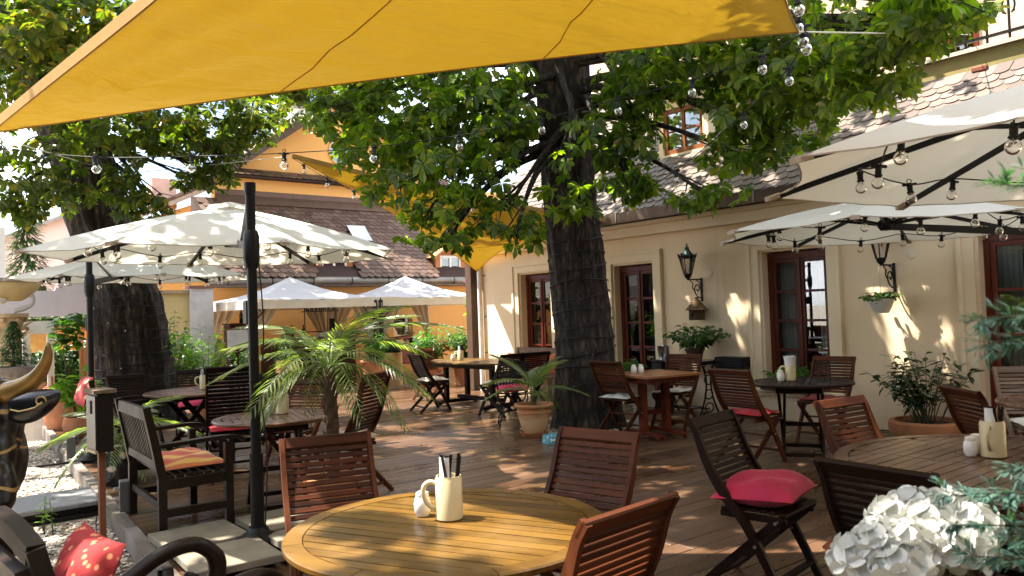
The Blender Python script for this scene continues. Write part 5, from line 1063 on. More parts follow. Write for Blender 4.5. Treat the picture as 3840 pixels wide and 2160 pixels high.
GM = {'gloss': leafmat('glossy_dark_leaf', (.012, .032, .010), (.03, .075, .02), None, .15, .25), 'mid': leafmat('mid_green_leaf', (.03, .085, .015), (.09, .19, .035), None, .4, .4), 'lime': leafmat('lime_green_leaf', (.08, .17, .02), (.19, .32, .05), None, .45, .4), 'ger': leafmat('geranium_leaf', (.022, .05, .015), (.06, .12, .03), None, .3, .5), 'palm': leafmat('palm_leaf', (.08, .11, .04), (.22, .27, .11), (.4, .34, .2), .4, .32), 'con': leafmat('conifer_green', (.02, .05, .012), (.06, .11, .03), None, .2, .6), 'jun': leafmat('blue_green_juniper', (.035, .09, .07), (.10, .20, .16), None, .2, .6), 'ivy': leafmat('ivy_leaf', (.03, .07, .015), (.12, .22, .04), (.3, .35, .08), .3, .35), 'white': leafmat('white_petal', (.52, .52, .46), (.66, .66, .62), None, .15, .6, (1, 1, .95)), 'pinkf': leafmat('pink_petal', (.5, .05, .25), (.7, .12, .4), None, .3, .6, (1.2, .8, 1)), 'redf': leafmat('red_petal', (.3, .01, .02), (.5, .02, .03), None, .2, .6, (1.2, .6, .6))}
def stem_plant(T, h, r, nstem, nleaf, ll, lw, gm, z0=0, spread=.6, droop=.35, base=.08, bare=.25, stemr=.006, name='foliage', lean=(0, 0)):
    """several arching stems with leaves all along; foliage stays one part because its leaves are too many to count"""
    st = MB(); inst = []; LS = [leaf_shape(ll, lw, b) for b in (.15, .4)]
    for k in range(nstem):
        a = U(0, 6.28); q = r * math.sqrt(rng.random()); hh = h * U(.65, 1) * (1 - .25 * (q / r) ** 2); s0 = Vector((base * math.cos(a) * U(0, 1), base * math.sin(a) * U(0, 1), z0)); e = Vector((q * math.cos(a) + lean[0], q * math.sin(a) + lean[1], z0 + hh)); m_ = s0.lerp(e, .5) + Vector((-(e - s0).x * spread * .35, -(e - s0).y * spread * .35, .08 * h))
        P = [s0.lerp(m_, t) * (1 - t) + m_.lerp(e, t) * t for t in [i / 8 for i in range(9)]]; st.tube(P, [stemr * (1 - i / 11) for i in range(9)], 5, False)
        for j in range(nleaf):
            t = bare + (1 - bare) * ((j + rng.random()) / nleaf); i = min(7, int(t * 8)); p = P[i].lerp(P[i + 1], t * 8 - i); d = Vector((math.cos(j * 2.4 + a), math.sin(j * 2.4 + a), U(-.3, .8) - droop * .5)); inst.append((p, orient(d, U(-.5, .5)), U(.65, 1.15), rng.randrange(2)))
    obj('stem', st, MT['stem'], T); v, f = fill(LS, inst); me = bpy.data.meshes.new(name); me.from_pydata(v, [], f); me.update(); me.materials.append(GM[gm]); o = bpy.data.objects.new(name, me); COL.objects.link(o); o.parent = T; o['kind'] = 'stuff'; return o
MT['stem'] = plain('green_brown_stem', (.06, .055, .025), .8)
def pot(T, prof, mt_, soil=None, name='pot', n=28):
    obj(name, MB().lathe(prof, n), mt_, T, auto=35)
    if soil: obj('soil', MB().lathe([(.001, soil[1] - .02), (soil[0], soil[1] - .02), (soil[0] * .9, soil[1]), (.001, soil[1] + .015)], 20), MT['soil'], T)
def potprof(rb, rt, h, lip=.03, liph=.05, th=.02): return [(.001, 0), (rb, 0), (rb + (rt - rb) * .85, h - liph), (rt + lip * .4, h - liph + .002), (rt + lip, h - liph * .6), (rt + lip, h), (rt - th, h), (rt - th - .01, h - .1), (.001, h - .1)]
# ---- palms
def frond(L_, n, ll, arch, lw=.021, vee=.5, twist=0):
    m = MB(); P = []
    for k in range(13): t = k / 12; P.append(Vector((L_ * t * (1 - .12 * t), 0, L_ * (arch[0] * t - arch[1] * t * t))))
    m.tube(P, [.008 * (1 - k / 14) for k in range(13)], 5, False)
    for k in range(n):
        t = .16 + .84 * (k + .5) / n; i = min(11, int(t * 12)); p = P[i].lerp(P[i + 1], t * 12 - i); d = (P[i + 1] - P[i]).normalized(); lng = ll * (math.sin(PI * (.18 + .74 * t)) ** .7) * U(.9, 1.1); sw = .55 + .5 * t
        for sg in (-1, 1):
            dr = (d * sw + Vector((0, sg, 0)) * (1 - .35 * t) + Vector((0, 0, vee * .6 - .3 + U(-.1, .1)))).normalized(); side = dr.cross(Vector((0, 0, 1))).normalized(); q = p + dr * lng * .55 - Vector((0, 0, .03 * lng)); e = p + dr * lng - Vector((0, 0, lng * U(.18, .4)))
            m.add([p - d * .005, p + d * .006, q + side * lw / 2, q - side * lw / 2, e], [(0, 1, 2, 3), (3, 2, 4)])
    return m
def palm(T, h, nf, L_, ll, trunk_r, z0=0, seed=1, lift=0, lw=.017):
    r = random.Random(seed); tr = MB()
    tr.tube([(0, 0, z0), (.01, 0, z0 + h * .5), (0, .01, z0 + h)], [trunk_r * 1.15, trunk_r, trunk_r * .8], 14)
    for k in range(int(h / .022)):
        a = k * 2.4; zz = z0 + .02 + k * .02; c, s_ = math.cos(a), math.sin(a); tr.add([(trunk_r * .9 * c - .025 * s_, trunk_r * .9 * s_ + .025 * c, zz), (trunk_r * .9 * c + .025 * s_, trunk_r * .9 * s_ - .025 * c, zz), (trunk_r * 1.45 * c, trunk_r * 1.45 * s_, zz + .055), (trunk_r * .9 * c, trunk_r * .9 * s_, zz + .03)], [(0, 1, 2), (0, 2, 3), (1, 3, 2)])
    obj('trunk', tr, plain('palm_fibre', (.07, .045, .028), .95, 0, .4, 20, .5), T)
    for k in range(nf):
        t = k / nf; el = 1.12 + lift - 1.15 * t + r.uniform(-.1, .1); a = k * 2.399 + r.uniform(-.2, .2); l = L_ * r.uniform(.8, 1.08) * (.75 + .35 * math.sin(PI * min(1, t + .25)))
        o = obj('frond', frond(l, int(22 * l / L_) + 4, ll, (.30, .85 + .5 * t), lw), GM['palm'], T, loc=(.02 * math.cos(a), .02 * math.sin(a), z0 + h), rot=(0, -el, a))
T = thing('large_palm', 'large feathery palm in the middle behind the front chairs', 'palm', (2.56, 5.50, 0)); pot(T, potprof(.15, .19, .34), MT['terra'], (.17, .28)); palm(T, .88, 20, .80, .21, .05, .28, 4, 0, .014)
T = thing('potted_palm', 'small palm in a striped cream terracotta pot at the foot of the near chestnut', 'palm', (6.12, 7.40, 0))
bandm = None
def bandpot():
    m, n, p, o = mat('banded_cream_terracotta'); t = n.nodes.new('ShaderNodeTexCoord'); sp = n.nodes.new('ShaderNodeSeparateXYZ'); lk(n, t.outputs['Object'], sp.inputs[0]); z = noise(n, 7, 4, 'Object', (1, 1, 4)); f = math_n(n, 'ADD', math_n(n, 'MULTIPLY', sp.outputs[2], 2.4), math_n(n, 'MULTIPLY', z.outputs[0], .5))
    r = rampn(n, f, [(.25, (.40, .16, .06)), (.45, (.56, .36, .17)), (.72, (.62, .42, .22)), (.98, (.45, .19, .08))]); lk(n, r.outputs[0], p.inputs['Base Color']); p.inputs['Roughness'].default_value = .75; return m
pot(T, [(.001, .04), (.13, .04), (.155, .10), (.19, .22), (.205, .285), (.214, .29), (.214, .31), (.207, .315), (.212, .35), (.235, .355), (.245, .375), (.235, .395), (.205, .395), (.195, .33), (.001, .33)], bandpot(), (.19, .36)); obj('saucer', MB().lathe([(.001, 0), (.15, 0), (.18, .05), (.165, .05), (.15, .02), (.001, .02)], 26), MT['terra'], T, auto=40); palm(T, .12, 9, .66, .17, .032, .36, 9, .35)
# ---- big leafy bowl by the wall
T = thing('bowl_plant', 'dark glossy shrub in a wide terracotta bowl against the cream wall', 'plant', (8.45, 3.78, 0)); pot(T, [(.001, .0), (.24, .0), (.28, .06), (.30, .10), (.345, .11), (.36, .15), (.36, .23), (.345, .25), (.30, .25), (.29, .18), (.001, .18)], MT['terra'], (.29, .21)); stem_plant(T, .82, .62, 30, 15, .125, .05, 'gloss', .2, .6, .3, .14, .3, .007)
# ---- rubber shrubs by the pavilions
def shrub(label, x, y, h, r, ns, nl, ll, lw, gm, potp=None, soil=None, z0=.0, pm=None, bare=.25, base=.1, nm='shrub', cat_='shrub', group=None, droop=.35, z=0):
    T = thing(nm, label, cat_, (x, y, z), 0, group)
    if potp: pot(T, potp, pm or MT['terra'], soil)
    stem_plant(T, h, r, ns, nl, ll, lw, gm, z0, .5, droop, base, bare); return T
shrub('broad rhododendron before the right pavilion, left of two', 8.85, 14.1, .95, .55, 34, 16, .17, .06, 'mid', potprof(.2, .26, .4), (.23, .36), .36)
shrub('broad rhododendron beside the corner post, right of two', 9.62, 13.9, 1.0, .62, 38, 16, .17, .06, 'mid', potprof(.2, .26, .4), (.23, .36), .36)
T = shrub('standard tree with pink blossoms in a tall terracotta pot at the house corner', 9.75, 13.4, 1.55, .5, 26, 16, .12, .05, 'lime', potprof(.26, .34, .75), (.30, .68), .7, bare=.45)
fl = [];
for k in range(26): a = U(0, 6.28); fl.append((Vector((.32 * math.cos(a) * U(.2, 1) - .1, .3 * math.sin(a), U(1.9, 2.25))), orient((math.cos(a), math.sin(a), .5)), U(.8, 1.2), 0))
v, f = fill([leaf_shape(.07, .06, .2)], fl); me = bpy.data.meshes.new('blossoms'); me.from_pydata(v, [], f); me.materials.append(GM['pinkf']); o = bpy.data.objects.new('blossoms', me); COL.objects.link(o); o.parent = T; o['kind'] = 'stuff'
logm = wood('orange_log', (.30, .15, .05), (.55, .33, .14), .75, (6, 6, 3), weather=(.62, .42, .2), wscale=3)
for i, (x, y, lb, gm) in enumerate(((8.55, 15.15, 'upright log planter with dark shrub between the two pavilions', 'gloss'), (5.95, 14.7, 'upright log planter with a clipped conifer before the bar', 'con'))):
    T = thing('log_planter', lb, 'planter', (x, y, 0)); obj('log', MB().lathe([(.001, 0), (.21, 0), (.215, .3), (.205, .72), (.17, .72), (.165, .62), (.001, .62)], 26), logm, T, auto=40)
    if i == 0: stem_plant(T, .42, .30, 26, 16, .09, .05, 'gloss', .6, .5)
    else:
        inst = []
        for k in range(1500):
            t = rng.random(); a = U(0, 6.28); q = .24 * (1 - t) ** .7 * math.sqrt(U(.4, 1)); inst.append((Vector((q * math.cos(a), q * math.sin(a), .6 + .75 * t)), orient((math.cos(a), math.sin(a), U(.4, 1.3))), U(.7, 1.2), 0))
        v, f = fill([leaf_shape(.07, .018, .1)], inst); me = bpy.data.meshes.new('foliage'); me.from_pydata(v, [], f); me.materials.append(GM['con']); o = bpy.data.objects.new('foliage', me); COL.objects.link(o); o.parent = T; o['kind'] = 'stuff'
shrub('leafy citrus bush on the bar end before the left pavilion', 7.75, 14.5, .75, .42, 22, 14, .15, .06, 'mid', potprof(.2, .26, .62), (.23, .56), .52)
# ---- left plants
T = shrub('tall fig sapling in the big cylindrical terracotta pot at the deck corner', 1.98, 13.42, 1.5, .25, 5, 22, .17, .12, 'mid', [(.001, 0), (.24, 0), (.29, .1), (.32, .3), (.31, .6), (.285, .64), (.25, .64), (.25, .55), (.001, .55)], (.25, .58), .55, None, .55, .05, 'potted_fig', 'plant')
shrub('young lime green fig in the small round terracotta pot', 1.98, 12.3, .85, .28, 6, 20, .17, .11, 'lime', [(.001, 0), (.14, 0), (.2, .06), (.225, .17), (.20, .27), (.17, .275), (.17, .22), (.001, .22)], (.165, .24), .2, None, .35, .04, 'potted_fig', 'plant')
shrub('pale green leafy shrub right of the leaning chestnut', 3.85, 12.85, 1.35, .55, 26, 22, .12, .055, 'lime', potprof(.2, .26, .4), (.23, .36), .3, None, .2)
shrub('tall climbing shrub close against the leaning chestnut', 3.55, 13.75, 1.75, .38, 18, 22, .11, .06, 'mid', potprof(.18, .22, .35), (.2, .3), .25, None, .15)
shrub('green bush behind the grey sheened table', 4.55, 13.4, 1.05, .5, 24, 18, .11, .05, 'mid', potprof(.2, .26, .4), (.23, .36), .3)
shrub('lush potted bush before the yellow wall', 4.1, 15.2, 1.2, .5, 26, 18, .14, .06, 'mid', potprof(.2, .26, .4), (.23, .36), .3)
shrub('small green tuft growing in the gravel below the carved armchair', .78, 4.05, .28, .22, 20, 10, .06, .03, 'mid', z=-.13, cat_='plant', nm='gravel_plant'); shrub('thin seedling beside the stone step', .93, 7.35, .34, .06, 3, 9, .06, .035, 'lime', z=-.13, cat_='plant', nm='gravel_plant')
shrub('second low green tuft in the near gravel', .45, 4.6, .2, .18, 14, 10, .05, .03, 'mid', z=-.13, cat_='plant', nm='gravel_plant')
# floral glazed pot with a small palm
def floral():
    m, n, p, o = mat('black_glaze_white_flowers'); t = n.nodes.new('ShaderNodeTexCoord'); nz_ = noise(n, 5, 2); v = n.nodes.new('ShaderNodeTexVoronoi'); v.inputs['Scale'].default_value = 7; mx = mixv(n, .12, t.outputs['Object'], nz_.outputs['Color']); lk(n, mx, v.inputs['Vector'])
    r = rampn(n, v.outputs['Distance'], [(.16, (.62, .52, .44)), (.24, (.5, .35, .26)), (.29, (.012, .011, .012))]); lk(n, r.outputs[0], p.inputs['Base Color']); p.inputs['Roughness'].default_value = .2; return m
T = thing('floral_pot', 'black glazed pot painted with pale flowers behind the menu box', 'pot', (1.67, 8.3, 0)); pot(T, [(.001, 0), (.15, 0), (.16, .02), (.17, .2), (.195, .36), (.215, .38), (.22, .40), (.19, .40), (.17, .33), (.001, .33)], floral(), (.17, .34)); obj('rim', MB().tube([(.215 * math.cos(2 * PI * k / 24), .215 * math.sin(2 * PI * k / 24), .395) for k in range(25)], .012, 6, False), plain('cream_glaze', (.5, .42, .33), .3), T, True); palm(T, .12, 12, .62, .2, .03, .33, 12)
# ivy hedge, urn with conifer, far conifer
def hedge(label, x0, x1, y, z0, z1, n, gm, ll=.10, nm='ivy_hedge'):
    T = thing(nm, label, 'hedge', ((x0 + x1) / 2, y, z0)); inst = []
    for k in range(n):
        u, vv = rng.random(), rng.random(); top = (z1 - z0) * (.82 + .18 * math.sin(u * 9 + 1) * math.sin(u * 23)); inst.append((Vector(((u - .5) * (x1 - x0), U(-.18, .15), top * vv)), orient((U(-.5, .5), -1, U(-.6, .4)), U(-.6, .6)), U(.6, 1.3), rng.randrange(2)))
    v, f = fill([leaf_shape(ll, ll * .75, .2), leaf_shape(ll, ll * .6, .4)], inst); me = bpy.data.meshes.new('foliage'); me.from_pydata(v, [], f); me.materials.append(GM[gm]); o = bpy.data.objects.new('foliage', me); COL.objects.link(o); o.parent = T; o['kind'] = 'stuff'
    obj('stem', MB().box(-(x1 - x0) / 2, (x1 - x0) / 2, .1, .3, 0, (z1 - z0) * .8), plain('dark_hedge_core', (.02, .035, .012), .95), T); return T
hedge('sunlit ivy hedge between the white door and the wooden gate', 1.75, 2.95, 16.9, -.5, 1.45, 3000, 'ivy'); hedge('creeper spilling over the garden wall coping', 1.6, 3.4, 19.3, 1.55, 2.05, 900, 'ivy', .09, 'creeper')
def conifer(label, x, y, z, h, r, n, ll, lw, nm='conifer', gm='con'):
    T = thing(nm, label, 'tree', (x, y, z)); obj('trunk', MB().tube([(0, 0, 0), (0, 0, h * .9)], [r * .08, .01], 6), MT['bark'], T); inst = []
    for k in range(n):
        t = rng.random() ** 1.2; a = U(0, 6.28); q = r * (1 - t) ** .8 * (U(.45, 1) + .12 * math.sin(t * 40)); inst.append((Vector((q * math.cos(a), q * math.sin(a), h * (.06 + .94 * t))), orient((math.cos(a), math.sin(a), U(-.6, .5))), U(.6, 1.3), 0))
    v, f = fill([leaf_shape(ll, lw, .3)], inst); me = bpy.data.meshes.new('crown'); me.from_pydata(v, [], f); me.materials.append(GM[gm]); o = bpy.data.objects.new('crown', me); COL.objects.link(o); o.parent = T; o['kind'] = 'stuff'; return T
conifer('dark spruce far behind the white pier at the left', 2.75, 24.5, -.5, 5.1, 1.0, 2600, .34, .06)
T = conifer('clipped conifer standing in the fluted urn', 1.12, 11.4, 1.06, .56, .19, 1500, .06, .02, 'topiary'); 
# urn, column, canopy, door, gate
stone = plain('aged_cream_stone', (.50, .37, .20), .75, 0, .25, 5, .3)
T = thing('fluted_urn', 'grey fluted planter urn with the clipped conifer', 'urn', (1.12, 11.4, -.4)); M_ = MB(); prof = [(.12, 0), (.16, .05), (.1, .12), (.1, .7), (.2, .95), (.27, 1.3), (.33, 1.42), (.34, 1.46), (.28, 1.46), (.26, 1.40)]; vs = []
for r_, z_ in prof:
    for k in range(40): a = 2 * PI * k / 40; q = r_ * (1 + .035 * math.cos(a * 20) * (1 if .9 < z_ < 1.4 else 0)); vs.append((q * math.cos(a), q * math.sin(a), z_))
M_.add(vs, [(i * 40 + k, i * 40 + (k + 1) % 40, i * 40 + 40 + (k + 1) % 40, i * 40 + 40 + k) for i in range(len(prof) - 1) for k in range(40)] + [tuple(range(40))[::-1], tuple(range(360, 400))]); obj('bowl', M_, plain('grey_cast_urn', (.20, .17, .15), .5, .2), T)
T = thing('portico_column', 'cream fluted column with leafy capital at the left edge', 'column', (1.17, 12.5, -.5)); M_ = MB(); vs = []
for r_, z_ in [(.2, 0), (.2, .12), (.15, .16), (.145, .9), (.135, 1.78), (.15, 1.8), (.15, 1.84)]:
    for k in range(48): a = 2 * PI * k / 48; q = r_ * (1 + (.03 * math.cos(a * 16) if .15 < z_ < 1.79 else 0)); vs.append((q * math.cos(a), q * math.sin(a), z_))
obj('shaft', M_.add(vs, [(i * 48 + k, i * 48 + (k + 1) % 48, i * 48 + 48 + (k + 1) % 48, i * 48 + 48 + k) for i in range(6) for k in range(48)]), stone, T, True)
cp = MB().lathe([(.14, 1.84), (.15, 2.0), (.2, 2.16), (.24, 2.18), (.24, 2.23), (.001, 2.23)], 24); ls = leaf_shape(.2, .1, -.1)
for row in range(2):
    for k in range(8):
        a = 2 * PI * (k + .5 * row) / 8; R = Matrix.Rotation(a, 4, 'Z') @ Matrix.Translation((.15 + .02 * row, 0, 1.86 + .13 * row)) @ Matrix.Rotation(-1.15, 4, 'Y'); q = leaf_shape(.2, .11, .5).xf(R); cp.add(q.v, q.f); cp.ball((.21 * math.cos(a) + .01, .21 * math.sin(a), 2.02 + .12 * row), .03, 6, 4)
obj('capital', cp, stone, T)
T = thing('portico_canopy', 'bulging yellow cream porch canopy with a round lamp at the left edge', 'canopy', (1.0, 12.4, 0)); yc = plain('yellow_cream_render', (.66, .50, .24), .7)
obj('cove', MB().lathe([(.001, 1.90), (.30, 1.90), (.38, 1.96), (.47, 2.06), (.5, 2.12), (.5, 2.15), (.001, 2.15)], 32, (-.02, 0, 0), 1.15, .8), yc, T, auto=50); obj('roof_edge', MB().lathe([(.001, 2.151), (.56, 2.151), (.56, 2.19), (.001, 2.2)], 32, (-.02, 0, 0), 1.15, .8), plain('grey_edge', (.3, .27, .26), .6), T); obj('porch_lamp', MB().ball((.05, -.22, 1.90), .09, 14, 6, 1, 1, .5), plain('opal_glass', (.72, .66, .56), .4), T, True); obj('drain', MB().tube(cat([(.42, -.1, 2.0), (.44, -.1, 1.88), (.36, -.1, 1.80), (.22, -.1, 1.76)], 4), .03, 8), plain('grey_pipe', (.55, .55, .55), .5), T, True)
T = thing('white_door', 'open white door with a glazed panel and brass handle', 'door', (1.52, 14.2, -.45), .12); wp_ = plain('white_door_paint', (.76, .75, .71), .4)
obj('frame', MB().box(0, .10, 0, .05, 0, 2.08).box(.34, .43, 0, .05, 0, 2.08).box(.10, .34, .001, .049, 1.88, 2.08).box(.10, .34, .001, .049, 0, .95), wp_, T); obj('pane', MB().box(.10, .34, .02, .026, .95, 1.88), glass, T); obj('handle', MB().box(.375, .40, -.02, 0, .98, 1.2), plain('brass', (.4, .28, .12), .3, .9), T)
gw = wood('orange_gate_wood', (.30, .12, .045), (.48, .22, .09), .6, (25, 25, 3))
T = thing('wooden_gate', 'tall wooden gate leaf with arched lattice top standing open', 'gate', (2.52, 15.5, -.45), -.25)
for k in range(6): obj('board', MB().prism([(.02 + k * .05, 0), (.066 + k * .05, 0), (.066 + k * .05, 1.6 + .028 * k), (.02 + k * .05, 1.57 + .028 * k)], -.015, .015).xf(Matrix.Rotation(PI / 2, 4, 'X')), gw, T)
obj('stile', MB().box(-.02, .02, -.03, .03, 0, 1.95).box(.325, .375, -.03, .03, 0, 2.22), gw, T); obj('arch', MB().sweep(cat([(.0, 0, 1.93), (.1, 0, 1.95), (.22, 0, 2.05), (.345, 0, 2.21)], 4), .05, .05, (0, 1, 0)), gw, T)
for k in range(5): obj('lattice_bar', MB().bar((.03 + k * .06, 0, 1.58 + .03 * k), (.06 + k * .06, 0, 1.94 + .05 * k), .018, .018), gw, T)
# ---- menu box, bollards
T = thing('menu_stand', 'dark menu box with pale top on a thin wooden post at the deck edge', 'menu stand', (1.10, 6.05, -.135), face(-.75, -.06)); bx_ = plain('dark_brown_box', (.012, .008, .006), .5, spec=.15)
obj('post', MB().box(-.02, .02, -.02, .02, 0, .80), wood('redwood_post', (.12, .04, .02), (.22, .09, .045), .5, (20, 20, 3)), T); obj('box', MB().box(-.115, .115, -.05, .05, .80, 1.20, None, .004), bx_, T); obj('door', MB().box(-.105, .105, .051, .062, .815, 1.185, None, .003), plain('box_door', (.032, .026, .024), .3), T); obj('lid', MB().box(-.13, .13, -.07, .075, 1.2005, 1.225), MT['teak_grey'], T); obj('latch', MB().box(-.02, .02, .063, .07, 1.06, 1.15), MT['dark_metal'], T); obj('lower_trim', MB().box(-.118, .118, .051, .068, .795, .814), plain('pale_beading', (.35, .25, .15), .5), T)
for (x, y, lb) in ((1.56, 10.3, 'grey bollard light beside the terracotta pots'), (1.45, 7.02, 'grey bollard light beside the wide armchair')):
    T = thing('bollard_light', lb, 'lamp', (x, y, 0), U(-.2, .2), 'bollard lights on the deck edge'); gm_ = plain('grey_bollard', (.12, .12, .115), .5, .3); obj('post', MB().box(-.045, .045, -.06, .06, 0, .26, None, .005), gm_, T)
    for z_ in (.14, .22): obj('louvre', MB().box(-.085, -.046, -.05, .05, z_ - .03, z_ - .015), MT['silver'], T)
o = obj('power_cable', MB().tube(cat([(1.30, 10.0, .03), (1.4, 10.25, .09), (1.52, 10.3, .27), (1.6, 10.5, .2), (1.75, 11.0, .08), (1.9, 12.0, .1), (1.95, 12.28, .2)], 6), .006, 5), MT['wire']); tag(o, 'thin black cable running over the bollard to the terracotta pots', 'cable')
o = obj('power_cable', MB().tube(cat([(1.28, 7.3, -.05), (1.22, 6.9, -.11), (1.2, 6.2, -.12), (1.15, 5.5, -.12), (1.18, 4.9, -.12), (1.3, 4.6, -.09)], 6), .006, 5), MT['wire']); tag(o, 'black cable lying on the gravel along the deck edge', 'cable')
o = obj('power_cable', MB().tube(cat([(1.955, 5.28, .1), (1.97, 5.25, .6), (1.95, 5.27, 1.0), (1.97, 5.26, 1.5), (1.95, 5.28, 2.0)], 6), .005, 5), MT['wire']); tag(o, 'thin cable climbing the tall black parasol pole', 'cable')

# ================================================================== ON THE HOUSE WALL
def lantern(label, y, z, grp='wall lanterns'):
    T = thing('wall_lantern', label, 'lantern', (WX, y, z), 0, grp); b = MT['black_metal']; L0 = Vector((-.30, 0, 0)); R6 = lambda r_, zz: [L0 + Vector((r_ * math.cos(PI / 3 * k + .3), r_ * math.sin(PI / 3 * k + .3), zz)) for k in range(6)]
    br_ = MB().bar((-.005, 0, -.32), (-.005, 0, .02), .03, .02, (1, 0, 0)).bar((-.31, 0, -.005), (0, 0, -.005), .02, .02)
    br_.tube(cat([(-.02, 0, -.27), (-.10, 0, -.25), (-.16, 0, -.18), (-.15, 0, -.10), (-.09, 0, -.08), (-.06, 0, -.13), (-.09, 0, -.17), (-.12, 0, -.14)], 4), .009, 6).tube(cat([(-.16, 0, -.17), (-.21, 0, -.12), (-.20, 0, -.06), (-.25, 0, -.02)], 4), .008, 6).tube(cat([(-.02, 0, -.2), (-.05, 0, -.05), (-.12, 0, -.02)], 4), .008, 6); obj('bracket', br_, b, T)
    bt, tp, th_ = R6(.055, .07), R6(.115, .31), .31; fr = MB()
    for k in range(6): fr.bar(bt[k], tp[k], .012, .012); fr.bar(bt[k], bt[(k + 1) % 6], .014, .014); fr.bar(tp[k], tp[(k + 1) % 6], .02, .03)
    for k in range(18): a = k * 2 * PI / 18; fr.bar(L0 + Vector((.12 * math.cos(a), .12 * math.sin(a), .31)), L0 + Vector((.128 * math.cos(a), .128 * math.sin(a), .345 + .02 * (k % 3 == 0))), .016, .016)
    fr.lathe([(.001, 0), (.02, 0), (.045, .03), (.055, .065), (.001, .065)], 12, L0); obj('frame', fr, b, T)
    cp_ = MB().lathe([(.12, .31), (.08, .35), (.045, .40), (.03, .43), (.035, .445), (.015, .46), (.008, .50), (.001, .515)], 12, L0); obj('cap', cp_, plain('verdigris_cap', (.03, .06, .055), .5, .3), T)
    for k in range(6): a, b2, c, d = bt[k], bt[(k + 1) % 6], tp[(k + 1) % 6], tp[k]; obj('pane', MB().add([a, b2, c, d], [(0, 1, 2, 3)]), MT['bulb'], T)
    obj('lamp', MB().tube([L0 + Vector((0, 0, .07)), L0 + Vector((0, 0, .2))], .018, 8), plain('white_tube_lamp', (.75, .72, .66), .4), T); return T
lantern('black wall lantern above the wicker birdhouse', 7.07, 1.90); lantern('black wall lantern holding the hanging basket', 4.32, 1.92)
for y, z, lb in ((6.92, 1.98, 'round cream cover plate beside the lantern over the birdhouse'), (4.12, 2.02, 'round cream cover plate beside the lantern over the hanging basket')):
    o = obj('cover_plate', MB().lathe([(.001, 0), (.05, 0), (.05, .008), (.03, .014), (.001, .014)], 24).xf(Matrix.Rotation(-PI / 2, 4, 'Y')), plain('cream_plate', (.70, .60, .44), .5), None, loc=(WX, y, z), auto=40); tag(o, lb, 'cover plate', 'cover plates on the wall')
T = thing('wall_socket', 'white square socket low on the cream wall', 'socket', (WX, 4.32, .51)); obj('plate', MB().box(-.035, 0, -.05, .05, -.05, .05, None, .005), plain('white_plastic', (.75, .74, .70), .4), T); obj('flap', MB().box(-.042, -.0355, -.04, .04, -.04, .03, None, .003), plain('white_plastic2', (.72, .71, .67), .4), T)
wick = wood('wicker_brown', (.055, .034, .018), (.17, .11, .06), .8, (10, 10, 60))
T = thing('birdhouse', 'wicker birdhouse hanging below the lantern', 'birdhouse', (8.90, 7.06, 1.32)); bd = MB()
for k in range(9): bd.lathe([(.105, .016 * k), (.118, .016 * k + .008), (.105, .016 * k + .016)], 20)
obj('basket', bd, wick, T); rfm = MB()
for k in range(7): rfm.lathe([(.155 - .022 * k, .14 + .027 * k), (.16 - .022 * k, .152 + .027 * k), (.135 - .021 * k, .167 + .027 * k)], 20)
obj('roof', rfm, wick, T); obj('hole', MB().ball((-.115, .0, .09), .03, 10, 6, .5, 1, 1), MT['black_metal'], T); obj('string', MB().tube([(0, 0, .32), (.08, 0, .42)], .003, 4), MT['rope'], T)
T = thing('hanging_basket', 'white ribbed hanging basket of green leaves below the lantern', 'basket', (8.75, 4.34, 1.37)); obj('bowl', MB().lathe([(.001, 0), (.075, 0), (.10, .05), (.105, .055), (.118, .10), (.124, .105), (.135, .15), (.14, .165), (.125, .165), (.11, .1), (.001, .09)], 30), plain('white_bowl', (.72, .70, .64), .45), T, auto=30)
for k in range(3): a = k * 2.09 + .5; obj('cord', MB().tube([(.13 * math.cos(a), .13 * math.sin(a), .16), (0, 0, .54)], .003, 4), MT['rope'], T)
stem_plant(T, .14, .24, 20, 10, .06, .05, 'mid', .12, .2, .9, .08, .2, .003)
# sewing machine table, geranium, bucket, heater
T = thing('sewing_machine_table', 'black cast iron sewing machine table against the cream wall', 'table', (8.75, 7.15, 0)); b = MT['black_metal']
obj('top', MB().box(-.22, .22, -.42, .50, .735, .765, None, .005), plain('black_marble', (.015, .014, .014), .15), T)
for s_ in (-.36, .36):
    sd = MB()
    for q in (-1, 1): sd.tube(cat([(q * .14, s_, .735), (q * .07, s_, .6), (q * .05, s_, .42), (q * .10, s_, .22), (q * .20, s_, .03), (q * .22, s_, .0)], 4), .014, 6)
    for zz in (.12, .3, .5, .66): sd.tube([(.085 * math.cos(t), s_, zz + .065 * math.sin(t)) for t in [2 * PI * k / 14 for k in range(15)]], .009, 5)
    sd.bar((-.13, s_, .72), (.13, s_, .72), .02, .02); obj('iron_side', sd, b, T)
wh = MB().tube([(-.02 + .14 * math.cos(t), .25, .27 + .14 * math.sin(t)) for t in [2 * PI * k / 24 for k in range(25)]], .010, 6)
for k in range(6): a = k * PI / 3; wh.tube([(-.02, .25, .27), (-.02 + .14 * math.cos(a), .25, .27 + .14 * math.sin(a))], .006, 4)
obj('wheel', wh, b, T); obj('treadle', MB().box(-.15, .12, -.16, .16, .09, .105).bar((0, -.36, .10), (0, .36, .10), .02, .02), b, T); obj('drawer', MB().box(-.20, .20, .30, .48, .60, .734, None, .006), b, T)
T = thing('ice_bucket', 'shiny steel ice bucket on the sewing machine table', 'bucket', (8.70, 7.52, .766)); obj('bucket', MB().lathe([(.001, 0), (.075, 0), (.095, .19), (.1, .195), (.092, .197), (.088, .19), (.001, .02)], 24), plain('polished_steel', (.62, .62, .60), .12, 1, .05), T, auto=40)
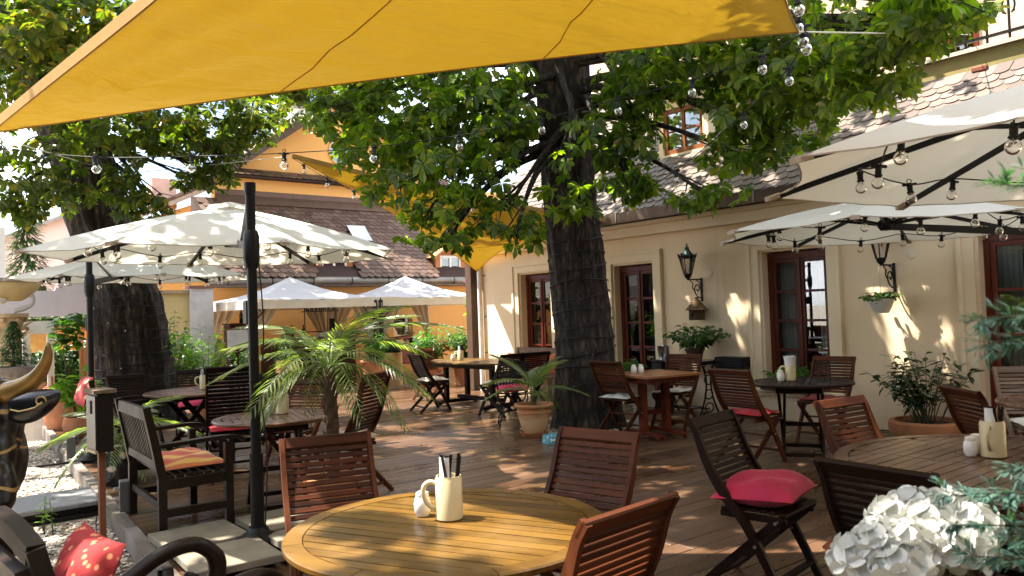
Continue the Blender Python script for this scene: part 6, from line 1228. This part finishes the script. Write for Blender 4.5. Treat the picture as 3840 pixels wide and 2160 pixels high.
T = thing('geranium', 'sprawling red geranium in a brown pot on the sewing machine table', 'plant', (8.72, 6.98, .766)); pot(T, potprof(.09, .13, .16, .012, .03), plain('brown_pot', (.09, .05, .03), .5), (.11, .13)); stem_plant(T, .42, .52, 40, 11, .085, .075, 'ger', .10, .5, .5, .08, .3, .005, lean=(-.06, -.08))
fl = []
for (dx, dy, dz) in ((-.12, .06, .50), (-.06, .32, .38), (-.1, .22, .40)):
    for k in range(12): a = U(0, 6.28); fl.append((Vector((dx, dy, dz)) + Vector((U(-.03, .03), U(-.03, .03), U(-.02, .02))), orient((math.cos(a), math.sin(a), .3)), 1, 0))
v, f = fill([leaf_shape(.035, .03, .2)], fl); me = bpy.data.meshes.new('blossoms'); me.from_pydata(v, [], f); me.materials.append(GM['redf']); o = bpy.data.objects.new('blossoms', me); COL.objects.link(o); o.parent = T; o['kind'] = 'stuff'
T = thing('wall_heater', 'long black slatted heater box low on the cream wall beside the sewing table', 'heater', (8.93, 6.5, .66)); obj('body', MB().box(-.10, .11, -.22, .24, 0, .15, None, .012), b, T)
for k in range(9): obj('slat', MB().box(-.106, -.1005, -.20, .22, .02 + k * .0135, .026 + k * .0135), MT['dark_metal'], T)
# window boxes and red bench under the windows
for y0, y1, lb in ((5.22, 6.05, 'geranium box on the sill of the middle window'), (8.05, 8.75, 'leafy box on the sill behind the near chestnut')):
    T = thing('window_box', lb, 'window box', (8.93, (y0 + y1) / 2, ZS - .001), 0, 'window boxes'); obj('trough', MB().box(-.07, .07, -(y1 - y0) / 2, (y1 - y0) / 2, .001, .12, None, .008), plain('brown_trough', (.10, .055, .035), .7), T)
    for s_ in (-.3, 0, .3): stem_plant(T, .24, .2, 6, 8, .075, .07, 'mid', .09, .3, .6, .05, .35, .004, lean=(-.05, s_)) if s_ == 0 else None
    stem_plant(T, .26, .42, 16, 9, .075, .07, 'mid', .09, .3, .6, .3, .35, .004, 'leaves')
T = thing('garden_bench', 'low wooden bench with red pads under the window behind the near chestnut', 'bench', (8.74, 8.1, 0), PI / 2, 'benches along the cream wall'); 
for k in range(5): obj('seat_slat', MB().box(-.6, .6, -.18 + k * .075, -.115 + k * .075, .40, .42), MT['mahog'], T)
for s_ in (-1, 1): obj('leg', MB().box(s_ * .52 - .03, s_ * .52 + .03, -.17, .17, 0, .399), MT['mahog'], T)
o = obj('cushion', cushion_mesh(1.1, .36, .07, 51), CM['red'], None, True, loc=(8.74, 8.1, .421), rot=(0, 0, PI / 2)); tag(o, 'long red pad on the low bench behind the near chestnut', 'cushion')
T = thing('garden_bench', 'pale weathered bench along the wall under the corner window', 'bench', (8.55, 10.35, 0), face(-1, 0), 'benches along the cream wall'); m = MT['teak_grey']
for k in range(6): obj('seat_slat', MB().box(-.75, .75, -.2 + k * .075, -.14 + k * .075, .41, .43), m, T)
for s_ in (-1, 1): obj('rear_leg', MB().sweep([(s_ * .72, -.22, 0), (s_ * .72, -.22, .42), (s_ * .72, -.30, .88)], .05, .05, (1, 0, 0)), m, T); obj('front_leg', MB().box(s_ * .72 - .025, s_ * .72 + .025, .2, .25, 0, .409), m, T)
obj('top_rail', MB().bar((-.74, -.295, .83), (.74, -.295, .83), .03, .10), m, T); obj('back_rail', MB().bar((-.70, -.27, .66), (.70, -.27, .66), .025, .06), m, T); obj('lower_rail', MB().bar((-.70, -.25, .54), (.70, -.25, .54), .025, .05), m, T)
for i, (yy, c_, lb) in enumerate(((9.95, 'orange', 'orange patterned pillow at the near end of the pale bench'), (10.4, 'red', 'red pillow in the middle of the pale bench'), (10.85, 'orange', 'orange patterned pillow at the far end of the pale bench'))):
    o = obj('cushion', cushion_mesh(.42, .40, .13, 60 + i), CM[c_], None, True, loc=(8.62, yy, .60), rot=(1.2, 0, face(-1, 0))); tag(o, lb, 'cushion', 'pillows on the pale bench')
# ---- wrought iron chair
T = thing('iron_chair', 'round wrought iron chair with pink cushion beside the potted palm', 'chair', (6.48, 8.28, 0), face(.55, .83)); b = MT['black_metal']; ic = MB()
obj('seat_ring', MB().tube([(.21 * math.cos(t), .21 * math.sin(t), .45) for t in [2 * PI * k / 24 for k in range(25)]], .011, 6), b, T)
for s_ in (-1, 1):
    obj('leg', MB().tube(cat([(s_ * .19, .16, 0), (s_ * .17, .16, .12), (s_ * .10, .16, .215), (s_ * .02, .16, .235)], 4), .010, 6).tube(cat([(s_ * .02, .16, .235), (s_ * .12, .16, .27), (s_ * .19, .15, .36), (s_ * .19, .12, .45)], 4), .010, 6), b, T); obj('leg', MB().tube(cat([(s_ * .19, -.16, 0), (s_ * .17, -.16, .12), (s_ * .10, -.16, .215), (s_ * .02, -.16, .235)], 4), .010, 6).tube(cat([(s_ * .02, -.16, .235), (s_ * .12, -.16, .27), (s_ * .19, -.15, .36), (s_ * .19, -.12, .45)], 4), .010, 6), b, T)
obj('back_frame', MB().tube(cat([(-.19, -.12, .45), (-.21, -.18, .6), (-.19, -.21, .78), (-.1, -.225, .87), (.1, -.225, .87), (.19, -.21, .78), (.21, -.18, .6), (.19, -.12, .45)], 5), .011, 6), b, T)
wv = MB()
for k in range(9): x = -.16 + k * .04; wv.bar((x, -.17, .56), (x, -.22, .85), .018, .006)
for k in range(6): wv.bar((-.19, -.185 - .006 * k, .59 + k * .045), (.19, -.185 - .006 * k, .59 + k * .045), .006, .018)
obj('woven_back', wv, MT['dark_metal'], T)
o = obj('cushion', cushion_mesh(.44, .42, .12, 71), CM['rose'], None, True, loc=(6.48, 8.28, .457), rot=(0, 0, face(.55, .83))); tag(o, 'shiny pink cushion on the wrought iron chair', 'cushion')
# dog bowl, spray bottle
T = thing('water_bowl', 'pale blue water bowl with bone print beside the potted palm', 'bowl', (5.95, 6.86, 0)); m, n, p, _o = mat('blue_print_plastic'); vv = n.nodes.new('ShaderNodeTexVoronoi'); vv.inputs['Scale'].default_value = 28; t_ = n.nodes.new('ShaderNodeTexCoord'); lk(n, t_.outputs['Object'], vv.inputs['Vector']); r_ = rampn(n, vv.outputs['Distance'], [(.22, (.75, .8, .8)), (.3, (.10, .33, .42))]); lk(n, r_.outputs[0], p.inputs['Base Color']); p.inputs['Roughness'].default_value = .3
obj('bowl', MB().lathe([(.001, 0), (.13, 0), (.12, .085), (.105, .09), (.09, .03), (.001, .03)], 28), m, T, auto=40)
bn = MB().bar((-.03, 0, 0), (.03, 0, 0), .008, .018); [bn.ball((sx * .032, 0, sz * .009), .012, 8, 6, 1, .5, 1) for sx in (-1, 1) for sz in (-1, 1)]; obj('bone_mark', bn, plain('white_print', (.8, .8, .78), .5), T, loc=(-.075, -.1, .045), rot=(0, 0, -.65))
T = thing('spray_bottle', 'white spray bottle on the deck behind the near chestnut', 'bottle', (7.45, 6.95, 0)); obj('bottle', MB().lathe([(.001, 0), (.045, 0), (.05, .02), (.05, .14), (.02, .19), (.018, .22), (.001, .22)], 16), plain('white_plastic3', (.72, .72, .7), .4), T, auto=40); obj('trigger', MB().bar((-.05, 0, .25), (.03, 0, .25), .02, .03).bar((-.02, 0, .24), (-.035, 0, .19), .01, .012), plain('pale_trigger', (.6, .62, .62), .4), T)
o = obj('power_cable', MB().tube(cat([(9.0, 6.3, .01), (8.8, 6.4, .012), (8.9, 6.7, .012), (8.75, 6.9, .012), (8.95, 7.0, .01)], 6), .007, 5), MT['wire']); tag(o, 'black cable curled on the deck below the wall heater', 'cable')
o = obj('power_cable', MB().tube(cat([(9.02, 5.0, .012), (8.9, 4.7, .012), (8.95, 4.4, .012), (8.8, 4.15, .012)], 6), .007, 5), MT['wire']); tag(o, 'dark cable along the wall foot beside the terracotta bowl', 'cable')

# ================================================================== UNDER THE PAVILIONS
dwood = wood('dark_bar_wood', (.018, .008, .005), (.055, .025, .015), .5, (20, 20, 3))
T = thing('bar_counter', 'dark wooden bar counter under the left pavilion', 'counter', (7.3, 16.5, 0)); obj('top', MB().box(-1.15, .95, -.32, .3, 1.04, 1.09, None, .008), wood('bar_top', (.05, .03, .02), (.13, .09, .06), .4, (3, 30, 30)), T)
for k in range(13): obj('board', MB().box(-1.1 + k * .155, -1.1 + k * .155 + .151, -.26, -.235, .02, 1.04), dwood, T)
obj('end', MB().box(-1.1, -1.06, -.23, .26, 0, 1.04).box(.87, .91, -.23, .26, 0, 1.04), dwood, T)
T = thing('glass_rack', 'small metal rack of upturned glasses behind the bar', 'rack', (7.95, 17.5, 0)); obj('frame', MB().bar((-.4, 0, .0), (-.4, 0, 1.95), .02, .02).bar((.4, 0, 0), (.4, 0, 1.95), .02, .02).box(-.42, .42, -.14, .14, 1.68, 1.70).box(-.42, .42, -.14, .14, 1.2, 1.22), MT['dark_metal'], T)
for k in range(7):
    o = obj('drinking_glass', MB().lathe([(.001, 0), (.035, 0), (.045, .13), (.042, .13), (.033, .01), (.001, .01)], 12), MT['bulb'], None, True, loc=(7.62 + k * .11, 17.5, 1.701)); tag(o, ['leftmost', 'second', 'third', 'fourth', 'fifth', 'sixth', 'rightmost'][k] + ' clear glass from the left on the bar rack', 'glass', 'glasses on the bar rack')
btl = MB().lathe([(.001, 0), (.037, 0), (.038, .18), (.015, .24), (.014, .30), (.001, .30)], 12).mesh('wine_bottle', plain('dark_green_glass', (.01, .015, .008), .1), True)
for k, (x, lb) in enumerate(((6.82, 'left dark wine bottle on the bar'), (7.08, 'second dark wine bottle on the bar'), (5.72, 'dark bottle on top of the tall cabinet'))):
    z = 1.09 if k < 2 else 1.481; o = bpy.data.objects.new('wine_bottle', btl); COL.objects.link(o); o.location = (x, 16.5 if k < 2 else 16.55, z + .001); tag(o, lb, 'bottle', 'wine bottles at the bar')
T = thing('till', 'black till and trays standing on the bar', 'till', (7.75, 16.45, 1.091)); obj('screen', MB().box(-.06, .06, -.02, .02, 0, .42), MT['black_metal'], T); obj('tray', MB().box(-.35, -.08, -.12, .1, 0, .10, None, .02).box(.1, .4, -.12, .1, 0, .08, None, .02), plain('till_grey', (.35, .33, .3), .4), T)
T = thing('tall_cabinet', 'tall dark red cabinet at the left end of the bar', 'cabinet', (5.7, 16.6, 0)); obj('carcass', MB().box(-.27, .27, -.2, .2, 0, 1.44, None, .006), wood('maroon_wood', (.03, .007, .007), (.08, .02, .016), .4, (20, 20, 3)), T); obj('top', MB().box(-.29, .29, -.22, .22, 1.441, 1.48), dwood, T)
redm = wood('mahogany_gloss', (.10, .012, .010), (.22, .035, .022), .25, (3, 20, 20), coat=.5)
T = thing('red_sideboard', 'glossy red mahogany sideboard under the right pavilion', 'sideboard', (9.9, 16.7, 0)); obj('carcass', MB().box(-.55, .5, -.3, .3, .35, .84, None, .01), redm, T); obj('lid', MB().sweep([(-.55, -.1, .86), (-.45, -.1, .98), (-.1, -.1, 1.0), (.0, -.1, .86)], .5, .05, (0, 1, 0)), redm, T)
for sx in (-.5, .45):
    for sy in (-.25, .25): obj('leg', MB().tube([(sx, sy, 0), (sx, sy, .2), (sx, sy, .35)], [.02, .035, .03], 8), redm, T)
T = thing('white_flowers', 'small pot of white flowers on the red sideboard', 'flowers', (9.75, 16.55, .845)); pot(T, potprof(.05, .07, .1, .008, .02), MT['white_cer'], (.06, .08)); stem_plant(T, .32, .22, 16, 8, .08, .035, 'mid', .06, .3); fl = []
for k in range(60): a = U(0, 6.28); q = .2 * math.sqrt(rng.random()); fl.append((Vector((q * math.cos(a), q * math.sin(a), U(.22, .4))), orient((math.cos(a), math.sin(a), .4)), U(.7, 1.2), 0))
v, f = fill([leaf_shape(.06, .045, .2)], fl); me = bpy.data.meshes.new('blossoms'); me.from_pydata(v, [], f); me.materials.append(GM['white']); o = bpy.data.objects.new('blossoms', me); COL.objects.link(o); o.parent = T; o['kind'] = 'stuff'
T = thing('menu_board', 'framed paper notice on a stand before the tall cabinet', 'notice', (3.95, 11.6, 0), face(-.3, -.95)); obj('post', MB().bar((0, 0, 0), (0, 0, 1.1), .03, .03), dwood, T); obj('frame', MB().box(-.17, .17, -.0, .015, 1.1, 1.42), plain('frame_brown', (.2, .1, .05), .4), T); obj('paper', MB().box(-.145, .145, .016, .018, 1.125, 1.395), plain('notice_paper', (.72, .71, .68), .7), T)
# ================================================================== BULL
def bullmat():
    m, n, p, o = mat('black_lacquer_gold_scrolls'); w_ = n.nodes.new('ShaderNodeTexWave'); w_.wave_type = 'RINGS'; w_.inputs['Scale'].default_value = 1.7; w_.inputs['Distortion'].default_value = 7.5; w_.inputs['Detail'].default_value = 1.0; w_.inputs['Detail Scale'].default_value = 1.6; t = n.nodes.new('ShaderNodeTexCoord'); lk(n, t.outputs['Object'], w_.inputs['Vector'])
    r = rampn(n, w_.outputs['Fac'], [(.975, (.006, .006, .007)), (.986, (.36, .23, .08))]); lk(n, r.outputs[0], p.inputs['Base Color']); p.inputs['Roughness'].default_value = .28; return m
T = thing('bull_sculpture', 'life size black lacquered bull sculpture with gold scrolls and horns', 'sculpture', (.43, 3.78, -.135), -YAW); Z0 = .135
bd = MB()
def ell(c, r, q=14):
    c = (c[0] - .07, c[1], c[2]); bd.ball((c[0], c[1], c[2] + Z0), 1.0, q, 10, 1, 1, 1); n = 11 * q; v = bd.v[-n:]; bd.v[-n:] = [(c[0] + (x - c[0]) * r[0], c[1] + (y - c[1]) * r[1], c[2] + Z0 + (z - c[2] - Z0) * r[2]) for x, y, z in v]
ell((-.13, .02, 1.24), (.14, .13, .10)); ell((-.10, -.02, 1.13), (.115, .11, .13)); ell((-.055, -.05, 1.02), (.085, .09, .13)); ell((-.01, -.09, .90), (.07, .075, .10)); ell((.0, -.11, .845), (.066, .07, .06))
ell((-.28, .12, 1.10), (.22, .2, .22)); ell((-.45, .25, .95), (.32, .26, .32)); ell((-.8, .35, .88), (.5, .34, .36)); ell((-1.3, .45, .88), (.5, .36, .36)); ell((-.22, .05, .86), (.14, .14, .22))
for px, py in ((-.16, .02), (-.42, .38), (-1.45, .25), (-1.5, .62)):
    ell((px, py, .62), (.13, .12, .26)); ell((px + .02, py, .36), (.085, .08, .24)); ell((px + .0, py, .1), (.062, .062, .24)); ell((px + .02, py - .01, -.09), (.085, .08, .05))
body = obj('body', bd, bullmat(), T); rm = body.modifiers.new('remesh', 'REMESH'); rm.mode = 'VOXEL'; rm.voxel_size = .014; rm.use_smooth_shade = True; sm = body.modifiers.new('smooth', 'SMOOTH'); sm.iterations = 12; sm.factor = .6
goldm = plain('aged_gold_horn', (.20, .115, .03), .32, .3, .6, 6)
hp_ = [(-.09, -.02, 1.262), (-.021, -.03, 1.285), (.035, -.035, 1.318), (.075, -.045, 1.358), (.10, -.05, 1.408), (.108, -.055, 1.468)]
obj('horn', MB().tube([(x, y, z + Z0) for x, y, z in [tuple(p) for p in cat(hp_, 4)]], [.047 - .0017 * k for k in range(17)] + [.018, .015, .011, .005], 14), goldm, T, True)
obj('horn', MB().tube([(-x - .26, y + .2, z + Z0) for x, y, z in [tuple(p) for p in cat(hp_, 4)]], [.047 - .0017 * k for k in range(17)] + [.018, .015, .011, .005], 14), goldm, T, True)
er = MB().grid(lambda u, v: (-.05 + .215 * v, -.07 - (.045 * math.sin(PI * min(1, v * 1.02)) ** .6) * math.cos(2 * PI * u) * .8, 1.20 + Z0 + .055 * v * v + (.012 + .052 * math.sin(PI * min(1, .12 + v * .88)) ** .7) * math.sin(2 * PI * u)), 20, 16)
e_ = obj('ear', er, plain('black_lacquer', (.006, .006, .007), .25, 0, .1, spec=.5), T, True); sp_ = [(.11 + .024 * (1 - t / 9) * math.cos(t), -.118, 1.235 + Z0 + .024 * (1 - t / 9) * math.sin(t)) for t in [k * .35 for k in range(26)]]
obj('gold_scroll', MB().tube([(-.02, -.10, 1.205 + Z0), (.02, -.112, 1.198 + Z0), (.06, -.118, 1.205 + Z0), (.09, -.12, 1.212 + Z0)] + sp_[::-1][8:], .0035, 5), plain('gold_paint', (.40, .26, .09), .35, .3), e_)
obj('stand_rod', MB().tube([(.02, -.06, 0), (.02, -.06, .86)], .018, 8), wood('rod_wood', (.10, .045, .02), (.2, .1, .05), .5), T)
# ================================================================== HYDRANGEA AND JUNIPER BY THE CAMERA
HY = [(1.449, .786, 1.047), (1.463, .749, 1.082), (1.557, .763, 1.104), (1.477, .699, 1.082), (1.555, .700, 1.108), (1.641, .696, 1.116), (1.523, .662, 1.088), (1.640, .659, 1.099), (1.637, .763, 1.109), (1.435, .696, 1.056), (1.566, .642, 1.079)]
T = thing('hydrangea', 'white hydrangea in full bloom at the lower right corner', 'flower', (1.55, .70, 0)); pot(T, potprof(.14, .19, .62), plain('dark_planter', (.03, .03, .032), .5), (.17, .56))
def petal_shape(l, w_):
    P = [(0, 0, 0)]; pr = [(.22, .55), (.5, .95), (.78, .95), (.94, .55)]
    for t, k in pr: P += [(l * t, -w_ * k / 2, .0025 * t), (l * t, 0, -.001 + .004 * t * t), (l * t, w_ * k / 2, .0025 * t)]
    P.append((l, 0, .0035)); F = [(0, 1, 2), (0, 2, 3)]
    for i in range(3): b_ = 1 + 3 * i; F += [(b_, b_ + 3, b_ + 4, b_ + 1), (b_ + 1, b_ + 4, b_ + 5, b_ + 2)]
    return MB().add(P, F + [(10, 13, 11), (11, 13, 12)])
pet = MB()
for k in range(4):
    a = k * PI / 2; q = petal_shape(.029, .032).xf(Matrix.Rotation(a, 4, 'Z') @ Matrix.Rotation(-.30, 4, 'Y')); pet.add(q.v, q.f)
st = MB()
for (hx, hy, hz) in HY:
    c = Vector((hx - 1.55, hy - .70, hz - .018)); inst = []; R_ = .040
    for k in range(20):
        zz = 1 - 1.6 * (k + .5) / 20; a = k * 2.39996; q = math.sqrt(max(0, 1 - zz * zz)); d = Vector((q * math.cos(a), q * math.sin(a), zz * .8)); zax = d.normalized(); xa = zax.orthogonal().normalized(); xa = Matrix.Rotation(U(0, 6), 3, zax) @ xa; inst.append((c + d * R_ * U(.86, 1.08), Matrix((xa, zax.cross(xa), zax)).transposed(), U(.9, 1.25), 0))
    v, f = fill([pet], inst); me = bpy.data.meshes.new('flower_head'); me.from_pydata(v, [], f); me.shade_smooth(); me.materials.append(GM['white']); o = bpy.data.objects.new('flower_head', me); COL.objects.link(o); o.parent = T
    st.tube([(c.x * .3, c.y * .3, .55), (c.x * .8, c.y * .8, .85), (c.x, c.y, c.z - .02)], [.006, .005, .004], 5, False)
obj('stem', st, MT['stem'], T); LS = leaf_shape(.13, .085, .35)
for k in range(22):
    a = k * 2.4; q = U(.03, .12); o = obj('leaf', LS if k == 0 else lsm, GM['gloss'] if k == 0 else None, T, loc=(q * math.cos(a), q * math.sin(a), U(.86, 1.0))); lsm = o.data; R = orient((math.cos(a), math.sin(a), U(-.1, .5)), U(-.4, .4)); o.rotation_euler = R.to_euler()
T = thing('juniper', 'soft blue green juniper sprays reaching in from the right edge', 'shrub', (1.62, .18, 0)); tr = MB().tube([(0, 0, 0), (.0, 0, .6), (-.03, .02, 1.2), (-.05, .03, 2.0)], [.03, .025, .018, .008], 8); nd = []
SP = [((1.285, .529, 1.178), 1.05), ((1.377, .583, 1.199), 1.08), ((1.324, .496, 1.225), 1.1), ((1.245, .498, 1.145), 1.0), ((1.304, .446, 1.272), 1.15), ((1.093, .413, 1.501), 1.38), ((1.160, .425, 1.467), 1.36), ((1.12, .385, 1.67), 1.55), ((1.40, .50, 1.14), 1.0), ((1.34, .43, 1.16), 1.0), ((1.45, .48, 1.10), .95), ((1.30, .40, 1.20), 1.05), ((1.38, .40, 1.10), .95)]
for (e, z0) in SP:
    e = Vector(e) - Vector((1.62, .18, 0)); s0 = Vector((-.02, .01, z0)); P = [s0.lerp(e, t) + Vector((0, 0, .04 * math.sin(PI * t))) for t in [k / 12 for k in range(13)]]; tr.tube(P, [.005 * (1 - k / 15) for k in range(13)], 5, False)
    for k in range(4, 13):
        for j in range(5):
            a = U(0, 6.28); d = ((P[min(12, k)] - P[k - 1]).normalized() * 1.2 + Vector((math.cos(a) * .8, math.sin(a) * .8, U(-.6, .6)))).normalized(); q = P[k] + d * .055 * U(.5, 1.1)
            if k > 10: q = P[k] + d * .03
            for i in range(16): t = i / 16; b_ = U(0, 6.28); nd.append((P[k].lerp(q, t), orient(d + Vector((math.cos(b_), math.sin(b_), U(-.5, .5))) * .7), U(.7, 1.2), 0))
obj('stem', tr, MT['stem'], T); v, f = fill([leaf_shape(.018, .0036, .1)], nd); me = bpy.data.meshes.new('foliage'); me.from_pydata(v, [], f); me.materials.append(GM['jun']); o = bpy.data.objects.new('foliage', me); COL.objects.link(o); o.parent = T; o['kind'] = 'stuff'
# ================================================================== UNSEEN HOUSE AND HEDGE ADDED TO CUT FILL LIGHT
T = thing('added_rear_house', 'unseen dark house wall added behind the viewer to cut fill light', 'house', (2, -5.2, 0)); obj('wall', MB().box(-9, 9, -.4, 0, -.5, 6.5), plaster('darkened_rear_wall', (.10, .085, .05), (.07, .065, .04), .5, .5), T); obj('door', MB().box(-1, .2, .0, .06, -.13, 2.1), MT['mahog'], T); obj('eave', MB().box(-9.2, 9.2, -.1, .5, 6.3, 6.5), MT['gut'], T)  # unseen wall, added and darkened to reduce fill from behind the camera
hedge('unseen tall dark hedge added beyond the bull to block sky light', -5.5, 8.5, 0, -.5, 5.0, 2500, 'gloss', .22, 'added_dark_hedge')  # out of view, added to keep open sky from lifting the blacks
_h = [o for o in COL.objects if o.name.startswith('added_dark_hedge')][0]; _h.location = (-4.2, 2.2, -.5); _h.rotation_euler = (0, 0, PI / 2)
lt = []
for k in range(46):
    x, y = U(.2, 1.25), U(3.2, 7.4)
    if rng.random() < .25: x, y = U(1.6, 5.5), U(3.5, 8.5)
    zz = -.11 if x < edge_x(y) else .006
    lt.append((Vector((x, y, zz)), orient((math.cos(k), math.sin(k), U(-.1, .15)), U(-.4, .4)), U(.5, 1.1), 0))
v, f = fill([leaf_shape(.075, .04, .3)], lt); me = bpy.data.meshes.new('leaf_litter'); me.from_pydata(v, [], f); me.materials.append(plain('dry_leaf', (.26, .12, .045), .8, 0, .4, 15)); o = bpy.data.objects.new('leaf_litter', me); COL.objects.link(o); o['kind'] = 'stuff'; o['label'] = 'dry brown leaves fallen on the gravel and deck'; o['category'] = 'leaves'
